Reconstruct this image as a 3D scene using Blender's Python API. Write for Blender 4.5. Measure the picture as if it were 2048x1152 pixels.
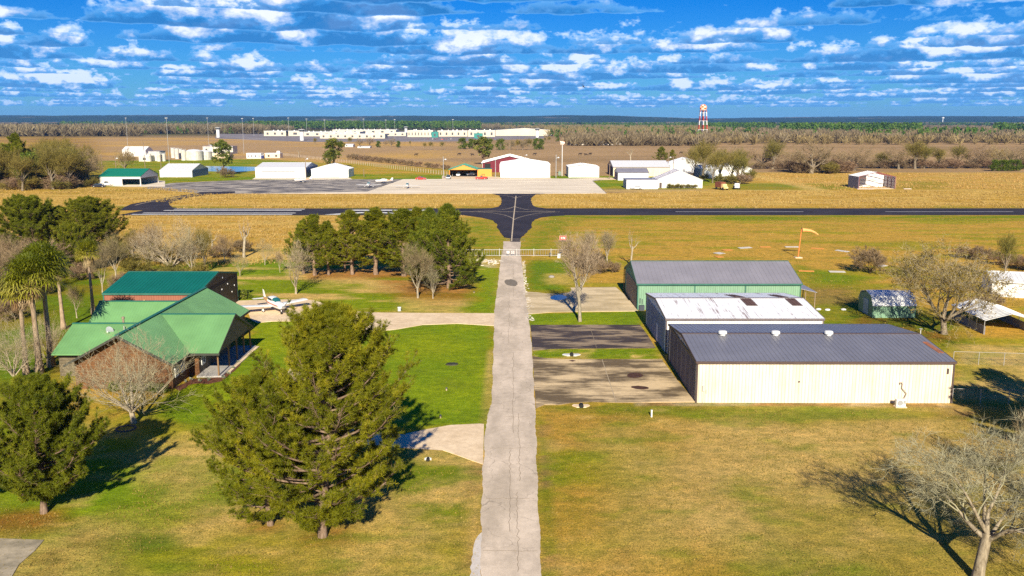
import bpy, math, random
import numpy as np
from math import radians, sin, cos, pi, sqrt
for o in list(bpy.data.objects): bpy.data.objects.remove(o)
SC = bpy.context.scene
COL = SC.collection

# ---------------------------------------------------------------- camera, world, sun, exposure
CAM_H = 25.0
FPX = 1800.0                       # focal length in pixels of the 2048 wide photograph
PITCH = math.atan((576 - 243) / FPX)
cam = bpy.data.cameras.new('camera')
cam.sensor_width = 36; cam.lens = 36 * FPX / 2048; cam.clip_start = 0.5; cam.clip_end = 60000
camo = bpy.data.objects.new('camera', cam); COL.objects.link(camo)
camo.location = (0, 0, CAM_H); camo.rotation_euler = (pi / 2 - PITCH, 0, 0)
SC.camera = camo

SUN_EL = 27.0
SUN_AZ = -1.4                      # direction the shadows run, degrees from +Y towards +X
world = bpy.data.worlds.new('World'); SC.world = world; world.use_nodes = True
wt = world.node_tree; wt.nodes.clear()
def wn(t, **k):
    n = wt.nodes.new(t)
    for a, b in k.items(): setattr(n, a, b)
    return n
WL = wt.links.new
def wmath(op, a, b=None, c=None, clamp=False):
    n = wn('ShaderNodeMath', operation=op); n.use_clamp = clamp
    for i, v in enumerate((a, b, c)):
        if v is None: continue
        if isinstance(v, (int, float)): n.inputs[i].default_value = v
        else: WL(v, n.inputs[i])
    return n.outputs[0]
def wmix(f, a, b):
    n = wn('ShaderNodeMix', data_type='RGBA')
    for i, v in ((0, f), (6, a), (7, b)):
        if isinstance(v, (int, float)): n.inputs[i].default_value = v
        elif isinstance(v, tuple): n.inputs[i].default_value = (*v, 1)
        else: WL(v, n.inputs[i])
    return n.outputs[2]
def build_world():
    sky = wn('ShaderNodeTexSky', sky_type='NISHITA'); sky.sun_disc = False
    sky.sun_elevation = radians(SUN_EL); sky.sun_rotation = radians(180 + SUN_AZ)
    sky.air_density = 1.0; sky.dust_density = 0.2; sky.ozone_density = 3.0
    tc = wn('ShaderNodeTexCoord'); sp = wn('ShaderNodeSeparateXYZ'); WL(tc.outputs['Generated'], sp.inputs[0])
    grade = wn('ShaderNodeMix', data_type='RGBA', blend_type='MULTIPLY'); grade.inputs[0].default_value = 1.0
    WL(sky.outputs[0], grade.inputs[6])
    WL(wmix(wmath('MULTIPLY', sp.outputs[2], 7.5, clamp=True), (.26, .72, 1.36), (.0, .44, 1.22)), grade.inputs[7])
    col = grade.outputs[2]
    x_, y_, z_ = sp.outputs[0], sp.outputs[1], sp.outputs[2]
    hor = wmath('SQRT', wmath('ADD', wmath('MULTIPLY', x_, x_), wmath('MULTIPLY', y_, y_)))
    tane = wmath('DIVIDE', z_, wmath('MAXIMUM', hor, 0.001)); az = wmath('ARCTAN2', x_, y_)
    # cumulus field: rings of cloud at growing distance (unit = height of the flat cloud bases), far ones first
    NR = 17
    for i in range(NR - 1, -1, -1):
        r = 5.6 * 1.165 ** i
        X = wmath('MULTIPLY', az, r); Z = wmath('SUBTRACT', wmath('MULTIPLY', tane, r), 1.0 + 0.02 * sin(i * 2.3))
        cb = wn('ShaderNodeCombineXYZ'); WL(X, cb.inputs[0]); WL(wmath('MULTIPLY', Z, 1.7), cb.inputs[1]); cb.inputs[2].default_value = SKY_SEED + i * 5.31
        n = wn('ShaderNodeTexNoise', noise_dimensions='3D'); n.inputs['Scale'].default_value = 1.65
        n.inputs['Detail'].default_value = 5.5; n.inputs['Roughness'].default_value = 0.56; n.inputs['Lacunarity'].default_value = 2.15
        WL(cb.outputs[0], n.inputs['Vector'])
        cc = wn('ShaderNodeCombineXYZ'); WL(X, cc.inputs[0]); cc.inputs[1].default_value = SKY_SEED + r * 0.62
        n2 = wn('ShaderNodeTexNoise', noise_dimensions='2D'); n2.inputs['Scale'].default_value = 0.33; n2.inputs['Detail'].default_value = 1.0
        WL(cc.outputs[0], n2.inputs['Vector'])
        cov = wmath('MULTIPLY', wmath('SUBTRACT', n2.outputs[0], 0.47), 1.0)
        d = wmath('ADD', n.outputs[0], cov)
        up_ = wmath('MULTIPLY', wmath('MAXIMUM', Z, 0.0), 0.80); dn_ = wmath('MULTIPLY', wmath('MAXIMUM', wmath('MULTIPLY', Z, -1.0), 0.0), 7.0)
        thr = wmath('ADD', wmath('ADD', up_, dn_), 0.425 - 0.0048 * min(i, 10))
        ex = wmath('SUBTRACT', d, thr)
        a = wmath('MULTIPLY', wmath('DIVIDE', ex, 0.05, clamp=True), 0.93)
        t = wmath('ADD', wmath('MULTIPLY', Z, 4.6), wmath('MULTIPLY', wmath('SUBTRACT', n.outputs[0], 0.54), 5.2))
        rmp = wn('ShaderNodeValToRGB'); e = rmp.color_ramp.elements
        e[0].position = 0.0; e[0].color = (0.006, 0.130, 0.40, 1); e[1].position = 1.0; e[1].color = (0.80, 0.81, 0.86, 1)
        e2 = e.new(0.34); e2.color = (0.030, 0.225, 0.58, 1); e3 = e.new(0.68); e3.color = (0.36, 0.47, 0.70, 1)
        WL(wmath('ADD', t, 0.07, clamp=True), rmp.inputs[0])
        sc_ = wn('ShaderNodeVectorMath', operation='SCALE'); WL(rmp.outputs[0], sc_.inputs[0]); sc_.inputs['Scale'].default_value = 18.0
        soft = wmath('DIVIDE', ex, 0.13, clamp=True)
        edge = wmix(soft, (2.2, 6.4, 13.0), sc_.outputs[0])
        col = wmix(a, col, wmix(min(0.50, 0.028 * i), edge, (2.4, 7.2, 14.0)))
    # clouds sink into the pale air above the horizon
    f = wmath('MULTIPLY', wmath('SUBTRACT', 0.030, sp.outputs[2]), 36.0, clamp=True)
    f = wmath('MULTIPLY', f, 0.45)
    low = wmix(wmath('MULTIPLY', sp.outputs[2], 14.0, clamp=True), (2.0, 6.0, 12.5), (0.8, 4.6, 12.0))
    col = wmix(f, col, low)
    under = wmath('LESS_THAN', sp.outputs[2], 0.0)
    col = wmix(under, col, (1.0, 1.2, 1.2))
    bg = wn('ShaderNodeBackground'); bg.inputs['Strength'].default_value = 0.043
    WL(col, bg.inputs['Color'])
    out = wn('ShaderNodeOutputWorld'); WL(bg.outputs[0], out.inputs['Surface'])
SKY_SEED = 3.7
build_world()
world.cycles.sampling_method = 'MANUAL'; world.cycles.sample_map_resolution = 256
sun = bpy.data.lights.new('sun', 'SUN'); sun.energy = 4.6; sun.angle = radians(0.53); sun.color = (1.0, 0.91, 0.72)
suno = bpy.data.objects.new('sun', sun); COL.objects.link(suno)
from mathutils import Vector, Matrix, Euler, Quaternion
sd = Vector((sin(radians(SUN_AZ)) * cos(radians(SUN_EL)), cos(radians(SUN_AZ)) * cos(radians(SUN_EL)), -sin(radians(SUN_EL))))
suno.rotation_euler = sd.to_track_quat('-Z', 'Y').to_euler(); suno.location = (20, -60, 60)
SC.view_settings.view_transform = 'Standard'; SC.view_settings.look = 'None'; SC.view_settings.gamma = 1
SC.view_settings.exposure = 0.88
SC.render.engine = 'CYCLES'
cy = SC.cycles
cy.max_bounces = 6; cy.diffuse_bounces = 2; cy.glossy_bounces = 2; cy.transmission_bounces = 3; cy.volume_bounces = 0
cy.transparent_max_bounces = 6; cy.caustics_reflective = False; cy.caustics_refractive = False
cy.use_denoising = False

# ---------------------------------------------------------------- small helpers
_cp, _sp = cos(PITCH), sin(PITCH)
def G(px, py, z=0.0):
    """photograph pixel -> place on the plane z (used once to survey the site)"""
    u = (px - 1024) / FPX; v = (576 - py) / FPX
    dy = _cp + v * _sp; dz = -_sp + v * _cp
    t = (CAM_H - z) / -dz
    return (u * t, dy * t)
def ZT(px, py, Y):
    u = (px - 1024) / FPX; v = (576 - py) / FPX
    t = Y / (_cp + v * _sp)
    return CAM_H + (-_sp + v * _cp) * t

def mesh_np(name, V, Fs, mat, parent=None, attr=None, smooth=False, loc=None):
    """V (n,3) array, Fs list of (m,k) index arrays"""
    me = bpy.data.meshes.new(name)
    V = np.asarray(V, dtype=np.float32).reshape(-1, 3)
    me.vertices.add(len(V)); me.vertices.foreach_set('co', V.ravel())
    if not isinstance(Fs, list): Fs = [Fs]
    nl = sum(f.size for f in Fs); npol = sum(len(f) for f in Fs)
    me.loops.add(nl); me.polygons.add(npol)
    me.loops.foreach_set('vertex_index', np.concatenate([f.ravel() for f in Fs]).astype(np.int32))
    st = []; o = 0
    for f in Fs:
        st.append(o + np.arange(len(f)) * f.shape[1]); o += f.size
    me.polygons.foreach_set('loop_start', np.concatenate(st).astype(np.int32))
    me.update(calc_edges=True)
    if attr is not None:
        for an, ar in attr.items():
            ar = np.asarray(ar, dtype=np.float32)
            if ar.ndim == 1:
                a = me.attributes.new(an, 'FLOAT', 'POINT'); a.data.foreach_set('value', ar)
            else:
                a = me.attributes.new(an, 'FLOAT_COLOR', 'POINT')
                c4 = np.ones((len(ar), 4), np.float32); c4[:, :3] = ar; a.data.foreach_set('color', c4.ravel())
    if smooth: me.polygons.foreach_set('use_smooth', np.ones(npol, bool))
    return link(name, me, mat, parent, loc)
def link(name, me, mat, parent=None, loc=None):
    if mat is not None: me.materials.append(mat)
    o = bpy.data.objects.new(name, me); COL.objects.link(o)
    if parent is not None: o.parent = parent
    if loc is not None: o.location = loc
    return o
def tag(o, label=None, cat=None, group=None, kind=None):
    if label: o['label'] = label
    if cat: o['category'] = cat
    if group: o['group'] = group
    if kind: o['kind'] = kind
    return o
def thing(name, label, cat, loc=(0, 0, 0), rz=0.0, group=None, sc=None):
    o = bpy.data.objects.new(name, None); COL.objects.link(o); o.empty_display_size = 0.3
    o.location = loc if len(loc) == 3 else (loc[0], loc[1], 0); o.rotation_euler = (0, 0, rz)
    if sc is not None: o.scale = sc if hasattr(sc, '__len__') else (sc, sc, sc)
    return tag(o, label, cat, group)
KIDS = {}
def kids(o):
    return [c for c in COL.objects if c.parent == o]
def dup(root, loc, rz=0.0, sc=1.0, label=None, cat=None, group=None, name=None):
    if root.name not in KIDS: KIDS[root.name] = [(c, [g for g in kids(c)]) for c in kids(root)]
    r = root.copy(); COL.objects.link(r)
    if name: r.name = name
    r.location = loc if len(loc) == 3 else (loc[0], loc[1], 0); r.rotation_euler = (0, 0, rz)
    r.scale = sc if hasattr(sc, '__len__') else (sc, sc, sc)
    for k in ('group',):
        if k in r: del r[k]
    tag(r, label, cat, group)
    for c, gs in KIDS[root.name]:
        cc = c.copy(); COL.objects.link(cc); cc.parent = r
        for g in gs:
            gg = g.copy(); COL.objects.link(gg); gg.parent = cc
    return r

class MB:
    def __init__(s): s.v = []; s.f = []
    def add(s, vs, fs):
        b = len(s.v); s.v.extend([tuple(p) for p in vs]); s.f.extend([tuple(b + i for i in f) for f in fs]); return s
    def box(s, x0, x1, y0, y1, z0, z1):
        return s.add([(x0, y0, z0), (x1, y0, z0), (x1, y1, z0), (x0, y1, z0), (x0, y0, z1), (x1, y0, z1), (x1, y1, z1), (x0, y1, z1)],
                     [(0, 3, 2, 1), (4, 5, 6, 7), (0, 1, 5, 4), (1, 2, 6, 5), (2, 3, 7, 6), (3, 0, 4, 7)])
    def cbox(s, c, sx, sy, sz, rz=0):
        ca, sa = cos(rz), sin(rz); P = []
        for z in (-sz / 2, sz / 2):
            for x, y in ((-sx / 2, -sy / 2), (sx / 2, -sy / 2), (sx / 2, sy / 2), (-sx / 2, sy / 2)):
                P.append((c[0] + x * ca - y * sa, c[1] + x * sa + y * ca, c[2] + z))
        return s.add(P, [(0, 3, 2, 1), (4, 5, 6, 7), (0, 1, 5, 4), (1, 2, 6, 5), (2, 3, 7, 6), (3, 0, 4, 7)])
    def quad(s, *p): return s.add(p, [tuple(range(len(p)))])
    def bar(s, p, q, r0, r1=None, n=6, cap=True):
        r1 = r0 if r1 is None else r1
        p = Vector(p); q = Vector(q); d = (q - p)
        if d.length < 1e-6: return s
        d.normalize(); a = d.orthogonal().normalized(); b = d.cross(a)
        P = []
        for c, r in ((p, r0), (q, r1)):
            for i in range(n):
                t = 2 * pi * i / n; P.append(c + a * (r * cos(t)) + b * (r * sin(t)))
        F = [(i, (i + 1) % n, n + (i + 1) % n, n + i) for i in range(n)]
        if cap: F += [tuple(range(n))[::-1], tuple(range(n, 2 * n))]
        return s.add(P, F)
    def slab(s, a, b, c, d, t):
        """quad a b c d with thickness t downwards"""
        P = [a, b, c, d] + [(p[0], p[1], p[2] - t) for p in (a, b, c, d)]
        return s.add(P, [(0, 1, 2, 3), (7, 6, 5, 4), (0, 4, 5, 1), (1, 5, 6, 2), (2, 6, 7, 3), (3, 7, 4, 0)])
    def prism(s, poly, z0, z1):
        n = len(poly)
        P = [(x, y, z0) for x, y in poly] + [(x, y, z1) for x, y in poly]
        return s.add(P, [tuple(range(n))[::-1], tuple(range(n, 2 * n))] + [(i, (i + 1) % n, n + (i + 1) % n, n + i) for i in range(n)])
    def loft(s, rings, cap=True):
        n = len(rings[0]); b = len(s.v)
        for r in rings: s.v.extend([tuple(p) for p in r])
        for k in range(len(rings) - 1):
            for i in range(n):
                j = (i + 1) % n
                s.f.append((b + k * n + i, b + k * n + j, b + (k + 1) * n + j, b + (k + 1) * n + i))
        if cap:
            s.f.append(tuple(b + i for i in range(n))[::-1]); s.f.append(tuple(b + (len(rings) - 1) * n + i for i in range(n)))
        return s
    def lathe(s, prof, n=16, c=(0, 0, 0)):
        return s.loft([[(c[0] + r * cos(2 * pi * i / n), c[1] + r * sin(2 * pi * i / n), c[2] + z) for i in range(n)] for r, z in prof])
    def ball(s, c, rx, ry, rz, n=12, m=8):
        return s.loft([[(c[0] + rx * sin(pi * k / m + .001) * cos(2 * pi * i / n), c[1] + ry * sin(pi * k / m + .001) * sin(2 * pi * i / n), c[2] - rz * cos(pi * k / m)) for i in range(n)] for k in range(m + 1)], cap=False)
    def build(s, name, mat, parent=None, loc=None, smooth=False, bevel=0):
        me = bpy.data.meshes.new(name); me.from_pydata(s.v, [], s.f); me.update()
        if smooth:
            me.polygons.foreach_set('use_smooth', [True] * len(me.polygons))
        o = link(name, me, mat, parent, loc)
        if bevel:
            m = o.modifiers.new('b', 'BEVEL'); m.width = bevel; m.segments = 2; m.limit_method = 'ANGLE'
        return o

# ---------------------------------------------------------------- materials
def nodes(name):
    m = bpy.data.materials.new(name); m.use_nodes = True
    nt = m.node_tree; b = nt.nodes['Principled BSDF']
    return m, nt, b
def mk(nt, t, **k):
    n = nt.nodes.new(t)
    for a, b in k.items(): setattr(n, a, b)
    return n
def noise(nt, vec, scale, detail=4, rough=.55):
    n = mk(nt, 'ShaderNodeTexNoise'); n.inputs['Scale'].default_value = scale; n.inputs['Detail'].default_value = detail; n.inputs['Roughness'].default_value = rough
    if vec is not None: nt.links.new(vec, n.inputs['Vector'])
    return n.outputs[0]
def ramp(nt, f, stops):
    r = mk(nt, 'ShaderNodeValToRGB'); e = r.color_ramp.elements
    while len(e) < len(stops): e.new(.5)
    for i, (p, c) in enumerate(stops):
        e[i].position = p; e[i].color = (*c, 1) if len(c) == 3 else c
    nt.links.new(f, r.inputs[0]); return r.outputs[0]
def mixc(nt, f, a, b, mode='MIX'):
    n = mk(nt, 'ShaderNodeMix', data_type='RGBA', blend_type=mode)
    for i, v in ((0, f), (6, a), (7, b)):
        if isinstance(v, (int, float)): n.inputs[i].default_value = v
        elif isinstance(v, tuple): n.inputs[i].default_value = (*v, 1) if len(v) == 3 else v
        else: nt.links.new(v, n.inputs[i])
    return n.outputs[2]
def mth(nt, op, a, b=None, clamp=False):
    n = mk(nt, 'ShaderNodeMath', operation=op); n.use_clamp = clamp
    for i, v in enumerate((a, b)):
        if v is None: continue
        if isinstance(v, (int, float)): n.inputs[i].default_value = v
        else: nt.links.new(v, n.inputs[i])
    return n.outputs[0]
def bump(nt, bs, h, strength=.3, dist=.05):
    b = mk(nt, 'ShaderNodeBump'); b.inputs['Strength'].default_value = strength; b.inputs['Distance'].default_value = dist
    nt.links.new(h, b.inputs['Height']); nt.links.new(b.outputs[0], bs.inputs['Normal'])
MAT = {}
def M(name, col=(.5, .5, .5), rough=.6, metal=0.0, var=.12, scale=1.2, spec=.3, streak=0.0, bmp=0.0):
    """painted / plain surface with a little procedural wear"""
    if name in MAT: return MAT[name]
    m, nt, b = nodes(name)
    tc = mk(nt, 'ShaderNodeTexCoord')
    n1 = noise(nt, tc.outputs['Object'], scale, 5, .6)
    f = ramp(nt, n1, [(.25, (1 - var * 1.6,) * 3), (.75, (1 + var,) * 3)])
    c = mixc(nt, 1.0, tuple(col), f, 'MULTIPLY')
    if streak:
        mp = mk(nt, 'ShaderNodeMapping'); mp.inputs['Scale'].default_value = (2.2, 2.2, .12); nt.links.new(tc.outputs['Object'], mp.inputs[0])
        n2 = noise(nt, mp.outputs[0], 1.5, 4, .65)
        c = mixc(nt, 1.0, c, ramp(nt, n2, [(.35, (1 - streak,) * 3), (.6, (1, 1, 1))]), 'MULTIPLY')
    nt.links.new(c, b.inputs['Base Color'])
    b.inputs['Roughness'].default_value = rough; b.inputs['Metallic'].default_value = metal
    b.inputs['Specular IOR Level'].default_value = spec
    if bmp: bump(nt, b, noise(nt, tc.outputs['Object'], scale * 8, 3), bmp, .02)
    MAT[name] = m; return m
# ---------------------------------------------------------------- ground sheet with its patches of lawn, dry grass and bare earth
def hash2(ix, iy, s):
    h = (ix.astype(np.int64) * 374761393 + iy.astype(np.int64) * 668265263 + s * 974634777) & 0xffffffff
    h = ((h ^ (h >> 13)) * 1274126177) & 0xffffffff
    return ((h ^ (h >> 16)) & 0xffff) / 65535.0
def vnoise(x, y, s):
    ix = np.floor(x); iy = np.floor(y); fx = x - ix; fy = y - iy
    fx = fx * fx * (3 - 2 * fx); fy = fy * fy * (3 - 2 * fy)
    a = hash2(ix, iy, s); b = hash2(ix + 1, iy, s); c = hash2(ix, iy + 1, s); d = hash2(ix + 1, iy + 1, s)
    return (a * (1 - fx) + b * fx) * (1 - fy) + (c * (1 - fx) + d * fx) * fy
def fbm(x, y, s, o=4):
    r = 0; a = .5; t = 0
    for k in range(o):
        r = r + a * vnoise(x * 2 ** k, y * 2 ** k, s + k * 17); t += a; a *= .55
    return r / t
def spacing(segs):
    out = [segs[0][0]]
    for a, b, s0, s1 in segs:
        p = a
        while p < b - 1e-6:
            t = (p - a) / (b - a); p = min(b, p + s0 + (s1 - s0) * t); out.append(p)
    return np.array(sorted(set(round(v, 3) for v in out)))
xs = spacing([(0, 60, .6, .6), (60, 190, .6, 2.5), (190, 1200, 2.5, 60), (1200, 16000, 60, 2500)])
xs = np.concatenate([-xs[:0:-1], xs])
ys = spacing([(-400, 20, 60, 20), (20, 36, 5, 1), (36, 130, .45, .6), (130, 460, .6, 1.6), (460, 1500, 1.6, 25), (1500, 30000, 25, 3000)])
GX, GY = np.meshgrid(xs, ys)
X = GX.ravel(); Y = GY.ravel()
nA = fbm(X / 9, Y / 9, 3); nB = fbm(X / 2.2, Y / 2.2, 11, 4); nC = fbm(X / 30, Y / 30, 23); nS = fbm((X + Y * .5) / 11, Y / 3.6, 31, 5); nF = fbm(X / 150, Y / 60, 41)
def lerp(a, b, t):
    t = np.clip(t, 0, 1)[:, None]; return a * (1 - t) + b * t
def C(*c): return np.array(c, dtype=float)[None, :]
GOLD = C(.54, .32, .058); OLIV = C(.285, .24, .020); GRN = C(.150, .225, .004); TAN = C(.66, .45, .15); NEED = C(.30, .12, .03)
PINK = C(.47, .30, .165); DGRN = C(.07, .13, .008); EARTH = C(.33, .19, .08); ORNG = C(.60, .36, .12); STRAW = C(.66, .43, .125)
col = lerp(PINK, PINK * .78, (nF - .35) * 3)
def sdist(poly, wx, wy):
    """signed distance, inside positive"""
    n = len(poly); d = np.full(len(wx), 1e9); ins = np.zeros(len(wx), bool)
    for i in range(n):
        x0, y0 = poly[i]; x1, y1 = poly[(i + 1) % n]
        ex, ey = x1 - x0, y1 - y0; L = ex * ex + ey * ey + 1e-9
        t = np.clip(((wx - x0) * ex + (wy - y0) * ey) / L, 0, 1)
        d = np.minimum(d, np.hypot(wx - x0 - t * ex, wy - y0 - t * ey))
        c = ((y0 > wy) != (y1 > wy)) & (wx < (x1 - x0) * (wy - y0) / (y1 - y0 + 1e-12) + x0)
        ins ^= c
    return np.where(ins, d, -d)
def zone(px, c, soft=1.5, wob=1.5, op=1.0, patch=None, world=False):
    """px: outline surveyed on the photograph; c colour or per-vertex colours"""
    global col
    poly = px if world else [G(*p) for p in px]
    a = np.array(poly); m = soft * 2 + wob + 2
    sel = (X > a[:, 0].min() - m) & (X < a[:, 0].max() + m) & (Y > a[:, 1].min() - m) & (Y < a[:, 1].max() + m)
    if not sel.any(): return
    d = sdist(poly, X[sel], Y[sel]) + (nB[sel] - .5) * 2 * wob + (nA[sel] - .5) * wob
    w = np.clip(d / soft * .5 + .5, 0, 1) * op
    if patch is not None: w = w * np.clip((patch[sel] if hasattr(patch, '__len__') else nA[sel]) , 0, 1)
    cc = c[sel] if len(c) > 1 else c
    col[sel] = col[sel] * (1 - w[:, None]) + cc * w[:, None]
def bl(a, b, n, lo, hi): return lerp(a, b, (n - lo) / (hi - lo))
# far fields
zone([(0, 262), (560, 270), (900, 285), (900, 330), (0, 330)], bl(ORNG, PINK, nF, .4, .6), 25, 12)
zone([(-400, 330), (190, 322), (520, 318), (700, 330), (900, 345), (900, 380), (-400, 380)], bl(OLIV * 1.25, GRN * 1.1, nS, .35, .6), 8, 8)
zone([(-400, 250), (-100, 380), (180, 380), (200, 300), (170, 250)], bl(EARTH, GOLD, nC, .4, .6), 12, 6)
zone([(690, 348), (900, 350), (1000, 352), (1500, 352), (1500, 378), (1200, 378), (690, 360)], bl(OLIV * 1.3, GRN * 1.15, nS, .35, .55), 4, 3)
zone([(500, 330), (700, 325), (1000, 345), (1000, 350), (500, 348)], bl(GOLD, OLIV * 1.3, nS, .4, .6), 5, 5)
zone([(1500, 345), (2500, 345), (2500, 392), (1380, 392), (1420, 372)], bl(GOLD, STRAW * .9, nS, .35, .6), 6, 4)
zone([(1450, 366), (1690, 368), (1700, 380), (1450, 380)], bl(OLIV, GRN, nS, .4, .6), 5, 3, .8)
zone([(1790, 362), (1900, 364), (1880, 378), (1790, 378)], OLIV, 5, 3, .7)
zone([(1495, 344), (1530, 352), (1600, 366), (1660, 381), (1620, 381), (1570, 368), (1500, 354)], TAN, 2, 1.5, .85)
zone([(1000, 379), (1700, 381), (1700, 384), (1000, 383)], TAN, 2.5, 1, .6)
# strip between the apron and the runway, and the verge in front of it
band = bl(GOLD, STRAW, nS, .38, .62)
zone([(-900, 372), (390, 374), (400, 388), (1020, 388), (1210, 386), (1400, 382), (2600, 382), (2600, 420), (-900, 440)], band, 2.5, 3)
zone([(-900, 375), (200, 376), (385, 380), (380, 386), (200, 388), (-900, 392)], bl(OLIV, GOLD, nS, .35, .55), 4, 3, .7)
zone([(-900, 413), (2600, 411), (2600, 417), (-900, 420)], bl(GOLD, OLIV, nS, .4, .6), 1.5, 1, .9)
mow = bl(GOLD * .97, OLIV * 1.25, nS, .44, .68)
zone([(-900, 429), (2600, 429), (2600, 1400), (-900, 1400)], mow, 1.5, 1)
zone([(-900, 429), (930, 430), (930, 470), (700, 520), (240, 520), (-900, 520)], bl(STRAW * .95, GOLD, nS, .4, .6), 3, 3)
zone([(1080, 431), (2600, 431), (2600, 441), (1100, 441)], bl(OLIV * 1.1, GRN, nS, .4, .55), 3, 2, .8)
zone([(930, 436), (985, 442), (1000, 470), (1003, 515), (930, 500)], bl(OLIV * 1.2, GRN, nB, .4, .6), 3, 2, .8)
zone([(1065, 445), (1110, 436), (1150, 440), (1090, 500), (1050, 500)], bl(OLIV * 1.1, GRN, nB, .4, .6), 3, 2, .8)
zone([(1180, 460), (1600, 462), (2100, 470), (2100, 560), (1700, 560), (1250, 515), (1180, 500)], bl(GOLD, OLIV * 1.2, nS, .48, .70), 4, 3)
# the lawns
lawn = bl(C(.185, .265, .004), C(.26, .315, .006), nA, .35, .65)
mid = bl(C(.215, .27, .006), TAN * .9, nS, .45, .60)
zone([(200, 540), (480, 515), (960, 515), (1000, 515), (1000, 630), (480, 625), (200, 640)], mid, 3, 2)
zone([(480, 500), (700, 500), (760, 540), (620, 560), (470, 560)], bl(GRN * 1.2, TAN, nS, .4, .58), 3, 2, .8)
zone([(945, 545), (1003, 535), (990, 628), (930, 627)], lawn, 1.2, 1)
zone([(620, 541), (800, 535), (860, 552), (760, 560), (620, 556)], NEED * 1.2, 2, 2, .8)
zone([(770, 560), (945, 555), (940, 600), (880, 617), (770, 590)], NEED * 1.1, 2, 2.5, .75)
zone([(800, 596), (930, 600), (920, 625), (800, 622)], TAN, 1.5, 1.5, .6)
zone([(480, 640), (990, 640), (990, 860), (880, 856), (440, 862), (330, 852), (290, 820), (360, 770), (440, 740), (505, 660)], lawn, 1.0, .9)
zone([(-300, 560), (220, 540), (230, 640), (120, 700), (110, 800), (-300, 800)], bl(GRN * .9, OLIV * .8, nA, .4, .6), 2, 2)
low = bl(bl(OLIV * 1.12, TAN * .80, nA, .38, .62), GRN * 1.2, nC, .60, .80)
zone([(-400, 800), (330, 852), (440, 862), (860, 860), (985, 850), (965, 930), (962, 1300), (-400, 1300)], low, 1.5, 1.2)
zone([(180, 790), (340, 850), (440, 865), (460, 940), (330, 1000), (240, 880)], bl(OLIV * 1.2, TAN * .9, nA, .38, .55), 1.5, 1.5, .85)
zone([(360, 870), (450, 865), (440, 960), (370, 1000), (340, 960)], TAN, 1, 1.5, .6)
zone([(820, 870), (965, 925), (962, 1040), (860, 1060), (760, 960)], bl(GRN, TAN * .8, nB, .4, .62), 1.5, 1.2, .8)
zone([(250, 1070), (340, 1070), (360, 1095), (300, 1110), (250, 1100)], DGRN * 1.1, .7, .8, .8)
zone([(330, 925), (620, 920), (640, 1000), (400, 1000)], GRN * 1.0, 1.5, 1.5, .55)
zone([(-100, 1050), (200, 1060), (260, 1160), (120, 1300), (-300, 1300)], bl(EARTH * 1.1, TAN * .8, nB, .4, .6), 2, 1.5, .6)
zone([(30, 1015), (120, 1020), (140, 1045), (60, 1070), (-60, 1070), (-60, 1040)], NEED, 1, .8, .8)
zone([(500, 1045), (560, 1045), (560, 1062), (500, 1062)], NEED, .8, .6, .7)
zone([(600, 1060), (700, 1050), (700, 1085), (600, 1090)], NEED, .8, .6, .7)
# right of the road
rl = bl(bl(GOLD * .84, OLIV * 1.08, nA, .38, .6), TAN * .80, nC, .45, .66)
zone([(1075, 805), (2400, 815), (2600, 1400), (1083, 1400)], rl, 1, .8)
zone([(1075, 812), (1400, 808), (1900, 815), (1960, 840), (1600, 850), (1200, 830)], bl(OLIV * .9, GRN * .85, nS, .4, .6), 1.2, 1, .75)
zone([(1078, 840), (1094, 840), (1112, 1180), (1084, 1180)], bl(GRN, EARTH, nB, .45, .6), .5, .4, .8)
zone([(1500, 980), (1900, 1000), (2300, 1050), (2300, 1250), (1500, 1250)], bl(OLIV * .9, GRN * .8, nA, .42, .6), 3, 2, .6)
zone([(1052, 520), (1145, 520), (1150, 580), (1052, 585)], bl(OLIV * 1.15, GRN, nA, .35, .55), 1.5, 1.2)
zone([(1090, 548), (1145, 545), (1145, 570), (1090, 568)], TAN, 1, 1, .5)
zone([(1050, 627), (1280, 622), (1285, 652), (1056, 652)], lawn, .5, .4)
zone([(1063, 700), (1312, 696), (1324, 720), (1065, 716)], bl(lawn, TAN, nB, .6, .75), .4, .4)
zone([(1140, 705), (1180, 705), (1180, 718), (1110, 718)], TAN * .9, .5, .5, .7)
zone([(1590, 530), (1720, 560), (1900, 640), (1960, 700), (1640, 700), (1600, 640)], bl(OLIV, GRN, nA, .4, .6), 2, 2, .8)
zone([(1600, 575), (1700, 575), (1720, 610), (1620, 610)], EARTH, 1.5, 1.5, .6)
zone([(1640, 545), (1760, 555), (1700, 570), (1620, 565)], GRN * 1.1, 1.5, 1, .8)
zone([(1690, 630), (1880, 635), (1930, 690), (1720, 665)], bl(NEED * .8, DGRN, nB, .4, .6), 1.5, 1.2, .7)
zone([(1905, 690), (2300, 700), (2300, 800), (1905, 800)], bl(OLIV * 1.2, TAN * .9, nA, .4, .6), 1, 1)
zone([(1880, 810), (2300, 830), (2300, 900), (1900, 880)], bl(EARTH * .8, OLIV * .8, nB, .4, .6), 1.5, 1, .8)
zone([(1270, 803), (1900, 807), (1900, 814), (1270, 811)], bl(C(.5, .38, .25), EARTH, nB, .4, .6), .25, .15, .9)
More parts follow.
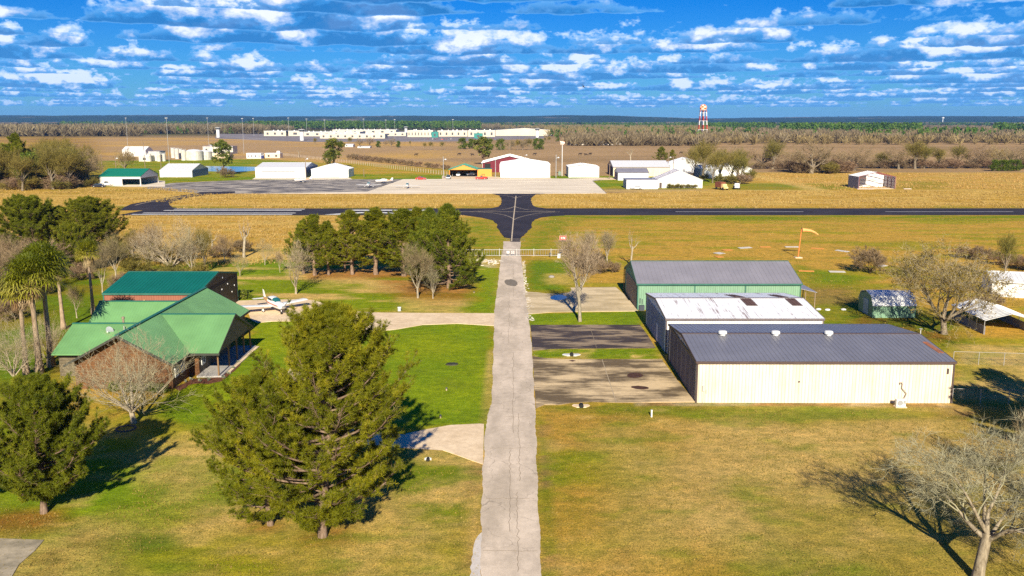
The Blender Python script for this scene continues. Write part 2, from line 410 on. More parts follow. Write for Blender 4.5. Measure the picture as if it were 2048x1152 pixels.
# verges of the road
for L, R in (((955, 968), (964, 1180)), ((1078, 1092), (1084, 1180))): pass
zone([(975, 700), (992, 700), (984, 840), (966, 850)], TAN * .8, .35, .35, .75)
zone([(940, 930), (968, 930), (966, 1180), (930, 1180)], bl(TAN * .85, EARTH, nB, .4, .6), .5, .5, .8)
zone([(945, 517), (1002, 517), (1002, 536), (945, 530)], bl(TAN, C(.75, .6, .45), nB, .45, .6), 1, 1, .7)
nW = fbm(X / 3.2, Y / 1.9, 57, 4); near_ = ((Y < 100) & (X > 1.5)) | ((Y < 76) & (X < -2))
w_ = np.clip((nW - .60) * 9, 0, 1)[:, None] * .45 * near_[:, None]; col = col * (1 - w_) + (GRN * .95) * w_
w_ = np.clip((.40 - nW) * 8, 0, 1)[:, None] * .5 * near_[:, None]; col = col * (1 - w_) + (TAN * .85) * w_
col *= (0.84 + 0.34 * nB)[:, None]
# far country: brown and olive woodland floor
far = np.clip((Y - 1350) / 400, 0, 1)
col = col * (1 - far[:, None]) + (bl(C(.16, .115, .06), C(.10, .11, .035), nC, .45, .6)) * far[:, None]
ny, nx = GX.shape
idx = np.arange(nx * ny).reshape(ny, nx)
F = np.stack([idx[:-1, :-1].ravel(), idx[:-1, 1:].ravel(), idx[1:, 1:].ravel(), idx[1:, :-1].ravel()], 1)
def ground_mat():
    m, nt, b = nodes('grassland')
    at = mk(nt, 'ShaderNodeAttribute', attribute_name='tint')
    tc = mk(nt, 'ShaderNodeTexCoord')
    n1 = noise(nt, tc.outputs['Object'], 1.1, 9, .78)
    n2 = noise(nt, tc.outputs['Object'], .22, 5, .6)
    mp = mk(nt, 'ShaderNodeMapping'); mp.inputs['Scale'].default_value = (.35, 1.2, 1); nt.links.new(tc.outputs['Object'], mp.inputs[0])
    n3 = noise(nt, mp.outputs[0], .9, 6, .7)
    n4 = noise(nt, tc.outputs['Object'], 9.0, 3, .7)
    c = mixc(nt, 1.0, at.outputs['Color'], ramp(nt, n1, [(.34, (.58, .66, .6)), (.52, (1.0, 1, 1)), (.68, (1.38, 1.3, 1.25))]), 'MULTIPLY')
    c = mixc(nt, 1.0, c, ramp(nt, n3, [(.3, (.78, .84, .8)), (.7, (1.2, 1.15, 1.1))]), 'MULTIPLY')
    c = mixc(nt, 1.0, c, ramp(nt, n4, [(.34, (.52, .56, .5)), (.66, (1.42, 1.36, 1.3))]), 'MULTIPLY')
    c = mixc(nt, ramp(nt, n2, [(.52, (0, 0, 0)), (.72, (.35, .35, .35))]), c, (.17, .19, .02))
    nt.links.new(c, b.inputs['Base Color']); b.inputs['Roughness'].default_value = .95; b.inputs['Specular IOR Level'].default_value = .05
    bump(nt, b, n1, .55, .25)
    return m
ground = mesh_np('ground', np.stack([X, Y, np.zeros_like(X)], 1), F, ground_mat(), attr={'tint': np.clip(col, .01, 1)})
tag(ground, kind='structure')

# ---------------------------------------------------------------- paved surfaces
def asphalt(name, col, col2, sc=.25, crack=0.0, streakx=1.0, streaky=1.0, r=.85, lo=.4, hi=.62, crsc=.35):
    m, nt, b = nodes(name)
    tc = mk(nt, 'ShaderNodeTexCoord')
    mp = mk(nt, 'ShaderNodeMapping'); mp.inputs['Scale'].default_value = (streakx, streaky, 1); nt.links.new(tc.outputs['Object'], mp.inputs[0])
    n1 = noise(nt, mp.outputs[0], sc, 7, .62); n2 = noise(nt, tc.outputs['Object'], 14, 4, .8); n3 = noise(nt, tc.outputs['Object'], 1.6, 6, .7)
    c = ramp(nt, n1, [(lo, col), (hi, col2)])
    c = mixc(nt, 1.0, c, ramp(nt, n2, [(.3, (.82,) * 3), (.7, (1.14,) * 3)]), 'MULTIPLY')
    c = mixc(nt, 1.0, c, ramp(nt, n3, [(.3, (.86,) * 3), (.7, (1.08,) * 3)]), 'MULTIPLY')
    if crack:
        wv = mk(nt, 'ShaderNodeTexNoise'); wv.inputs['Scale'].default_value = .9; wv.inputs['Detail'].default_value = 5; nt.links.new(tc.outputs['Object'], wv.inputs[0])
        vm = mk(nt, 'ShaderNodeVectorMath', operation='MULTIPLY_ADD'); nt.links.new(wv.outputs['Color'], vm.inputs[0]); vm.inputs[1].default_value = (1.6, 1.6, 0); nt.links.new(tc.outputs['Object'], vm.inputs[2])
        vo = mk(nt, 'ShaderNodeTexVoronoi', feature='DISTANCE_TO_EDGE'); vo.inputs['Scale'].default_value = crsc; nt.links.new(vm.outputs[0], vo.inputs[0])
        msk = noise(nt, tc.outputs['Object'], .12, 2)
        f = ramp(nt, vo.outputs[0], [(.0, (.6, .6, .6)), (.010, (0, 0, 0))])
        f = mth(nt, 'MULTIPLY', f, ramp(nt, msk, [(.44, (0, 0, 0)), (.52, (crack,) * 3)]))
        c = mixc(nt, f, c, tuple(x * .35 for x in col))
    nt.links.new(c, b.inputs['Base Color']); b.inputs['Roughness'].default_value = r; b.inputs['Specular IOR Level'].default_value = .2
    bump(nt, b, n2, .3, .02)
    return m
def ragged(poly, step, amp, seed=1, closed=True):
    rg = random.Random(seed); out = []
    n = len(poly)
    for i in range(n):
        x0, y0 = poly[i]; x1, y1 = poly[(i + 1) % n]
        L = math.hypot(x1 - x0, y1 - y0); k = max(1, int(L / step))
        nxn, nyn = -(y1 - y0) / (L + 1e-9), (x1 - x0) / (L + 1e-9)
        for j in range(k):
            t = j / k; a = rg.uniform(-amp, amp) + amp * 1.2 * sin(i + (x0 + (x1 - x0) * t) * .9 + (y0 + (y1 - y0) * t) * .83)
            if j == 0: a = 0
            out.append((x0 + (x1 - x0) * t + nxn * a, y0 + (y1 - y0) * t + nyn * a))
    return out
import mathutils.geometry as mg
def sheet(name, poly, z, mat, kind='structure', drop=.05):
    tris = mg.tessellate_polygon([[Vector((x, y, 0)) for x, y in poly]])
    n = len(poly)
    V = [(x, y, z) for x, y in poly] + [(x, y, z - drop) for x, y in poly]
    Fc = []
    for t in tris:
        a, b, c = (Vector(V[i]) for i in t)
        t = tuple(t)
        if (b - a).cross(c - a).z < 0: t = t[::-1]
        Fc.append(t)
    A = sum(poly[i][0] * poly[(i + 1) % n][1] - poly[(i + 1) % n][0] * poly[i][1] for i in range(n))
    for i in range(n):
        j = (i + 1) % n
        Fc.append((i, n + i, n + j, j) if A > 0 else (i, j, n + j, n + i))
    me = bpy.data.meshes.new(name); me.from_pydata(V, [], Fc); me.update()
    o = link(name, me, mat)
    if kind: tag(o, kind=kind)
    return o
def PG(pts): return [G(*p) for p in pts]
m_road = asphalt('worn_road', (.54, .445, .34), (.74, .61, .475), .42, 1.0, 1, .35, crsc=.28)
m_tar = asphalt('fresh_tarmac', (.030, .026, .034), (.048, .040, .048), .12, 0)
m_apron = asphalt('pale_apron', (.72, .61, .46), (.94, .81, .62), .10, .4, .35, 1.6, crsc=.15)
m_apron_dark = asphalt('old_dark_apron', (.085, .08, .09), (.62, .54, .44), .34, .5, .28, 1.6, lo=.48, hi=.555, crsc=.2)
m_conc = asphalt('tan_concrete', (.74, .56, .36), (.86, .67, .45), .4, .15)
m_pad = asphalt('stained_concrete', (.16, .115, .065), (.72, .54, .31), .26, .25, .5, 1.3, lo=.43, hi=.57)
m_pad_dark = asphalt('dark_concrete', (.065, .05, .05), (.34, .255, .17), .28, .2, .6, 1.8, lo=.46, hi=.58)
m_pad_pale = asphalt('pale_concrete', (.50, .39, .22), (.78, .62, .39), .22, .1, .6, 1.4)
m_white = M('runway_paint', (.82, .80, .76), .7, var=.18, scale=.8)
m_yel = M('faded_line_paint', (.62, .50, .34), .7, var=.25, scale=.6)
road_poly = PG([(958, 1330), (963, 1152), (962, 1050), (966, 930), (972, 850), (984, 800), (987, 700), (989, 620), (997, 560), (1001, 520), (1006, 500), (1007, 483), (1042, 483), (1040, 505), (1043, 520), (1047, 560), (1052, 600), (1058, 640), (1064, 700), (1070, 810), (1076, 1000), (1083, 1152), (1096, 1330)])
road_poly[0] = (-1.9, -60.0); road_poly[-1] = (1.75, -60.0)
sheet('road', ragged(road_poly, .35, .035, 4), .05, m_road, drop=.08)
runway_x0 = -107
tw = PG([(984, 389.5), (1000, 396), (1003, 400), (1001, 412)]); 
sheet('runway', [(-107, 243.2), (700, 245.5), (700, 264.5), (-104.5, 262.5)], .05, m_tar)
cross = [(984, 387.5), (998, 391), (1003, 398), (1002.5, 408), (998, 413), (984, 416.5), (930, 417.5), (930, 431), (945, 433), (963, 435.5), (984, 440.5), (993, 447), (995.5, 457), (1000, 463), (1004, 470), (1007, 475), (1021, 477), (1021, 484), (1041, 484), (1041, 477), (1051, 467), (1056, 461), (1063, 456), (1063.5, 445), (1070, 439), (1083, 435), (1103, 432.5), (1130, 431), (1130, 418.5), (1092, 417), (1076, 415), (1067, 412), (1062.5, 404), (1061.5, 398), (1068, 391), (1090, 387.5)]
sheet('taxiway', ragged(PG(cross), 1.5, .12, 6), .058, m_tar)
sheet('taxiway', PG([(235, 421), (262, 408.5), (300, 401.5), (350, 393), (385, 388), (400, 384.5), (470, 383), (470, 386.5), (425, 389), (385, 394), (350, 402), (338, 409), (345, 415), (380, 418), (380, 421)]), .056, m_tar)
sheet('apron', PG([(283, 376.5), (345, 366), (505, 359.5), (1232, 357), (1186, 362), (1196, 371), (1214, 387), (470, 387), (400, 386.5)]), .044, m_apron_dark)
sheet('apron', PG([(540, 387.2), (735, 383.5), (806, 358.5), (1200, 357), (1184, 362), (1195, 371), (1213, 387.3)]), .054, m_apron)
sheet('apron', PG([(884, 359.5), (884, 351.5), (997, 353.5), (1000, 355), (1100, 355), (1102, 357), (1135, 357.5), (1200, 355.5), (1300, 355), (1306, 358), (1200, 360)]), .048, m_conc)
sheet('apron', PG([(270, 360), (330, 362), (330, 374), (240, 373.5), (205, 371), (250, 364)]), .05, m_apron)
sheet('apron', PG([(505, 358.5), (510, 355), (625, 355), (700, 356), (705, 359)]), .046, m_apron)
# painted lines on the tarmac
def strip(name, pts, w, z, mat, up=None):
    L = []; R = []
    for i, p in enumerate(pts):
        a = pts[max(0, i - 1)]; b = pts[min(len(pts) - 1, i + 1)]
        dx, dy = b[0] - a[0], b[1] - a[1]; l = math.hypot(dx, dy); nx_, ny_ = -dy / l * w / 2, dx / l * w / 2
        L.append((p[0] + nx_, p[1] + ny_)); R.append((p[0] - nx_, p[1] - ny_))
    return sheet(name, L + R[::-1], z, mat, drop=.003)
for i in range(4):
    for j in (0, 1):
        pass
for y in (245.4, 249.2, 256.6, 260.4):
    strip('threshold_marking', [(-104 + (y - 245) * .4, y), (-60, y)], 1.3, .066, m_white)
# runway number, painted across the tarmac at the left threshold
sheet('runway_number', [(-51, 245.0), (-46.5, 245.0), (-41, 249.5), (-34, 248.6), (-29, 246.0), (-25, 245.2), (-21.5, 246.5), (-22, 250), (-26, 251.5), (-30, 248.0), (-36, 251.5), (-42.5, 251.5)], .066, m_white)
sheet('runway_number', [(-46, 256.2), (-24, 256.2), (-24, 258.6), (-46, 258.6)], .066, m_white)
strip('runway_centre_line', [(-18, 252.6), (12, 252.6)], .35, .070, m_yel)
for x in (46, 105, 164, 223):
    strip('runway_centre_line', [(x, 252.9), (x + 36, 252.9)], .8, .066, M('faded_white', (.42, .40, .40), .7, var=.2))
strip('taxiway_line', [G(1023, 483), G(1027, 437), G(1030, 412), G(1032, 392)], .28, .066, m_yel)
def arc(p, c, q, n=14):
    return [((1 - t) ** 2 * p[0] + 2 * t * (1 - t) * c[0] + t * t * q[0], (1 - t) ** 2 * p[1] + 2 * t * (1 - t) * c[1] + t * t * q[1]) for t in [i / n for i in range(n + 1)]]
for p, c, q in (((940, 423.5), (1010, 425), (1028, 439)), ((1120, 424), (1055, 426), (1027, 440)), ((950, 422.5), (1015, 422), (1029, 413)), ((1110, 422.5), (1045, 422), (1030, 413))):
    strip('taxiway_line', arc(G(*p), G(*c), G(*q)), .16, .064, m_yel)
for x in (0, 1):
    strip('taxiway_line', arc(G(988, 390.5), G(1024, 391), G(1031, 397)) if x else arc(G(1072, 390.5), G(1038, 391), G(1032, 397)), .14, .0635, m_yel)
strip('holding_line', [G(1012, 478.5), G(1050, 478.5)], .25, .066, m_yel); strip('holding_line', [G(1012, 481), G(1050, 481)], .18, .066, m_yel)
strip('taxiway_line', arc(G(270, 411), G(300, 402), G(395, 389)), .35, .066, m_yel)
# driveways
m_seam = M('road_seam', (.30, .24, .18), .9)
for x0_, y0_, y1_ in ((.35, 47, 58), (-.15, 52, 66), (.1, 70, 96), (.55, 60, 75), (-.4, 100, 128), (.2, 128, 160)):
    rq = random.Random(int(y0_)); strip('road_crack', [(x0_ + rq.gauss(0, .05), y0_ + (y1_ - y0_) * i / 30) for i in range(31)], .035, .058, m_seam)
for y_ in (49.5, 57, 66.5, 74, 86, 97, 109, 121, 140):
    rq = random.Random(int(y_)); xa_ = rq.uniform(-1.8, -.5); strip('road_crack', [(xa_ + (1.5 - xa_) * i / 14, y_ + rq.gauss(0, .05)) for i in range(15)], .04, .0585, m_seam)
sheet('driveway', PG([(990, 627), (850, 626.5), (745, 625.5), (694, 622), (672, 617), (650, 608), (628, 601), (600, 599), (510, 600.5), (470, 602), (476, 612), (496, 625), (502, 640), (514, 646), (545, 643), (600, 642.5), (650, 643), (700, 650), (740, 664), (790, 659.5), (845, 650), (915, 647.5), (988, 652)]), .045, m_conc, drop=.06)
lp = [G(*p) for p in [(745, 656), (700, 665), (640, 692), (605, 730), (592, 780), (610, 820), (660, 855), (740, 877), (820, 884), (900, 889)]]
strip('driveway', arc(lp[0], lp[1], lp[2], 6)[:-1] + arc(lp[2], lp[3], lp[4], 6)[:-1] + arc(lp[4], lp[5], lp[6], 6)[:-1] + lp[6:], 2.9, .041, m_conc)
sheet('driveway', PG([(968, 849), (960, 848), (900, 851), (845, 861), (812, 868), (800, 884), (820, 893), (860, 894), (880, 899), (915, 911), (945, 922), (966, 929)]), .047, m_conc, drop=.06)
sheet('driveway', PG([(-60, 1078), (0, 1078), (88, 1081), (70, 1102), (38, 1130), (20, 1160), (0, 1190), (-60, 1190)]), .045, asphalt('slab_concrete', (.28, .24, .17), (.50, .42, .30), .5, .2), drop=.06)
sheet('driveway', PG([(1049, 584), (1074, 585), (1092, 587.5), (1120, 588), (1137, 585.5), (1143, 581), (1141, 575.5), (1231, 574.5), (1250, 590), (1276, 621.8), (1268, 622.8), (1150, 624), (1100, 625), (1055, 629)]), .045, m_pad_pale, drop=.06)
sheet('driveway', PG([(1061, 650.2), (1280, 650.2), (1296, 672), (1311, 696.4), (1200, 697), (1110, 698), (1065, 701)]), .045, m_pad_dark, drop=.06)
sheet('driveway', PG([(1065, 713), (1090, 717), (1130, 719), (1323, 719), (1352, 758), (1391, 804.5), (1232, 805.5), (1182, 804), (1145, 806), (1120, 810), (1089, 810), (1072, 817)]), .045, m_pad, drop=.06)
m_joint = M('joint_filler', (.45, .36, .24), .9)
strip('pavement_joint', [G(1204, 719.5), G(1232.5, 805)], .07, .054, m_joint)
strip('pavement_joint', [G(1067, 760), G(1215, 760)], .05, .0535, M('joint_dark', (.25, .2, .14), .9))
strip('pavement_joint', [G(1179, 651), G(1193, 696)], .06, .054, M('joint_dark', (.25, .2, .14), .9))
m_rust = M('rust_stain', (.085, .04, .025), .8, var=.3, scale=2)
def oval(cx, cy, rx, ry, rz, n=24, sd=1):
    rg = random.Random(sd)
    return [(cx + cos(rz) * rx * cos(t) * k - sin(rz) * ry * sin(t) * k, cy + sin(rz) * rx * cos(t) * k + cos(rz) * ry * sin(t) * k) for t, k in [(2 * pi * i / n, rg.uniform(.93, 1.07)) for i in range(n)]]
a = G(1270, 751.5); sheet('pavement_patch', oval(a[0], a[1], .78, .95, -.3, sd=2), .055, m_rust)
a = G(1280, 776); sheet('pavement_patch', oval(a[0], a[1], .85, .55, -.25, sd=3), .055, m_rust)
a = G(1022, 566); sheet('pavement_patch', ragged(oval(a[0], a[1], 1.0, 3.1, .1, sd=5), .5, .15, 3), .06, M('damp_patch', (.22, .185, .14), .8))
a = G(1117, 595.5); sheet('dark_blue_oval', oval(a[0], a[1], 1.15, 2.0, -.2, sd=6), .056, M('glossy_dark_blue', (.02, .045, .12), .12, spec=.8))  # glossy dark blue oval lying on the pale pad
a = G(1006, 1050); sheet('road', ragged([(-2.25, 46), (-1.75, 46), (-1.7, 50.5), (-1.85, 52), (-2.2, 51), (-2.3, 48)], .5, .06, 8), .04, asphalt('pale_patch', (.62, .56, .5), (.7, .63, .57), .5))
sheet('pond', PG([(383, 333.5), (395, 332), (520, 334), (540, 336), (520, 341), (470, 344), (395, 342), (380, 338)]), .06, M('pond_water', (.015, .20, .24), .12, spec=.6))
sheet('prison_yard', PG([(434, 265.5), (700, 262), (1080, 264), (1090, 277), (900, 283), (620, 284), (430, 277)]), .05, asphalt('grey_yard', (.22, .19, .19), (.32, .28, .27), .02))

# ---------------------------------------------------------------- vegetation
def bark(name, c1, c2, sc=6):
    if name in MAT: return MAT[name]
    m, nt, b = nodes(name)
    tc = mk(nt, 'ShaderNodeTexCoord'); oi = mk(nt, 'ShaderNodeObjectInfo')
    mp = mk(nt, 'ShaderNodeMapping'); mp.inputs['Scale'].default_value = (1, 1, .35); nt.links.new(tc.outputs['Object'], mp.inputs[0])
    n = noise(nt, mp.outputs[0], sc, 5, .65)
    c = ramp(nt, n, [(.35, c1), (.65, c2)])
    c = mixc(nt, 1.0, c, ramp(nt, oi.outputs['Random'], [(0, (.86, .86, .86)), (1, (1.12, 1.1, 1.08))]), 'MULTIPLY')
    nt.links.new(c, b.inputs['Base Color']); b.inputs['Roughness'].default_value = .9; b.inputs['Specular IOR Level'].default_value = .1
    bump(nt, b, n, .6, .04)
    MAT[name] = m; return m
def leafmat(name, ca, cb, cc=None, trans=.35, rough=.55):
    """foliage: colour runs between ca and cb by a random value per tuft"""
    if name in MAT: return MAT[name]
    m, nt, b = nodes(name)
    at = mk(nt, 'ShaderNodeAttribute', attribute_name='v'); oi = mk(nt, 'ShaderNodeObjectInfo')
    c = ramp(nt, at.outputs['Fac'], [(0, ca), (.6, cb), (1, cc or cb)])
    c = mixc(nt, 1.0, c, ramp(nt, oi.outputs['Random'], [(0, (.84, .9, .84)), (1, (1.14, 1.06, 1.1))]), 'MULTIPLY')
    nt.links.new(c, b.inputs['Base Color']); b.inputs['Roughness'].default_value = rough; b.inputs['Specular IOR Level'].default_value = .25
    if trans:
        tr = mk(nt, 'ShaderNodeBsdfTranslucent'); nt.links.new(c, tr.inputs['Color'])
        mx = mk(nt, 'ShaderNodeMixShader'); mx.inputs[0].default_value = trans
        out = [n for n in nt.nodes if n.type == 'OUTPUT_MATERIAL'][0]
        nt.links.new(b.outputs[0], mx.inputs[1]); nt.links.new(tr.outputs[0], mx.inputs[2]); nt.links.new(mx.outputs[0], out.inputs[0])
    MAT[name] = m; return m
m_pine_bark = bark('pine_bark', (.13, .085, .055), (.30, .21, .15))
m_pale_bark = bark('pale_bark', (.26, .215, .15), (.46, .40, .30))
m_grey_bark = bark('grey_bark', (.13, .10, .07), (.29, .24, .17))
m_brown_twig = bark('brown_twig', (.13, .09, .05), (.25, .18, .11))
m_needle = leafmat('pine_needles', (.060, .09, .006), (.25, .255, .010), (.50, .43, .03), .35)
m_needle_dark = leafmat('dark_needles', (.05, .085, .006), (.17, .20, .010), (.32, .31, .02), .3)
m_twig = leafmat('fine_twigs', (.17, .12, .06), (.27, .20, .11), (.36, .28, .17), 0, .9)
m_twig_pale = leafmat('pale_twigs', (.24, .185, .11), (.37, .30, .19), (.50, .42, .29), 0, .9)
m_twig_olive = leafmat('budding_twigs', (.15, .125, .03), (.24, .20, .04), (.33, .27, .07), .2, .8)
m_gold_leaf = leafmat('golden_leaves', (.22, .135, .015), (.36, .24, .03), (.44, .33, .05), .35)
m_leaf = leafmat('evergreen_leaves', (.05, .075, .008), (.14, .17, .015), (.26, .26, .03), .25)

def nrm(a):
    return a / (np.linalg.norm(a, axis=-1, keepdims=True) + 1e-9)
def tube_mesh(segs, sides):
    """segs: list of (p0,p1,r0,r1) -> arrays, open tubes"""
    if not segs: return None
    A = np.array([[*s[0], *s[1], s[2], s[3]] for s in segs], dtype=float)
    p, q, r0, r1 = A[:, 0:3], A[:, 3:6], A[:, 6], A[:, 7]
    d = nrm(q - p); h = np.where(np.abs(d[:, 2:3]) < .9, np.array([[0, 0, 1.]]), np.array([[1., 0, 0]]))
    a = nrm(np.cross(d, h)); b = np.cross(d, a)
    th = np.arange(sides) * 2 * pi / sides
    ring = a[:, None, :] * np.cos(th)[None, :, None] + b[:, None, :] * np.sin(th)[None, :, None]
    V = np.concatenate([p[:, None] + ring * r0[:, None, None], q[:, None] + ring * r1[:, None, None]], 1)
    n = len(segs); base = (np.arange(n) * 2 * sides)[:, None]
    F = []
    for i in range(sides):
        j = (i + 1) % sides
        F.append(np.concatenate([base + i, base + j, base + sides + j, base + sides + i], 1))
    return V.reshape(-1, 3), np.concatenate(F)
def merge(parts):
    V = []; F = []; o = 0
    for p in parts:
        if p is None: continue
        V.append(p[0]); F.append(p[1] + o); o += len(p[0])
    return np.concatenate(V), F
def tufts(C, D, n, length, width, spread, rs, lv=.25, droop=0.0):
    """bunches of n thin needles/blades at centres C along D; returns V, F, v"""
    C = np.asarray(C); D = nrm(np.asarray(D)); N = len(C)
    r = rs.normal(size=(N, n, 3)); dirs = nrm(D[:, None, :] * (1.0) + r * spread)
    L = length * (1 + (rs.rand(N, n, 1) - .5) * 2 * lv)
    side = nrm(np.cross(dirs, rs.normal(size=(N, n, 3))))
    base = C[:, None, :] + dirs * L * .06 * rs.rand(N, n, 1)
    tip = base + dirs * L; tip[..., 2] -= droop * L[..., 0]
    w = width
    V = np.stack([base - side * w / 2, base + side * w / 2, tip], 2).reshape(-1, 3)
    F = np.arange(N * n * 3).reshape(-1, 3)
    v = np.repeat(np.clip(rs.rand(N) * .75 + .0, 0, 1), n * 3).reshape(N, n, 3) + rs.rand(N, n, 1) * .25
    return V, F, v.ravel()
def leaves(C, n, rad, size, rs):
    """loose leaf clumps: n small quads scattered round each centre"""
    C = np.asarray(C); N = len(C)
    c = C[:, None, :] + nrm(rs.normal(size=(N, n, 3))) * (rs.rand(N, n, 1) ** .5) * rad
    a = nrm(rs.normal(size=(N, n, 3))); b = nrm(np.cross(a, rs.normal(size=(N, n, 3))))
    s = size * (.6 + .8 * rs.rand(N, n, 1))
    V = np.stack([c - a * s - b * s * .5, c + a * s - b * s * .5, c + a * s + b * s * .5, c - a * s + b * s * .5], 2).reshape(-1, 3)
    v = np.repeat(rs.rand(N) * .7, n * 4).reshape(N, n, 4) + rs.rand(N, n, 1) * .3
    return V, np.arange(N * n * 4).reshape(-1, 4), v.ravel()
def rot_about(d, ax, ang):
    return Quaternion(ax, ang) @ d

def bare_tree(name, seed, h=8.0, fork=.25, limbs=6, spread=.75, levels=4, r0=.22, wander=.22, kid=(5, 5, 4), twig=3, twigw=.035, up=.15,
              bm=None, tm=None, leafm=None, leafn=0, lean=0.0, ratio=.62, multi=1, twl=.55, hang=0.0):
    rg = random.Random(seed); rs = np.random.RandomState(seed)
    big = []; small = []; tips = []; leafc = []
    def grow(p, d, L, r, lev):
        nseg = max(2, int(3 + (levels - lev)))
        pts = [(p, d, r)]
        for i in range(nseg):
            dd = Vector((rg.gauss(0, 1), rg.gauss(0, 1), rg.gauss(0, .8))) * wander
            d = (d + dd * (0.5 + .3 * lev) + Vector((0, 0, up * (1 if lev else .3) - (hang if lev >= 2 else 0)))).normalized()
            r2 = r * (.80 if lev else .86) if i < nseg - 1 else r * .6
            q = p + d * (L / nseg)
            (big if lev <= 1 else small).append((p, q, r, r2)) if True else None
            p = q; r = r2; pts.append((p, d, r))
        if lev >= levels:
            for k in range(1, len(pts)): tips.append((pts[k][0], pts[k][1]))
            return
        nk = kid[min(lev, len(kid) - 1)]
        for k in range(nk):
            t = rg.uniform(.35, 1.0) if lev else rg.uniform(.5, 1)
            i = min(len(pts) - 1, max(1, int(t * (len(pts) - 1) + .5)))
            pp, pd, pr = pts[i]
            ax = pd.cross(Vector((rg.gauss(0, 1), rg.gauss(0, 1), rg.gauss(0, 1)))).normalized()
            nd = rot_about(pd, ax, rg.uniform(.45, 1.0) * (.9 if lev else 1))
            grow(pp, nd, L * ratio * rg.uniform(.75, 1.2), max(.012, min(pr * .75, r0 * ratio ** (lev + 1.6))), lev + 1)
        if lev: grow(p, d, L * ratio * .9, max(.012, r * .9), lev + 1)
    for s in range(multi):
        base = Vector((rg.uniform(-.15, .15), rg.uniform(-.15, .15), -.1)) if multi > 1 else Vector((0, 0, -.1))
        d0 = Vector((lean + (rg.uniform(-.5, .5) if multi > 1 else rg.uniform(-.05, .05)), (rg.uniform(-.5, .5) if multi > 1 else 0), 1)).normalized()
        rr = r0 / sqrt(multi)
        p = base; hh = h * fork; n = 4; r = rr * 1.35
        for i in range(n):
            d0 = (d0 + Vector((rg.gauss(0, .05), rg.gauss(0, .05), 0))).normalized()
            q = p + d0 * (hh / n); r2 = rr * (1.12 - .05 * i); big.append((p, q, r, r2)); p = q; r = r2
        LL = h * (1 - fork) * .52
        for k in range(limbs):
            az = 2 * pi * (k + rg.uniform(-.3, .3)) / limbs
            tilt = spread * rg.uniform(.55, 1.15) if k else .12
            d = Vector((sin(tilt) * cos(az), sin(tilt) * sin(az), cos(tilt))).normalized()
            st = p - d0 * (hh * rg.uniform(0, .25))
            grow(st, d, LL * rg.uniform(.85, 1.15), rr * rg.uniform(.5, .68), 1)
    root = thing(name, None, None)
    tV, tF = merge([tube_mesh(big, 6)])
    mesh_np('trunk', tV, tF, bm, root, smooth=True)
    tp = np.array([t[0] for t in tips]); td = np.array([t[1] for t in tips])
    sV, sF = merge([tube_mesh(small, 3)])
    v0 = rs.rand(len(sV)) * .4 + .3
    V2, F2, v2 = tufts(tp, td + np.array([[0, 0, .15 - hang]]), twig, h * .075 * twl / .55, twigw, .55, rs, .4, droop=hang * .4)
    V = np.concatenate([sV, V2]); F = sF + [F2 + len(sV)]
    mesh_np('crown', V, F, tm, root, attr={'v': np.concatenate([v0, v2])})
    if leafm:
        k = rs.rand(len(tp)) < leafn[0]
        Vl, Fl, vl = leaves(tp[k], leafn[1], leafn[2], leafn[3], rs)
        mesh_np('leaves', Vl, Fl, leafm, root, attr={'v': vl})
    root['h'] = float(max(V[:, 2].max(), 1))
    return root

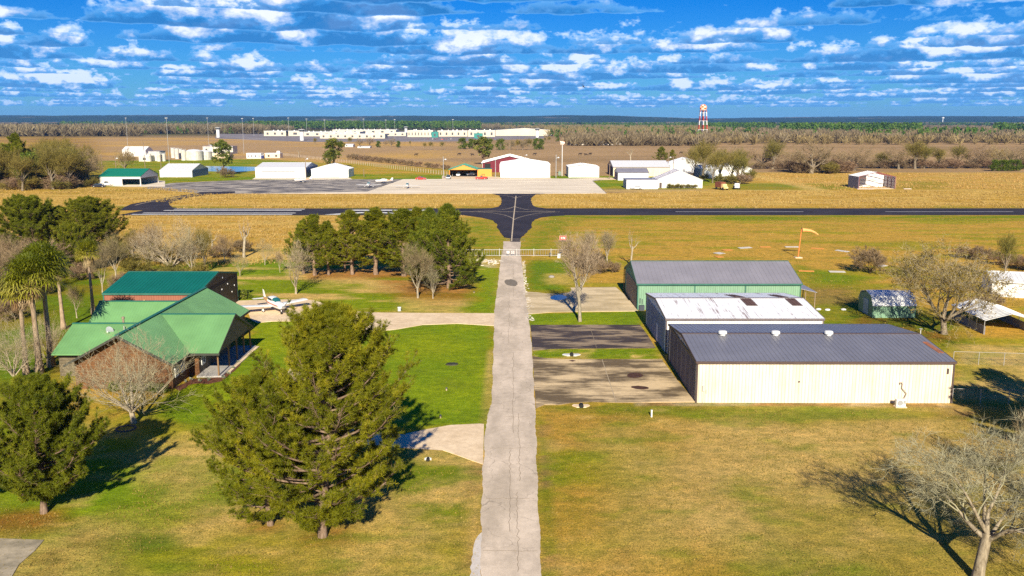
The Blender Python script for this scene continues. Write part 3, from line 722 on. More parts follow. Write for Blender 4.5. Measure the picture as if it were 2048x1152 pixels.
def pine_tree(name, seed, h=14, R=5, cb=.12, nbr=70, tuft=22, nl=.30, nw=.03, trunk_r=.26, mat=None, sec=7, per=5, top=.35, droop=.12, dens=1.0, irregular=.25, leanx=0.0, spr=.62, cone=0.0, pad=.55):
    """trunk, boughs with side branches, and needle bunches gathered in pads towards the bough ends"""
    rg = random.Random(seed); rs = np.random.RandomState(seed)
    big = []; small = []; C = []; D = []
    p = Vector((0, 0, -.1)); n = 10; pts = [p]
    for i in range(n):
        q = Vector((leanx * (i + 1) / n * h + rg.gauss(0, .05), rg.gauss(0, .05), h * .96 * (i + 1) / n)); ra = trunk_r * (1 - .85 * i / n) * (1.25 if i == 0 else 1); rb = trunk_r * (1 - .85 * (i + 1) / n)
        big.append((p, q, ra, rb)); p = q; pts.append(p)
    def on(t):
        f = t * n; i = min(n - 1, int(f)); return pts[i].lerp(pts[i + 1], f - i)
    for k in range(nbr):
        t = cb + (1 - cb) * ((k + rg.random()) / nbr) ** .92
        u = (t - cb) / (1 - cb)
        prof = ((min(1, u / .22) ** .6) * (1 - u) ** .62 * 1.28 * (1 - cone) + cone * (1.05 - u) ** .85) if u < 1 else .05
        L = R * max(.10, prof) * rg.uniform(1 - irregular, 1 + irregular * .6)
        az = k * 2.4 + rg.uniform(-.5, .5); el = -.12 + top * u * 2.2 + rg.uniform(-.15, .15)
        d = Vector((cos(az) * cos(el), sin(az) * cos(el), sin(el)))
        st = on(min(t, .999)); r = .028 + .013 * L; p = st; m = 6
        for i in range(m):
            d = (d + Vector((rg.gauss(0, .08), rg.gauss(0, .08), .03 + .05 * i))).normalized()
            q = p + d * (L / m); small.append((p, q, r, r * .82)); r *= .82
            if (i + 1) / m > 1 - pad or L < 1.6:
                for s in range(sec if i < m - 1 else sec + 2):
                    ax = rg.choice((-1, 1)); lat = Vector((-d.y, d.x, 0)).normalized() * ax
                    dd = (d * rg.uniform(.3, 1) + lat * rg.uniform(.2, 1.1) + Vector((0, 0, rg.uniform(-.15, .7)))).normalized()
                    l2 = min(1.25, .30 + .20 * L) * rg.uniform(.45, 1.15)
                    b0 = p.lerp(q, rg.random()); e = b0 + dd * l2
                    if rg.random() < .8: small.append((b0, e, .014, .008))
                    for w in range(per):
                        if rg.random() > dens: continue
                        f = rg.uniform(.45, 1.05); c = b0.lerp(e, f) + Vector((rg.gauss(0, .06), rg.gauss(0, .06), rg.gauss(0, .05)))
                        C.append(c); D.append((dd * .7 + Vector((0, 0, .55))))
            elif rg.random() < .5:
                lat = Vector((-d.y, d.x, .2)).normalized() * rg.choice((-1, 1)); small.append((q, q + (d * .4 + lat) * rg.uniform(.2, .6), .012, .005))
            p = q
        C.append(p); D.append(d + Vector((0, 0, .3)))
    root = thing(name, None, None)
    tV, tF = merge([tube_mesh(big, 8), tube_mesh(small, 4)])
    mesh_np('trunk', tV, tF, m_pine_bark, root, smooth=True)
    V, F, v = tufts(C, D, tuft, nl, nw, spr, rs, .3)
    # bunches on one bough share a tone, so that light and dark boughs show
    cc = np.array(C); tone = fbm(cc[:, 0] / 1.1 + 5, cc[:, 1] / 1.1 + cc[:, 2] * .9, seed, 2)
    v = np.clip(v * .55 + np.repeat((tone - .25) * 1.1, tuft * 3) * .6, 0, 1)
    mesh_np('crown', V, F, mat or m_needle, root, attr={'v': v})
    root['h'] = float(V[:, 2].max())
    return root

def clump_tree(name, seed, h=9, R=4, cb=.2, lobes=26, n=120, size=.11, mat=None, bm=None, flat=.8, rad=1.2):
    """broad leaved evergreen: leaf clumps carried on limbs"""
    rg = random.Random(seed); rs = np.random.RandomState(seed)
    big = [(Vector((0, 0, -.1)), Vector((0, 0, h * .35)), .2, .15)]; C = []
    for k in range(lobes):
        az = rg.uniform(0, 2 * pi); u = rg.random(); z = h * (cb + (1 - cb) * u * .93)
        rr = R * (sin(pi * min(1, .18 + u * .82)) ** .6) * rg.uniform(.35, .92)
        c = Vector((rr * cos(az), rr * sin(az), z)); C.append(c)
        big.append((Vector((0, 0, h * .3 * rg.random() + h * .05)), c, .07, .02))
    root = thing(name, None, None)
    tV, tF = merge([tube_mesh(big, 5)])
    mesh_np('trunk', tV, tF, bm or m_grey_bark, root, smooth=True)
    C2 = []
    for c in C:
        for j in range(9):
            C2.append([c[0] + rg.gauss(0, rad * .55), c[1] + rg.gauss(0, rad * .55), max(.2, c[2] + rg.gauss(0, rad * .42 * flat))])
    V, F, v = leaves(np.array(C2), n // 9, rad * .45, size, rs)
    mesh_np('crown', V, F, mat or m_leaf, root, attr={'v': v})
    root['h'] = float(V[:, 2].max())
    return root

used = set()
def plant(proto, px, py, top=None, h=None, w=None, rz=None, label=None, cat='tree', group=None, name=None, XY=None, seed=0):
    """place a copy (the first call moves the built one itself); top = photo row of its top"""
    x, y = XY if XY else G(px, py)
    if h is None: h = ZT(px, top, y)
    s = h / proto['h']; sw = s * (w or 1)
    if rz is None: rz = random.Random(int(px * 7 + py * 13 + seed)).uniform(0, 6.28)
    if proto.name in used:
        o = dup(proto, (x, y, 0), rz, (sw, sw, s), label, cat, group, name)
    else:
        used.add(proto.name); KIDS[proto.name] = [(c, []) for c in kids(proto)]
        o = proto; o.location = (x, y, 0); o.rotation_euler = (0, 0, rz); o.scale = (sw, sw, s); tag(o, label, cat, group)
        if name: pass
    return o

def scatter_grass(name, label, quads, n, h, w, blades, mat, seed, mask=None):
    rs = np.random.RandomState(seed); P = []
    for px in quads:
        poly = [G(*p) for p in px]; a = np.array(poly)
        area = .5 * abs(np.dot(a[:, 0], np.roll(a[:, 1], 1)) - np.dot(a[:, 1], np.roll(a[:, 0], 1)))
        k = int(n * area); x = rs.uniform(a[:, 0].min(), a[:, 0].max(), k * 3); y = rs.uniform(a[:, 1].min(), a[:, 1].max(), k * 3)
        m = sdist(poly, x, y) > .1
        if mask: m &= fbm(x / mask[0], y / mask[1], seed, 4) + rs.normal(size=len(x)) * .04 > mask[2]
        P.append(np.stack([x[m], y[m]], 1)[:k])
    P = np.concatenate(P); C_ = np.concatenate([P, np.zeros((len(P), 1))], 1)
    V, F, v = tufts(C_, np.tile([[0, 0, 1.]], (len(C_), 1)), blades, h, w, .38, rs, .5)
    o = mesh_np(name, V, F, mat, attr={'v': v}); tag(o, label, 'grass', None, 'stuff'); return o
# ---- prototypes
P_big = pine_tree('pine_tree', 5, h=14.5, R=6.3, leanx=.085, cb=.06, nbr=104, tuft=20, nl=.27, nw=.030, sec=9, per=5, dens=.9, irregular=.36, spr=.8, top=.34, pad=.62)
P_round = pine_tree('pine_tree', 8, h=9.6, R=5.0, cb=.10, nbr=88, tuft=22, nl=.27, nw=.034, sec=8, per=5, dens=.95, irregular=.25, spr=.85, top=.36, pad=.7, mat=leafmat('olive_needles', (.07, .095, .006), (.23, .235, .012), (.44, .38, .028), .3))
P_mid = [pine_tree('pine_tree', 20 + i, h=11, R=r, cb=cb, nbr=nb, tuft=14, nl=.34, nw=.05, sec=6, per=3, dens=.9, irregular=irr, spr=.8, mat=mt, cone=.75, top=.5)
         for i, (r, cb, nb, irr, mt) in enumerate([(4.1, .16, 64, .5, m_needle), (3.9, .20, 56, .55, m_needle), (4.6, .03, 104, .25, m_needle_dark)])]
P_far = clump_tree('pine_tree', 31, h=11, R=3.4, cb=.35, lobes=22, n=110, size=.22, mat=leafmat('far_needles', (.05, .085, .012), (.13, .15, .018), (.22, .22, .03), .2), bm=m_pine_bark, rad=1.25)
P_round_far = clump_tree('evergreen_tree', 33, h=9, R=4.2, cb=.12, lobes=34, n=150, size=.17, rad=1.3, mat=leafmat('live_oak_leaves', (.045, .085, .008), (.12, .165, .012), (.22, .24, .02), .25))
B_vase = bare_tree('bare_tree', 41, h=8, fork=.16, limbs=7, spread=.62, levels=4, r0=.16, wander=.13, kid=(4, 4, 3), twig=1, twigw=.018, bm=m_pale_bark, tm=m_twig_pale, up=.12)
B_vase2 = bare_tree('bare_tree', 42, h=8, fork=.22, limbs=6, spread=.72, levels=4, r0=.15, wander=.13, kid=(4, 4, 4), twig=2, twigw=.018, bm=m_pale_bark, tm=m_twig, up=.14)
B_near = bare_tree('bare_tree', 43, h=8, fork=.17, limbs=12, spread=.95, levels=4, r0=.19, wander=.12, kid=(5, 5, 3), twig=1, twigw=.013, bm=bark('ash_bark', (.32, .26, .18), (.52, .44, .32)), tm=leafmat('ash_twigs', (.30, .235, .14), (.44, .36, .24), (.56, .48, .35), 0, .9), up=.08, twl=.45)
B_oak = bare_tree('bare_oak_tree', 47, h=9, fork=.30, limbs=8, spread=1.15, levels=4, r0=.25, wander=.24, kid=(7, 6, 5), twig=3, twigw=.013, bm=bark('oak_bark', (.15, .12, .08), (.36, .30, .21)), tm=leafmat('oak_twigs', (.21, .18, .105), (.38, .33, .22), (.55, .49, .36), 0, .9), up=.05, twl=.42, ratio=.60, hang=.05)
B_oakfar = bare_tree('bare_oak_tree', 48, h=12, fork=.2, limbs=8, spread=1.0, levels=3, r0=.45, wander=.24, kid=(6, 6, 5), twig=4, twigw=.045, bm=m_grey_bark, tm=m_twig, up=.06, ratio=.62, twl=.6)
B_tall = bare_tree('bare_tree', 49, h=12, fork=.3, limbs=7, spread=.55, levels=3, r0=.25, wander=.16, kid=(6, 6, 5), twig=5, twigw=.038, bm=m_grey_bark, tm=m_twig_olive, up=.2, ratio=.6, twl=.55)
B_dead = bare_tree('dead_tree', 55, h=9, fork=.45, limbs=4, spread=.6, levels=2, r0=.22, wander=.2, kid=(4, 3), twig=1, twigw=.04, bm=m_pale_bark, tm=m_twig_pale, up=.15)
B_leafy = bare_tree('autumn_tree', 50, h=12, fork=.16, limbs=10, spread=.95, levels=4, r0=.36, wander=.17, kid=(6, 5, 4), twig=2, twigw=.028, bm=m_grey_bark, tm=m_twig_pale, up=.07, leafm=m_gold_leaf, leafn=(.42, 6, .4, .07), twl=.42)
B_drive = bare_tree('sweetgum_tree', 51, h=11.8, fork=.34, limbs=9, spread=.5, levels=3, r0=.19, wander=.15, kid=(6, 6, 5), twig=5, twigw=.022, bm=m_pale_bark, tm=leafmat('tan_twigs', (.19, .145, .08), (.31, .245, .15), (.43, .36, .24), 0, .9), up=.16, ratio=.58, twl=.45)
B_bush = bare_tree('twiggy_bush', 52, h=4, fork=.08, limbs=9, spread=.9, levels=3, r0=.10, wander=.2, kid=(5, 5, 4), twig=7, twigw=.04, bm=m_brown_twig, tm=leafmat('bush_twigs', (.15, .095, .05), (.25, .17, .10), (.34, .25, .16), 0, .9), up=.1, twl=.9)
B_olive = bare_tree('twiggy_bush', 53, h=4, fork=.08, limbs=9, spread=.9, levels=3, r0=.10, wander=.2, kid=(5, 5, 4), twig=7, twigw=.045, bm=m_brown_twig, tm=m_twig_olive, up=.1, twl=.9)

# ---- foreground
plant(P_big, 645, 1073, 590, rz=0, w=1.0, label='largest foreground pine, tallest of the clump beside the road', cat='pine', group=None)
plant(P_big, 541, 1050, 730, rz=3.9, w=1.05, label='smaller leaning pine on the left edge of the foreground clump', cat='pine')
plant(P_big, 575, 1035, 735, rz=.6, w=1.0, label='pine half hidden behind the largest foreground pine, trunk in its shade', cat='pine', XY=(-12.9, 56.0))
plant(P_round, 88, 1026, 738, rz=.3, w=.9, label='dense rounded pine at the lower left casting a dark shadow', cat='pine')
plant(P_round, -60, 1010, 800, rz=1.3, w=.8, label='pine cut off by the left edge of the photo', cat='pine')
plant(B_near, 268, 846, 640, rz=.6, w=1.2, label='pale bare tree with many slender limbs in front of the brown gable', cat='tree')
plant(B_oak, 1955, 1160, 822, rz=4.0, w=1.05, label='gnarled bare oak at the lower right corner', cat='oak')
plant(B_vase2, 2075, 1010, 800, rz=1, w=1.0, label='bare tree at the right edge behind the gnarled oak', cat='tree')
for (x, y, hh, q, lb) in ((44, 80, 11, .8, 'big evergreen tree'),):
    pass
# trees off the frame to the right and behind it throw the dark shadow over the far corner of the beige hangar
plant(P_round, 0, 0, h=11, XY=(43.6, 62.5), w=.9, rz=.5, label='evergreen tree just outside the right edge shading the fence corner', cat='tree')
plant(P_big, 0, 0, h=10, XY=(48.5, 70), rz=.9, w=.8, label='pine just outside the right edge shading the bright hangar corner', cat='pine')
# ---- round the house
plant(B_vase, 592, 588, 470, rz=.2, w=1.0, label='pale vase-shaped bare tree on the lawn behind the parked airplane', cat='tree')
plant(B_vase2, 836, 596, 474, rz=1.9, w=1.0, label='broad round-headed bare tree in front of the darkest pine', cat='tree')
plant(B_vase, 866, 597, 520, rz=3.0, w=.8, label='thin bare tree leaning beside the round-headed bare tree', cat='tree')
plant(B_drive, 1160, 643, 450, rz=.4, w=1.0, label='upright bare tree on the grass strip between the concrete pads', cat='tree')
for q, (px, py, top, pr, w, lb) in enumerate([
        (630, 551, 425, 0, 1.29, 'slim pine at the left end of the row beyond the lawn'), (657, 550, 438, 1, 1.12, 'thin-trunked pine second from the left end of the row'),
        (608, 548, 437, 1, 1.01, 'short pine leaning out of the left end of the pine row'),
        (705, 549, 416, 0, 1.23, 'pine with a clear trunk left of the row\'s middle'), (752, 549, 411, 1, 1.51, 'pine with a thick clear trunk in the middle of the row'),
        (690, 543, 455, 1, 1.12, 'low pine filling the gap between the slim and clear-trunked pines'),
        (808, 552, 413, 0, 1.51, 'wide pine right of the row\'s middle behind the bare tree'), (838, 550, 410, 1, 1.34, 'pine with a forked top just left of the darkest pine'),
        (862, 566, 412, 2, 1.0, 'dense pine joined to the left side of the darkest pine'), (898, 576, 403, 2, 1.15, 'darkest and broadest pine, foliage down to the ground beside the road')]):
    plant(P_mid[pr], px, py, top, w=w, label=lb, cat='pine')
for q, (px, py, top, w, lb) in enumerate([(62, 520, 385, 1.15, 'dark round-headed pine at the left edge beyond the palms'), (185, 515, 388, 1.2, 'dark round-headed pine beside the threshold of the runway'),
        (125, 510, 408, 1.0, 'lower dark pine between the two round-headed pines'), (150, 545, 440, .9, 'shaded pine below the two round-headed pines')]):
    plant(P_round, px, py, top, w=w * 1.05, label=lb, cat='pine')
G1 = 'bare trees in the thicket behind the green-roofed house'
for q, (px, py, top, pr, w) in enumerate([(345, 550, 418, B_near, 1.15), (300, 545, 430, B_vase2, 1.0), (232, 560, 455, B_vase2, .9), (385, 552, 440, B_vase, 1.0), (410, 545, 445, B_tall, 1.0), (480, 552, 500, B_vase, .9),
        (488, 515, 430, B_dead, 1.1), (425, 512, 445, B_dead, .9), (450, 525, 460, B_vase2, 1.0), (35, 600, 470, B_vase2, 1.2), (-20, 620, 480, B_vase2, 1.2), (75, 560, 465, B_bush, 1), (12, 560, 455, B_vase2, 1.1), (268, 530, 450, B_tall, 1),
        (530, 530, 470, B_vase, .8), (205, 585, 480, B_vase2, .7), (560, 545, 495, B_vase2, .6)]):
    plant(pr, px, py, top, w=w, label='bare tree among the thicket of bare trees behind the green-roofed house', cat='tree', group=G1, seed=q)
G2 = 'twiggy bushes in the thicket behind the palms'
for q, (px, py, top, pr, w) in enumerate([(20, 520, 475, B_bush, 1.3), (60, 545, 500, B_olive, 1.3), (110, 545, 500, B_bush, 1.2), (230, 520, 470, B_olive, 1.3), (270, 555, 500, B_olive, 1.3), (310, 525, 480, B_olive, 1.4), (380, 520, 485, B_bush, 1.4),
        (0, 600, 545, B_olive, 1.3), (30, 640, 590, B_bush, 1.2), (-30, 560, 500, B_bush, 1.5), (90, 590, 550, B_olive, 1.1), (245, 590, 540, B_bush, .9), (440, 515, 485, B_bush, 1.6), (340, 560, 520, B_olive, 1.2), (400, 560, 520, B_olive, 1.2), (480, 505, 475, B_bush, 1.4), (160, 560, 520, B_bush, 1.2)]):
    plant(pr, px, py, top, w=w, label='low twiggy bush in the thicket behind the palms and the dark hangar', cat='bush', group=G2, seed=q)
plant(B_near, 30, 770, 610, w=.7, rz=1.2, label='bare tree at the left edge in front of the palm trunks', cat='tree')
plant(B_near, 102, 735, 610, w=.55, rz=2.2, label='slender bare tree between the palm trunks and the porch roof', cat='tree')
plant(B_vase2, 154, 636, 560, w=.8, label='small dark many-stemmed tree between the tall lone palm and the dark palm', cat='tree')
# ---- right side
plant(B_leafy, 1888, 668, 455, rz=.8, w=1.02, label='wide tree with golden leaves beside the green shed', cat='tree')
plant(B_bush, 1740, 546, 487, w=1.1, label='lone twiggy grey bush in the field left of the golden tree', cat='bush')
plant(B_tall, 2010, 560, 455, w=.8, label='tall pale bare tree in the field behind the golden tree', cat='tree')
plant(B_drive, 1215, 537, 455, w=1.0, label='bare tree with tan twigs in front of the big green hangar\'s corner', cat='tree')
plant(B_dead, 1262, 532, 452, w=.8, rz=1, label='dead white-branched tree beside the green hangar', cat='tree')
plant(B_drive, 1172, 545, 452, w=.95, label='bare tree growing at the right end of the gate', cat='tree')
for q, (px, py, top) in enumerate([(1165, 535, 505), (1200, 548, 515), (1225, 545, 520), (1190, 530, 500)]):
    plant(B_bush, px, py, top, w=1.2, label='brown brush at the foot of the trees near the gate end', cat='bush', group='brush near the gate', seed=q)
for q, (px, py, top) in enumerate([(1960, 520, 488), (2000, 530, 500), (2040, 540, 505), (2080, 545, 500), (1925, 515, 490), (1985, 615, 580), (1960, 620, 590)]):
    plant(B_bush, px, py, top, w=1.4, label='brown brush in the hedge at the right edge of the field', cat='bush', group='brush at the right field edge', seed=q)
# house shrubs
SH = clump_tree('shrub', 61, h=1.6, R=1.0, cb=.1, lobes=16, n=110, size=.06, rad=.42, mat=leafmat('shrub_leaves', (.07, .12, .01), (.17, .22, .02), (.28, .3, .03), .3))
plant(SH, 487, 598, 577, w=1.2, label='rounded clipped shrub by the corner of the dark hangar', cat='shrub')
for q, (px, py, lb) in enumerate([(300, 783, 'low shrub under the brown gable behind the bare tree'), (322, 786, 'low shrub right of the first under the brown gable'), (262, 785, 'low shrub at the middle of the brown gable wall'), (226, 782, 'low shrub left of the middle of the brown gable wall')]):
    plant(SH, px, py, py - 20, w=1.3, label=lb, cat='shrub')
GB = 'small plants in the mulch bed along the porch'
PL = bare_tree('bedding_plant', 62, h=.7, fork=.1, limbs=6, spread=.8, levels=2, r0=.02, kid=(4, 3), twig=8, twigw=.03, bm=m_brown_twig, tm=leafmat('grey_green_leaves', (.2, .22, .14), (.35, .38, .27), (.5, .5, .4), .2), twl=1.2)
for q, (px, py) in enumerate([(383, 760), (400, 763), (418, 762), (447, 757), (458, 748), (466, 738), (475, 727), (484, 716), (492, 706), (500, 698), (372, 765), (503, 690)]):
    plant(PL, px, py, h=.6, w=1.2, label='small grey-green plant in the mulch bed along the porch', cat='plant', group=GB, seed=q)
# ---- palms
m_frond = leafmat('palm_fronds', (.09, .12, .008), (.29, .28, .02), (.58, .48, .12), .4, .4)
m_dead_frond = leafmat('dead_fronds', (.20, .12, .05), (.34, .23, .11), (.46, .35, .20), .1, .8)
m_palm_trunk = bark('palm_trunk', (.20, .14, .09), (.42, .31, .21), 5)
def palm(name, seed, h=9, R=1.9, n=46, lean=.0):
    rg = random.Random(seed); rs = np.random.RandomState(seed)
    root = thing(name, None, None)
    b = MB(); rings = []
    for i in range(15):
        t = i / 14; r = .20 * (1 - t) ** 6 + .25 - .06 * t + .012 * sin(i * 2.1)
        cx = lean * h * t ** 1.6; rings.append([(cx + r * cos(2 * pi * k / 10), r * sin(2 * pi * k / 10), -.05 + (h - .6) * t) for k in range(10)])
    b.loft(rings); b.build('trunk', m_palm_trunk, root, smooth=True)
    top = np.array([lean * h, 0, h - .5])
    V = []; v = []; DV = []; dv = []
    def fan(dirv, petl, bl, dead, rgv):
        d = np.array(dirv) / np.linalg.norm(dirv); side = np.cross(d, [0, 0, 1.]); side /= np.linalg.norm(side) + 1e-6; upv = np.cross(side, d)
        sag = .25 if not dead else .6
        hub = top + d * petl + np.array([0, 0, -sag * petl * .5])
        T = DV if dead else V; tv = dv if dead else v
        T.append([top - side * .02, top + side * .02, hub]); tv += [rgv] * 3
        nb = 15
        for k in range(nb):
            a = (k / (nb - 1) - .5) * 3.9
            bd = d * cos(a) + side * sin(a) + upv * .12 * rg.uniform(-1, 1); L = bl * (1 - .16 * abs(a) / 2) * rg.uniform(.85, 1.1)
            mid_ = hub + bd * L * .55; w = np.cross(bd, upv) * .055
            tip = mid_ + bd * L * .35 + np.array([0, 0, -L * (rg.uniform(.1, .45) if not dead else .8)])
            T.append([hub, mid_ - w, mid_ + w]); T.append([mid_ - w, tip, mid_ + w]); tv += [rgv] * 6
    for i in range(n):
        u = i / n; el = 1.30 - 1.55 * u + rg.uniform(-.15, .15); az = i * 2.4 + rg.uniform(-.3, .3)
        fan((cos(az) * cos(el) + .12, sin(az) * cos(el), sin(el)), rg.uniform(.75, 1.15) * R * .55, R * rg.uniform(.5, .66), False, min(1, max(0, .12 + .75 * u * rg.uniform(.5, 1.2))))
    for i in range(20):
        az = i * 2.4; el = -.75 - .65 * rg.random()
        fan((cos(az) * cos(el), sin(az) * cos(el), sin(el)), R * rg.uniform(.15, .4), R * rg.uniform(.3, .42), True, rg.random())
    for nm, A, av, mt in (('fronds', V, v, m_frond), ('dead_fronds', DV, dv, m_dead_frond)):
        A = np.array(A).reshape(-1, 3); mesh_np(nm, A, np.arange(len(A)).reshape(-1, 3), mt, root, attr={'v': np.array(av)})
    root['h'] = float(np.array(V).reshape(-1, 3)[:, 2].max())
    return root
PM = [palm('palm_tree', 71, 9, 2.7, 84, -.02), palm('palm_tree', 72, 9, 2.3, 66, .015)]
for (px, py, top, pr, w, lb) in [(80, 747, 500, 0, .95, 'tallest fan palm of the left cluster, pale trunk nearest the viewer'), (53, 748, 540, 1, .9, 'fan palm leftmost in the cluster with a ragged dead skirt'),
        (103, 733, 478, 0, .85, 'fan palm on the right of the cluster beside the porch roof'), (127, 658, 498, 1, .95, 'dark shaded fan palm behind the left cluster'), (187, 628, 472, 1, .80, 'lone fan palm standing left of the dark hangar')]:
    plant(PM[pr], px, py, top, w=w, label=lb, cat='palm')

# ---- middle distance
def many(lst, group, label, cat):
    for q, (pr, px, py, top, w) in enumerate(lst): plant(pr, px, py, top, w=w, label=label, cat=cat, group=group, seed=q * 5)
rg = random.Random(77)
L_ = []
for i in range(56):
    px = rg.uniform(-120, 180); py = rg.uniform(356, 379) if px > 60 else rg.uniform(350, 382)
    L_.append((rg.choice([B_tall, B_oakfar, B_tall, B_tall]), px, py, py - rg.uniform(60, 98) * (1 if px < 150 else .85), 1.35))
many(L_, 'bare trees of the wood at the left edge', 'bare tree in the dense wood left of the green-roofed shelter', 'tree')
many([(P_round_far, 18, 372, 285, .8), (P_mid[1], 38, 375, 262, 1.0), (P_round_far, 70, 378, 300, .9), (P_round_far, 55, 372, 292, .9)], 'dark evergreens in the wood at the left edge', 'dark evergreen tree rising out of the wood at the left edge', 'tree')
L_ = [(rg.choice([B_bush, B_olive]), rg.uniform(-60, 200), rg.uniform(368, 381), 0, 1.5) for i in range(18)]
many([(a, b, c, c - rg.uniform(20, 34), w) for a, b, c, d, w in L_], 'brush under the wood at the left edge', 'brush at the foot of the wood left of the shelter', 'bush')
plant(B_leafy, 250, 342, 290, w=.9, label='round tree turning yellow behind the green-roofed shelter', cat='tree')
plant(P_far, 447, 350, 278, w=1.0, label='layered pine behind the white barn', cat='pine')
plant(P_far, 668, 336, 275, w=1.3, label='tall pine rising between the two white hangars', cat='pine')
plant(P_far, 655, 338, 305, w=1.0, label='shorter pine at the foot of the tall pine between the white hangars', cat='pine')
plant(P_far, 966, 330, 272, w=1.2, label='pine behind the orange hangar', cat='pine')
plant(P_mid[0], 1322, 326, 292, w=1.3, label='dark pine behind the wide beige hangar', cat='pine')
plant(P_mid[0], 1344, 326, 298, w=1.0, label='slimmer dark pine behind the wide beige hangar', cat='pine')
plant(B_dead, 1261, 328, 290, w=1.1, label='dead dark tree standing behind the wide beige hangar', cat='tree')
plant(B_bush, 452, 355, 332, w=1.3, label='bare bush in the grass in front of the layered pine', cat='bush')
many([(B_tall, 1388, 352, 285, 1.3), (B_tall, 1405, 358, 272, 1.3), (B_oakfar, 1420, 350, 278, 1.2), (B_tall, 1440, 362, 290, 1.3), (B_tall, 1462, 366, 298, 1.3), (B_tall, 1480, 368, 305, 1.2), (B_oakfar, 1448, 352, 282, 1.2), (B_tall, 1476, 358, 290, 1.2), (B_tall, 1425, 366, 300, 1.0)],
     'bare trees in the thicket beside the long white building', 'slender bare tree in the thicket right of the long white building', 'tree')
many([(B_olive, 1440, 366, 345, 1.3), (B_olive, 1465, 368, 345, 1.5), (B_bush, 1485, 368, 345, 1.5), (B_olive, 1410, 362, 345, 1.4), (B_olive, 1500, 362, 335, 1.3)], 'brush under the thicket beside the long white building', 'low brush under the thicket right of the long white building', 'bush')
for (pr, px, py, top, w, lb) in [(B_oakfar, 1522, 336, 279, 1.49, 'bare yellowish oak at the left end of the field-edge row'), (B_tall, 1545, 338, 273, 1.62, 'olive-tinted tree beside the yellowish oak'), (B_oakfar, 1622, 347, 273, 1.69, 'broad dark bare oak left of the steel-framed open hangar'),
        (B_oakfar, 1708, 342, 283, 1.49, 'bare oak directly behind the steel-framed open hangar'), (B_tall, 1762, 337, 300, 1.76, 'small bare tree right of the open hangar'), (B_oakfar, 1797, 338, 287, 1.35, 'bare tree left of the tallest trees in the field-edge row'),
        (B_tall, 1830, 338, 275, 2.03, 'tall pale-twigged tree in the middle of the field-edge row'), (B_tall, 1848, 337, 285, 1.76, 'bare tree just right of the tall pale-twigged one'), (B_tall, 1876, 337, 291, 1.62, 'bare tree ending the dense part of the field-edge row'),
        (B_oakfar, 1948, 336, 282, 1.49, 'spreading bare oak standing alone toward the right edge'), (B_tall, 1917, 336, 285, 1.49, 'thin bare tree just left of the lone spreading oak'), (B_leafy, 1994, 336, 285, 1.08, 'olive-leaved tree near the right edge of the field'),
        (B_oakfar, 2036, 340, 285, 1.49, 'bare oak at the right edge of the photo'), (B_oakfar, 2085, 340, 280, 1.49, 'bare oak just outside the right edge')]:
    plant(pr, px, py, top, w=w, label=lb, cat='tree')
many([(B_bush, 1580 + 12 * i, 342 + (i % 3) * 2, 314 + (i % 4) * 3, 1.7) for i in range(9)] + [(B_bush, 1690 + 17 * i, 336 + (i % 2), 313 + (i % 4) * 3, 1.7) for i in range(23)] + [(B_bush, 1520 + 18 * i, 338, 322, 1.5) for i in range(4)] + [(B_olive, 1660, 348, 320, 1.5), (B_bush, 1675, 346, 316, 1.5)],
     'brush along the field edge on the right', 'low brown brush along the field edge on the right', 'bush')
many([(P_round_far, 1990 + 14 * i, 342, 318, 1.2) for i in range(4)], 'dark evergreen bushes at the right edge of the field', 'dark evergreen bush under the trees at the right edge', 'bush')
# clumps in the pasture
many([(P_round_far, 925, 298, 274, 1.1), (P_round_far, 943, 297, 276, 1.1), (P_round_far, 980, 299, 276, 1.0), (P_round_far, 1002, 300, 276, 1.0), (P_round_far, 1082, 299, 276, .9), (P_round_far, 1072, 299, 275, .8), (P_round_far, 757, 295, 281, 1.0), (P_round_far, 797, 295, 281, 1.0), (P_round_far, 715, 278, 276, 1.0), (P_round_far, 1115, 283, 269, .8), (P_round_far, 1140, 283, 266, .9)],
     'dark round evergreens in the pasture clumps', 'dark round evergreen in a clump in the brown pasture', 'tree')
many([(B_oakfar, 1045, 300, 271, 1.1), (B_oakfar, 1020, 299, 275, 1.1), (B_tall, 1058, 300, 274, 1.2), (B_tall, 1035, 300, 276, 1.2), (B_tall, 955, 298, 278, 1.0), (B_tall, 850, 299, 283, 1.1), (B_tall, 862, 300, 281, 1.2), (B_tall, 884, 299, 281, 1.2), (B_oakfar, 740, 292, 270, 1.1), (B_oakfar, 720, 292, 274, 1.1), (B_tall, 700, 290, 272, 1.2), (B_oakfar, 782, 293, 273, 1.1), (B_oakfar, 770, 292, 278, .9), (B_tall, 630, 290, 274, 1.2), (B_tall, 820, 292, 280, 1.0), (B_tall, 1098, 285, 272, 1.2), (B_tall, 1090, 284, 274, 1.2)],
     'bare trees in the pasture clumps', 'bare tree in a clump in the brown pasture', 'tree')
many([(B_bush, x, 318 + (x - 700) * .11, 305 + (x - 700) * .115, 1.5) for x in (705, 716, 728, 738, 752, 764, 778, 790, 806, 822, 838, 856, 872, 890)], 'brown brush along the pasture fence', 'brown brush along the wire fence behind the hangars', 'bush')
plant(B_dead, 598, 315, 296, w=1.4, label='leafless grey tree alone in the pasture before the prison', cat='tree')

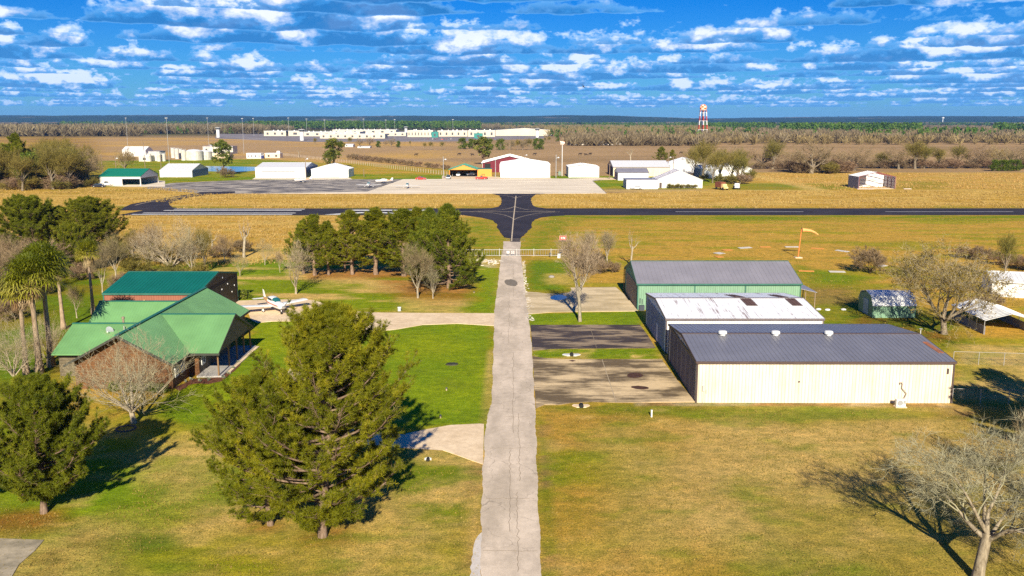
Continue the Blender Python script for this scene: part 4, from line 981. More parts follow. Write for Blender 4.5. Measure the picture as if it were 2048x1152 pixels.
m_straw = leafmat('straw_blades', (.32, .20, .05), (.50, .33, .10), (.68, .49, .20), .2, .8)
m_green_blade = leafmat('green_blades', (.15, .22, .005), (.25, .32, .008), (.38, .36, .03), .3, .8)
m_mix_blade = leafmat('mixed_blades', (.14, .15, .015), (.34, .26, .05), (.58, .42, .15), .25, .8)
scatter_grass('dry_grass', 'tall dry golden grass between the runway and the apron', [[(-100, 376), (390, 376), (400, 389), (985, 390), (995, 412), (940, 417), (350, 418), (330, 405), (280, 405), (-100, 440)], [(1070, 390), (1210, 388), (1420, 382), (2300, 382), (2300, 416), (1100, 417), (1065, 405)]], .55, .55, .10, 7, m_straw, 5, (9, 4, .47))
scatter_grass('dry_grass', 'tall dry golden grass in front of the runway on the left', [[(-100, 432), (930, 433), (930, 470), (700, 520), (240, 545), (-100, 560)]], .8, .5, .07, 7, m_straw, 6, (7, 4, .46))
scatter_grass('dry_grass', 'dry golden grass round the steel-framed hangar', [[(1500, 348), (2300, 346), (2300, 380), (1800, 378), (1680, 381), (1500, 360)]], .35, .55, .12, 7, m_straw, 7, (12, 5, .48))
scatter_grass('field_grass', 'short olive and golden grass of the mown field beyond the hangars', [[(1080, 436), (2300, 436), (2300, 560), (1900, 700), (1640, 600), (1500, 515), (1160, 515)]], .8, .16, .06, 6, m_mix_blade, 8, (10, 3, .48))
scatter_grass('lawn_grass', 'short grass and weeds of the lower right lawn', [[(1085, 815), (1900, 815), (2300, 900), (2300, 1250), (1095, 1250)]], 9, .10, .022, 6, m_mix_blade, 9, (3, 3, .44))
scatter_grass('lawn_grass', 'short grass and weeds of the lower left lawn', [[(-60, 1000), (200, 1040), (330, 860), (860, 905), (960, 940), (960, 1250), (-60, 1250)]], 9, .10, .022, 6, m_mix_blade, 10, (3, 3, .44))
scatter_grass('lawn_grass', 'bright green turf between the driveways', [[(505, 662), (650, 650), (840, 662), (984, 658), (980, 846), (880, 850), (330, 850), (440, 745)]], 5, .08, .022, 5, m_green_blade, 11, (3, 3, .46))
# ---------------------------------------------------------------- far woods, canopy, hills (stuff and terrain)
def wood(name, quads, kind, hgt, seed, mat, label, n=None, wid=1.0, dens=1.0, zfun=None):
    """mass of trees far off; quads: list of (pxL, pxR, pyNear, pyFar) regions surveyed on the photograph"""
    rs = np.random.RandomState(seed); Vs = []; Fs = []; vs = []; off = 0
    for (xa, xb, yn, yf, cnt) in quads:
        a = G(0, yn)[1]; b = G(0, yf)[1]
        # more trees in the front rows, where they show
        t = rs.rand(int(cnt * dens)) ** 1.5; Yp = a + (b - a) * t
        px = xa + (xb - xa) * rs.rand(len(Yp)); Xp = (px - 1024) / FPX * Yp * 1.017
        n_ = len(Yp); H = hgt * (.6 + .55 * rs.rand(n_)); W = (.32 if kind == 'pine' else .5) * H * wid * (.8 + .5 * rs.rand(n_))
        bl_ = 30 if kind == 'pine' else 60
        if kind == 'pine':
            u = rs.rand(n_, bl_) ** .8; z = H[:, None] * (.25 + .75 * u); r = W[:, None] * (1.08 - u) ** .7 * rs.rand(n_, bl_) ** .5
            az = rs.rand(n_, bl_) * 6.283
            c = np.stack([Xp[:, None] + r * np.cos(az), Yp[:, None] + r * np.sin(az), z], 2)
            s = (.10 * H)[:, None, None] * (.6 + .8 * rs.rand(n_, bl_, 1))
            A = nrm(rs.normal(size=c.shape)); B = nrm(np.cross(A, rs.normal(size=c.shape)))
            V = np.stack([c - A * s, c + B * s * .8, c + A * s, c - B * s * .8], 2); k = 4
        else:
            az = rs.rand(n_, bl_) * 6.283; sp = rs.rand(n_, bl_) ** .6
            d = np.stack([np.cos(az) * sp * .75, np.sin(az) * sp * .75, np.ones_like(az)], 2); d = nrm(d)
            st = np.stack([Xp, Yp, np.zeros(n_)], 1)[:, None] + d * (H[:, None, None] * (.0 + .45 * rs.rand(n_, bl_, 1))) * np.array([1, 1, 1.])
            tip = st + nrm(d + rs.normal(size=d.shape) * .3) * H[:, None, None] * (.3 + .32 * rs.rand(n_, bl_, 1))
            sd_ = nrm(np.cross(d, rs.normal(size=d.shape))) * (H[:, None, None] * .016)
            V = np.stack([st - sd_, st + sd_, tip + sd_ * 1.6, tip - sd_ * 1.6], 2); k = 4
        V = V.reshape(-1, 3); Vs.append(V); Fs.append(np.arange(len(V)).reshape(-1, 4) + off); off += len(V)
        vs.append((np.repeat(rs.rand(n_) * .7, bl_ * 4).reshape(n_, bl_, 4) + .3 * rs.rand(n_, bl_, 1)).ravel())
    o = mesh_np(name, np.concatenate(Vs), np.concatenate(Fs), mat, attr={'v': np.concatenate(vs)})
    tag(o, label, 'woods', None, 'stuff'); return o
m_wbare = leafmat('far_bare_wood', (.12, .085, .05), (.205, .15, .09), (.32, .25, .16), 0, .95)
m_wolive = leafmat('far_olive_wood', (.13, .10, .04), (.20, .16, .065), (.28, .23, .11), 0, .95)
m_wpine = leafmat('far_pine_wood', (.035, .085, .012), (.08, .15, .018), (.13, .20, .03), .1, .9)
wood('bare_woods', [(-250, 300, 273, 262, 1500), (280, 545, 268, 258, 1000), (-250, 600, 262, 254, 900), (520, 1000, 259, 253, 800)], 'bare', 20, 1, m_wbare, 'grey-brown leafless wood along the far side of the left field')
wood('bare_woods', [(1130, 2150, 290, 268, 700), (1400, 2150, 268, 254, 700)], 'bare', 12, 12, m_wolive, 'olive-tinted trees mixed through the leafless wood on the right')
wood('bare_woods', [(1130, 1420, 292, 272, 700), (1400, 2150, 286, 266, 1600), (1380, 2150, 266, 254, 1200)], 'bare', 13, 2, m_wbare, 'grey-brown leafless wood behind the ploughed field on the right')
wood('bare_woods', [(1090, 1420, 272, 254, 1500), (950, 1420, 259, 252, 700)], 'bare', 14, 3, m_wolive, 'olive-brown leafless wood left of the red and white water tower')
wood('pine_woods', [(515, 962, 259.5, 252.8, 3000), (150, 520, 255, 251, 500)], 'pine', 24, 4, m_wpine, 'bright green belt of pines behind the prison')
wood('pine_woods', [(1395, 1535, 262, 255, 500), (1545, 1660, 268, 260, 380), (1650, 1815, 270, 262, 420), (1955, 2150, 270, 258, 420), (1180, 1400, 256, 252, 420), (1420, 2150, 254, 251, 600), (960, 1180, 254.5, 251.5, 300)], 'pine', 20, 5, m_wpine, 'dark green pine patches in the woods on the right')
wood('pine_woods', [(1420, 1500, 280, 272, 14), (1700, 1960, 284, 268, 110), (1400, 2100, 284, 262, 90), (1100, 1400, 284, 258, 90), (-100, 540, 272, 256, 90), (1300, 1345, 276, 272, 8)], 'pine', 15, 6, m_wpine, 'scattered dark pines standing among the leafless woods')
# continuous canopy running to the hills, and the hills themselves
def canopy(name, y0, y1, n_y, xw, n_x, zf, mat, kind, label=None, seed=3):
    yy = y0 * (y1 / y0) ** (np.arange(n_y) / (n_y - 1)); tt = np.linspace(-1, 1, n_x)
    YY = np.repeat(yy[:, None], n_x, 1); XX = tt[None, :] * xw * (YY / y1 * .85 + .15)
    ZZ = zf(XX, YY)
    idx = np.arange(n_x * n_y).reshape(n_y, n_x)
    F = np.stack([idx[:-1, :-1].ravel(), idx[:-1, 1:].ravel(), idx[1:, 1:].ravel(), idx[1:, :-1].ravel()], 1)
    o = mesh_np(name, np.stack([XX.ravel(), YY.ravel(), ZZ.ravel()], 1), F, mat)
    tag(o, label, 'woods' if kind == 'stuff' else None, None, kind); return o
def canopy_mat(name, pats, sc):
    m, nt, b = nodes(name)
    tc = mk(nt, 'ShaderNodeTexCoord'); mp = mk(nt, 'ShaderNodeMapping'); mp.inputs['Scale'].default_value = (1, .35, 1); nt.links.new(tc.outputs['Object'], mp.inputs[0])
    n = noise(nt, mp.outputs[0], sc, 4, .6); n2 = noise(nt, tc.outputs['Object'], .03, 3, .8)
    c = ramp(nt, n, pats); c = mixc(nt, 1.0, c, ramp(nt, n2, [(.3, (.6, .6, .6)), (.7, (1.3, 1.3, 1.3))]), 'MULTIPLY')
    nt.links.new(c, b.inputs['Base Color']); b.inputs['Roughness'].default_value = 1; b.inputs['Specular IOR Level'].default_value = 0
    return m
def zc(x, y):
    return 3 + 14 * fbm(x / 30, y / 70, 71, 2) + 9 * fbm(x / 350, y / 900, 73, 3)
canopy('forest_canopy', 4700, 7600, 200, 5200, 520, zc, canopy_mat('far_canopy', [(.40, (.03, .07, .018)), (.48, (.05, .09, .025)), (.51, (.22, .16, .11)), (.58, (.28, .21, .15)), (.62, (.46, .36, .22))], .0016), 'stuff', 'unbroken forest canopy running to the foot of the hills')
def zh(x, y):
    t = np.clip((y - 7400) / 2200, 0, 1); t = t * t * (3 - 2 * t)
    prof = 42 + 58 * fbm(x / 1100 + 3.1, y / 9000, 81, 4) + 14 * np.clip(-x / 5000, -.5, 1) + 8 * np.exp(-((x - 700) / 500.) ** 2) * 1.2 + 14 * np.clip((x - 2500) / 2500, 0, 1)
    return 8 + t * prof * (.72 + .28 * np.clip((y - 9300) / 3000, 0, 1)) + 13 * fbm(x / 45, y / 90, 85, 3)
canopy('hills', 7400, 13500, 80, 10000, 900, zh, canopy_mat('wooded_hills', [(.42, (.014, .035, .022)), (.58, (.025, .05, .03)), (.62, (.20, .16, .11))], .0009), 'structure')

# ---------------------------------------------------------------- air: thin even haze so that far woods and hills fade to blue
def haze():
    b = MB(); b.box(-14000, 14000, -450, 14500, -1.0, 190); m = bpy.data.materials.new('haze'); m.use_nodes = True
    nt = m.node_tree; nt.nodes.clear(); o = nt.nodes.new('ShaderNodeOutputMaterial'); v = nt.nodes.new('ShaderNodeVolumePrincipled')
    v.inputs['Density'].default_value = 4.2e-5; v.inputs['Color'].default_value = (.22, .48, 1.0, 1); v.inputs['Anisotropy'].default_value = .0
    nt.links.new(v.outputs[0], o.inputs['Volume'])
    o = b.build('haze', m); tag(o, kind='stuff', label='thin blue haze over the far country', cat='haze')
    return o
HAZE = True
if HAZE: haze()
# ---------------------------------------------------------------- buildings
def ribs_on(b, o, u, v, L, hfun, pitch, w=.05, d=.03, nrm_=None, start=None):
    """ribs along v on a sheet with origin o, run along u; hfun(s)->(z0,z1) extent along v"""
    o = Vector(o); u = Vector(u).normalized(); v = Vector(v).normalized(); n = u.cross(v).normalized() if nrm_ is None else Vector(nrm_)
    s = pitch / 2 if start is None else start
    while s < L:
        a0, a1 = hfun(s)
        p = o + u * s
        P = [p + u * -w / 2 + v * a0, p + u * -w / 2 + v * a1, p + u * w / 2 + v * a1, p + u * w / 2 + v * a0]
        Q = [p + u * -w / 4 + v * a0 + n * d, p + u * -w / 4 + v * a1 + n * d, p + u * w / 4 + v * a1 + n * d, p + u * w / 4 + v * a0 + n * d]
        b.add(P + Q, [(4, 7, 6, 5), (0, 4, 5, 1), (2, 6, 7, 3), (0, 3, 7, 4), (1, 5, 6, 2)])
        s += pitch
def roof_plane(b, r0, r1, e1, e0, t=.10, pitch=.3, w=.05, d=.035, up=.0):
    """roof slope between ridge r0-r1 and eave e0-e1 with raised seams running down the slope"""
    r0, r1, e0, e1 = map(Vector, (r0, r1, e0, e1))
    b.slab(tuple(r0), tuple(r1), tuple(e1), tuple(e0), t)
    n = (r1 - r0).cross(e0 - r0).normalized()
    if n.z < 0: n = -n
    L = (r1 - r0).length; k = int(L / pitch)
    for i in range(1, k):
        f = i / k; a = r0.lerp(r1, f); c = e0.lerp(e1, f); uu = (r1 - r0).normalized() * w / 2
        P = [a - uu, c - uu, c + uu, a + uu]; Q = [p + n * d for p in (a - uu * .5, c - uu * .5, c + uu * .5, a + uu * .5)]
        b.add([tuple(p) for p in P + Q], [(4, 5, 6, 7), (0, 1, 5, 4), (2, 3, 7, 6), (1, 2, 6, 5), (0, 4, 7, 3)])
    return b
def fixn(o):
    import bmesh
    bm = bmesh.new(); bm.from_mesh(o.data); bmesh.ops.recalc_face_normals(bm, faces=bm.faces); bm.to_mesh(o.data); bm.free(); return o
def metal_building(name, label, cat, x, y, L, W, he, hr, wm, rm, tm, rz=0, pitch=.3, rpitch=.45, doors=(), ov=.18, group=None, wallribs=True, rib=(.05, .03), roofname='roof', rt=.10, openw=()):
    """gabled shed; local x along the ridge (length L), origin at the middle of the footprint"""
    t = thing(name, label, cat, (x, y, 0), rz, group)
    b = MB(); hl, hw = L / 2, W / 2
    if 'S' not in openw: b.quad((-hl, -hw, 0), (hl, -hw, 0), (hl, -hw, he), (-hl, -hw, he))
    if 'N' not in openw: b.quad((hl, hw, 0), (-hl, hw, 0), (-hl, hw, he), (hl, hw, he))
    if 'E' not in openw: b.quad((hl, -hw, 0), (hl, hw, 0), (hl, hw, he), (hl, 0, hr), (hl, -hw, he))
    if 'W' not in openw: b.quad((-hl, hw, 0), (-hl, -hw, 0), (-hl, -hw, he), (-hl, 0, hr), (-hl, hw, he))
    if wallribs:
        gh = lambda s: (0.02, he + (hr - he) * (1 - abs(s - hw) / hw) - .04)
        if 'S' not in openw: ribs_on(b, (-hl, -hw, 0), (1, 0, 0), (0, 0, 1), L, lambda s: (.02, he - .02), pitch, *rib)
        if 'E' not in openw: ribs_on(b, (hl, -hw, 0), (0, 1, 0), (0, 0, 1), W, gh, pitch, *rib)
        if 'W' not in openw: ribs_on(b, (-hl, hw, 0), (0, -1, 0), (0, 0, 1), W, gh, pitch, *rib)
    b.build('wall', wm, t)
    b = MB(); k = (hr - he) / hw; eo = ov
    for sgn in (-1, 1):
        roof_plane(b, (-hl - ov, 0, hr + .06), (hl + ov, 0, hr + .06), (hl + ov, sgn * (hw + eo), he + .06 - k * eo), (-hl - ov, sgn * (hw + eo), he + .06 - k * eo), rt, rpitch)
    fixn(b.build(roofname, rm, t))
    if tm:
        b = MB()
        for sgn in (-1, 1):
            b.cbox((0, sgn * (hw + eo + .045), he - .05 - k * eo), L + 2 * ov, .09, .22)
            for ex in (-1, 1):
                a = Vector((ex * (hl + ov + .03), 0, hr + .02)); c = Vector((ex * (hl + ov + .03), sgn * (hw + eo), he + .02 - k * eo))
                b.slab(tuple(a + Vector((-.03, 0, .05))), tuple(a + Vector((.03, 0, .05))), tuple(c + Vector((.03, 0, .05))), tuple(c + Vector((-.03, 0, .05))), .22)
        for cx in (-1, 1):
            for cyy in (-1, 1):
                if 'S' in openw and cyy < 0: continue
                b.cbox((cx * (hl + .02), cyy * (hw + .02), he / 2 - .05), .14, .14, he - .16)
        b.cbox((0, 0, hr + .075), L + 2 * ov, .3, .05)
        fixn(b.build('trim', tm, t))
    for dn, side, u0, u1, z0, z1, dm, nd in doors:
        b = MB(); gp = (u1 - u0) / nd
        for i in range(nd):
            a0, a1 = u0 + gp * i + .03, u0 + gp * (i + 1) - .03
            if side == 'S': b.box(a0, a1, -hw - .09, -hw - .035, z0, z1)
            if side == 'E': b.box(hl + .035, hl + .09, a0, a1, z0, z1)
            if side == 'W': b.box(-hl - .09, -hl - .035, a0, a1, z0, z1)
            k2 = a0 + .25
            while k2 < a1 - .1 and z1 - z0 > 1.6:
                if side == 'W': b.box(-hl - .115, -hl - .09, k2 - .02, k2 + .02, z0 + .05, z1 - .05)
                if side == 'S' and nd > 1: b.box(k2 - .02, k2 + .02, -hw - .115, -hw - .09, z0 + .05, z1 - .05)
                k2 += .3 if side == 'W' else .6
        fixn(b.build(dn, dm, t))
    return t
m_beige = M('beige_metal', (.80, .70, .54), .5, var=.08, scale=.4, streak=.20)
m_cream = M('cream_metal', (.84, .81, .74), .5, var=.05, streak=.10)
m_groof = M('slate_metal_roof', (.29, .285, .31), .42, .35, var=.10, scale=.35, spec=.5)
m_lroof = M('grey_metal_roof', (.37, .35, .38), .45, .35, var=.10, scale=.3, spec=.5)
m_brown = M('brown_trim', (.09, .06, .055), .5)
m_gsid = M('sage_metal', (.21, .36, .24), .5, var=.06, streak=.10)
m_gtrim = M('dark_green_trim', (.04, .14, .105), .5)
m_dark_door = M('dark_door_metal', (.20, .17, .18), .55, var=.15, streak=.2)
m_tan_door = M('tan_door', (.36, .29, .22), .5, var=.1)
m_white_wall = M('white_metal', (.74, .74, .73), .5, var=.07, scale=.3, streak=.12)
m_white_roof = M('white_roof', (.84, .83, .80), .4, .1, var=.08, scale=.5)
m_blue = M('blue_side_tone', (.16, .22, .34), .6, var=.1)  # even blue tone on the side walls of the white buildings
m_glass = M('dark_glass', (.03, .045, .06), .12, spec=.8, var=.05)
m_steel = M('galvanised_steel', (.55, .54, .52), .42, .6, var=.12, scale=4)
m_black = M('black_rubber', (.02, .02, .02), .8, var=.1)
m_dirtw = M('weathered_white', (.70, .66, .58), .7, var=.25, scale=.5, streak=.35)
def panel_lines(m, pitch=.3, dark=.62, width=.11):
    """dirty grooves between the wall sheets, along x and y"""
    nt = m.node_tree; b = nt.nodes['Principled BSDF']; src = b.inputs['Base Color'].links[0].from_socket
    tc = mk(nt, 'ShaderNodeTexCoord'); sp = mk(nt, 'ShaderNodeSeparateXYZ'); nt.links.new(tc.outputs['Object'], sp.inputs[0])
    g = mk(nt, 'ShaderNodeNewGeometry'); sn = mk(nt, 'ShaderNodeSeparateXYZ'); nt.links.new(g.outputs['True Normal'], sn.inputs[0])
    ax = mth(nt, 'GREATER_THAN', mth(nt, 'ABSOLUTE', sn.outputs[0]), .7)
    s = mth(nt, 'ADD', mth(nt, 'MULTIPLY', sp.outputs[0], mth(nt, 'SUBTRACT', 1.0, ax)), mth(nt, 'MULTIPLY', sp.outputs[1], ax))
    fr = mth(nt, 'FRACT', mth(nt, 'MULTIPLY', mth(nt, 'ADD', s, 500.0), 1 / pitch))
    f = mth(nt, 'LESS_THAN', fr, width)
    nt.links.new(mixc(nt, mth(nt, 'MULTIPLY', f, 1 - dark), src, (.12, .09, .06)), b.inputs['Base Color'])
for m_, d_ in ((m_beige, .28), (m_cream, .5), (m_gsid, .45)): panel_lines(m_, .3, d_)
# rusting galvanised roof of the middle hangar
def rusty_roof():
    m, nt, b = nodes('rust_streaked_white_roof')
    tc = mk(nt, 'ShaderNodeTexCoord'); mp = mk(nt, 'ShaderNodeMapping'); mp.inputs['Scale'].default_value = (3.2, .10, .1); nt.links.new(tc.outputs['Object'], mp.inputs[0])
    n1 = noise(nt, mp.outputs[0], 1.3, 4, .7); n2 = noise(nt, tc.outputs['Object'], .35, 3)
    f = mth(nt, 'MULTIPLY', ramp(nt, n1, [(.55, (0, 0, 0)), (.62, (1, 1, 1))]), ramp(nt, n2, [(.42, (0, 0, 0)), (.56, (1, 1, 1))]))
    c = mixc(nt, f, (.95, .95, .94), (.34, .25, .22)); nt.links.new(c, b.inputs['Base Color']); b.inputs['Roughness'].default_value = .4; b.inputs['Metallic'].default_value = .1
    return m
H1 = metal_building('metal_hangar', 'long beige metal hangar with slate roof and three round vents, nearest on the right', 'hangar', 28.15, 85.5, 22.9, 14.9, 3.86, 4.62, m_beige, m_groof, m_brown, rz=-.006, pitch=.3, rpitch=.42, ov=.14,
    doors=[('sliding_door', 'W', -6.6, 6.6, .05, 3.55, m_dark_door, 6)], rib=(.05, .04))
b = MB(); b.box(-11.55, -11.50, -7.4, 7.4, 3.55, 3.80); b.build('door_rail', m_brown, H1)
for i, px in enumerate((1446, 1552, 1658)):
    x, y = G(px, 668, 4.75); b = MB(); b.lathe([(.28, 0), (.28, .14), (.42, .17), (.42, .34), (.36, .43), (.15, .47)], 18); o = b.build('roof_vent', m_white_wall, H1, (x - 28.15, y - 85.5 + .1, 4.60), smooth=False)
b = MB(); roof_plane(b, (10.75, -2.4, 4.462), (11.25, -2.4, 4.462), (11.5, -5.4, 4.158), (11.0, -5.4, 4.158), .02, 9); b.build('rusty_roof_panel', M('orange_rust', (.36, .13, .06), .8, var=.3, scale=3), H1)
b = MB(); b.box(-10.97, -10.75, -7.62, -7.49, 1.15, 1.6); b.bar((-10.86, -7.55, 0), (-10.86, -7.55, 1.15), .03); b.bar((-10.6, -7.55, 0.9), (-10.6, -7.55, 1.25), .03); b.build('electric_meter', M('meter_grey', (.5, .48, .45), .5), H1)
b = MB(); b.cbox((10.95, -7.52, 3.0), .16, .06, .5); b.build('wall_vent', m_brown, H1)
b = MB(); b.cbox((-2.3, -7.5, 2.0), .14, .06, .14); b.build('wall_box', m_brown, H1)
b = MB(); P_ = [(6.75, -7.55, 1.75), (6.70, -7.60, 1.95), (6.85, -7.6, 1.98), (6.95, -7.6, 1.8), (6.9, -7.6, 1.45), (7.15, -7.65, 1.2), (7.35, -7.65, .95), (7.2, -7.7, .6), (6.9, -7.8, .42)]
for i in range(len(P_) - 1): b.bar(P_[i], P_[i + 1], .04, .04, 6)
b.build('conduit', M('conduit_grey', (.3, .25, .22), .7), H1)
for dx in (-11.52,):
    b = MB(); b.cbox((dx, .2, 4.15), .12, .3, .16); b.cbox((dx - .1, .3, 4.05), .12, .14, .14); b.build('gable_lamp', m_white_wall, H1)
# air conditioner outside the beige wall
AC = thing('air_conditioner', 'white outdoor air-conditioning unit on a slab in front of the beige hangar', 'air conditioner', (*G(1800, 814), 0))
b = MB(); b.cbox((0, 0, .04), 1.0, .6, .08); b.build('concrete_pad', m_conc, AC)
b = MB(); b.cbox((0, 0, .42), .84, .36, .66); b.build('casing', m_white_wall, AC, bevel=.02)
b = MB(); b.add([(-.08 + .25 * cos(t), -.19, .42 + .25 * sin(t)) for t in [2 * pi * i / 20 for i in range(20)]] + [(-.08 + .25 * cos(t), -.21, .42 + .25 * sin(t)) for t in [2 * pi * i / 20 for i in range(20)]], [tuple(range(20, 40))] + [(i, (i + 1) % 20, 20 + (i + 1) % 20, 20 + i) for i in range(20)]); b.build('fan_grille', M('grille_grey', (.33, .33, .33), .5), AC)
b = MB(); b.cbox((.3, -.185, .5), .2, .02, .3); b.build('badge_panel', M('grille_grey', (.33, .33, .33), .5), AC)

H2 = metal_building('metal_hangar', 'cream hangar with white rust-streaked roof between the beige and green hangars', 'hangar', 25.35, 103.0, 17.0, 14.6, 3.9, 4.7, m_cream, rusty_roof(), M('grey_brown_trim', (.16, .13, .13), .5), pitch=.3, rpitch=.5, ov=.12,
    doors=[('sliding_door', 'W', -6.3, 6.3, .05, 3.5, M('blue_grey_door', (.34, .36, .42), .5, var=.1, streak=.15), 4)])
for i, (x0, w) in enumerate(((.95, 1.25), (6.15, 1.15))):
    b = MB(); k = .8 / 7.3; roof_plane(b, (x0 + .2, -.35, 4.765 - k * .35 + .05), (x0 + w + .2, -.35, 4.765 - k * .35 + .05), (x0 + w + .35, -3.0, 4.765 - k * 3.0 + .05), (x0 + .35, -3.0, 4.765 - k * 3.0 + .05), .02, .3); b.build('rusty_roof_panel', M('dark_rust', (.12, .07, .06), .7, var=.2, scale=2), H2)
    b = MB(); roof_plane(b, (x0 - .1, .8, 4.765 - k * .8 + .05), (x0 + w - .1, .8, 4.765 - k * .8 + .05), (x0 + w - .6, 4.2, 4.765 - k * 4.2 + .05), (x0 - .6, 4.2, 4.765 - k * 4.2 + .05), .02, .3); b.build('rusty_roof_panel', M('dark_rust', (.12, .07, .06), .7, var=.2, scale=2), H2)
b = MB(); b.box(-8.62, -8.59, -2.2, -1.3, .05, 2.1); b.build('side_door', M('door_white', (.7, .72, .75), .5), H2)

H3 = metal_building('metal_hangar', 'large sage green metal hangar with grey roof and dark green trim', 'hangar', 27.85, 125.6, 21.8, 13.3, 3.62, 5.6, m_gsid, m_lroof, m_gtrim, pitch=.3, rpitch=.6, ov=.2,
    doors=[('hangar_door', 'W', -5.6, 5.2, .05, 3.3, m_tan_door, 1)])
b = MB(); b.box(-3.35, -3.2, -6.72, -6.66, 0, 3.5); b.box(3.45, 3.6, -6.72, -6.66, 0, 3.5); b.build('downpipe', m_gtrim, H3)
b = MB(); b.cbox((-11.15, 6.55, 1.75), .12, .12, 3.5); b.cbox((-11.15, 6.1, 2.7), .1, .1, .1); b.build('corner_post', m_brown, H3)
b = MB(); b.slab((10.95, -1.0, 2.9), (13.3, -1.0, 2.35), (13.3, -6.4, 2.35), (10.95, -6.4, 2.9), .07)
b.build('lean_to_roof', m_lroof, H3)
for (x_, y_) in ((13.1, -6.2), (13.1, -1.2), (11.8, -6.2)):
    b = MB(); b.bar((x_, y_, 0), (x_, y_, 2.35), .07); b.build('post', M('post_wood', (.3, .22, .15), .8), H3)
b = MB(); b.cbox((-11.05, 1.5, 4.5), .1, .35, .14); b.build('gable_lamp', m_brown, H3)
b = MB(); b.cbox((-10.4, -7.0, .35), .7, .5, .7); b.bar((-10.6, -6.7, .9), (-10.6, -6.7, 1.6), .06); b.bar((-10.3, -6.7, .8), (-10.3, -6.7, 1.5), .05); b.build('utility_box', M('dark_box', (.06, .07, .09), .6), H3)

# dark hangar behind the house
m_rib_brown = M('red_brown_metal', (.30, .115, .07), .55, var=.08, streak=.1)
m_teal = M('dark_teal_roof', (.008, .155, .115), .45, .1, var=.08, scale=.5)
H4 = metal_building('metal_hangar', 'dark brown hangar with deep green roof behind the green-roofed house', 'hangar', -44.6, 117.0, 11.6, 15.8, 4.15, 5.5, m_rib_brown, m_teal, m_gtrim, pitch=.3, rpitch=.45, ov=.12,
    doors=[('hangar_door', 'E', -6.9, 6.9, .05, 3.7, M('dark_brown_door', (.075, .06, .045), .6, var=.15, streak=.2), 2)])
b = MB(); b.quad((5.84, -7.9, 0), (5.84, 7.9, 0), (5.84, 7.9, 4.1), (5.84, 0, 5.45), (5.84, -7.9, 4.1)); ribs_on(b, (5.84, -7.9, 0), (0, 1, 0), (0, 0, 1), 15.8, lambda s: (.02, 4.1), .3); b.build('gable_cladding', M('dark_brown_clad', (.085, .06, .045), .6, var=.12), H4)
b = MB()
for y_, z_ in ((-1.5, 2.2), (1.0, 3.0), (3.5, 3.3), (5.2, 1.9), (6.4, 2.6)): b.cbox((5.93, y_, z_), .08, .16, .16)
b.cbox((5.9, 1.5, 4.5), .12, .2, .2); b.build('lamp', m_white_wall, H4)
b = MB(); b.cbox((-.8, -8.0, 3.2), .2, .12, .3); b.build('wall_lamp', M('brass_lamp', (.6, .4, .15), .4), H4)

# ---- the house
m_mint = M('mint_metal_roof', (.15, .32, .125), .5, .0, var=.14, scale=.30, spec=.3)
def logs(name, c1, c2):
    m, nt, b = nodes(name)
    tc = mk(nt, 'ShaderNodeTexCoord'); w = mk(nt, 'ShaderNodeTexWave', wave_type='BANDS', bands_direction='Z'); w.inputs['Scale'].default_value = 2.0; w.inputs['Distortion'].default_value = .6
    nt.links.new(tc.outputs['Object'], w.inputs[0]); n = noise(nt, tc.outputs['Object'], 2.2, 5, .65)
    c = ramp(nt, n, [(.3, c1), (.68, c2)]); c = mixc(nt, ramp(nt, w.outputs[1], [(.0, (.75,) * 3), (.22, (0, 0, 0))]), c, tuple(v * .25 for v in c1))
    nt.links.new(c, b.inputs['Base Color']); b.inputs['Roughness'].default_value = .75; bump(nt, b, w.outputs[1], .5, .05); return m
m_log = logs('stained_timber', (.085, .032, .009), (.20, .085, .022)); m_logd = logs('dark_timber', (.10, .075, .045), (.19, .15, .09))
HS = thing('house', 'rambling timber house with mint green metal roofs and a corner porch', 'house', (-37, 94, 0))
def hp(x, y, z): return (x + 37, y - 94, z)
b = MB()   # main body
for q in ([(-41.4, 82.4, 0), (-32.2, 82.4, 0), (-32.2, 82.4, 2.8), (-36.8, 82.4, 5.25), (-41.4, 82.4, 2.8)], [(-32.2, 82.4, 0), (-32.2, 106, 0), (-32.2, 106, 2.8), (-32.2, 82.4, 2.8)],
          [(-32.2, 106, 0), (-41.4, 106, 0), (-41.4, 106, 2.8), (-36.8, 106, 5.25), (-32.2, 106, 2.8)], [(-41.4, 106, 0), (-41.4, 82.4, 0), (-41.4, 82.4, 2.8), (-41.4, 106, 2.8)]):
    b.quad(*[hp(*p) for p in q])
b.build('wall', m_log, HS)
b = MB(); b.box(4.82, 5.72, -6.95, -6.6, 0, 2.7); b.build('chimney_wall', m_log, HS)
b = MB(); b.box(4.8, 5.7, -6.6, 3.3, 0, 2.75); b.build('wall', m_logd, HS)
b = MB(); b.quad(hp(-29.0, 86.2, 2.62), hp(-29.0, 97.2, 2.62), hp(-29.0, 91.7, 5.12)); b.quad(hp(-29.15, 86.2, 2.62), hp(-29.15, 91.7, 5.12), hp(-29.15, 97.2, 2.62)); b.box(7.75, 7.95, -7.7, 3.2, 2.45, 2.68); b.build('gable_siding', m_logd, HS)
b = MB(); b.box(-8.1, .4, -7.2, -1.0, 0, 2.6); b.box(-8.9, .3, 1.2, 9.0, 0, 2.7); b.build('rear_wall', m_logd, HS)
def mk_roof(nm, r0, r1, e1, e0, up=0):
    b = MB(); roof_plane(b, hp(r0[0], r0[1], r0[2] + up), hp(r1[0], r1[1], r1[2] + up), hp(e1[0], e1[1], e1[2] + up), hp(e0[0], e0[1], e0[2] + up), .12, .3, .035, .012)
    return fixn(b.build(nm, m_mint, HS))
mk_roof('roof', (-36.8, 81.5, 5.4), (-36.8, 106.4, 5.4), (-31.7, 106.4, 2.6), (-31.7, 81.5, 2.6))
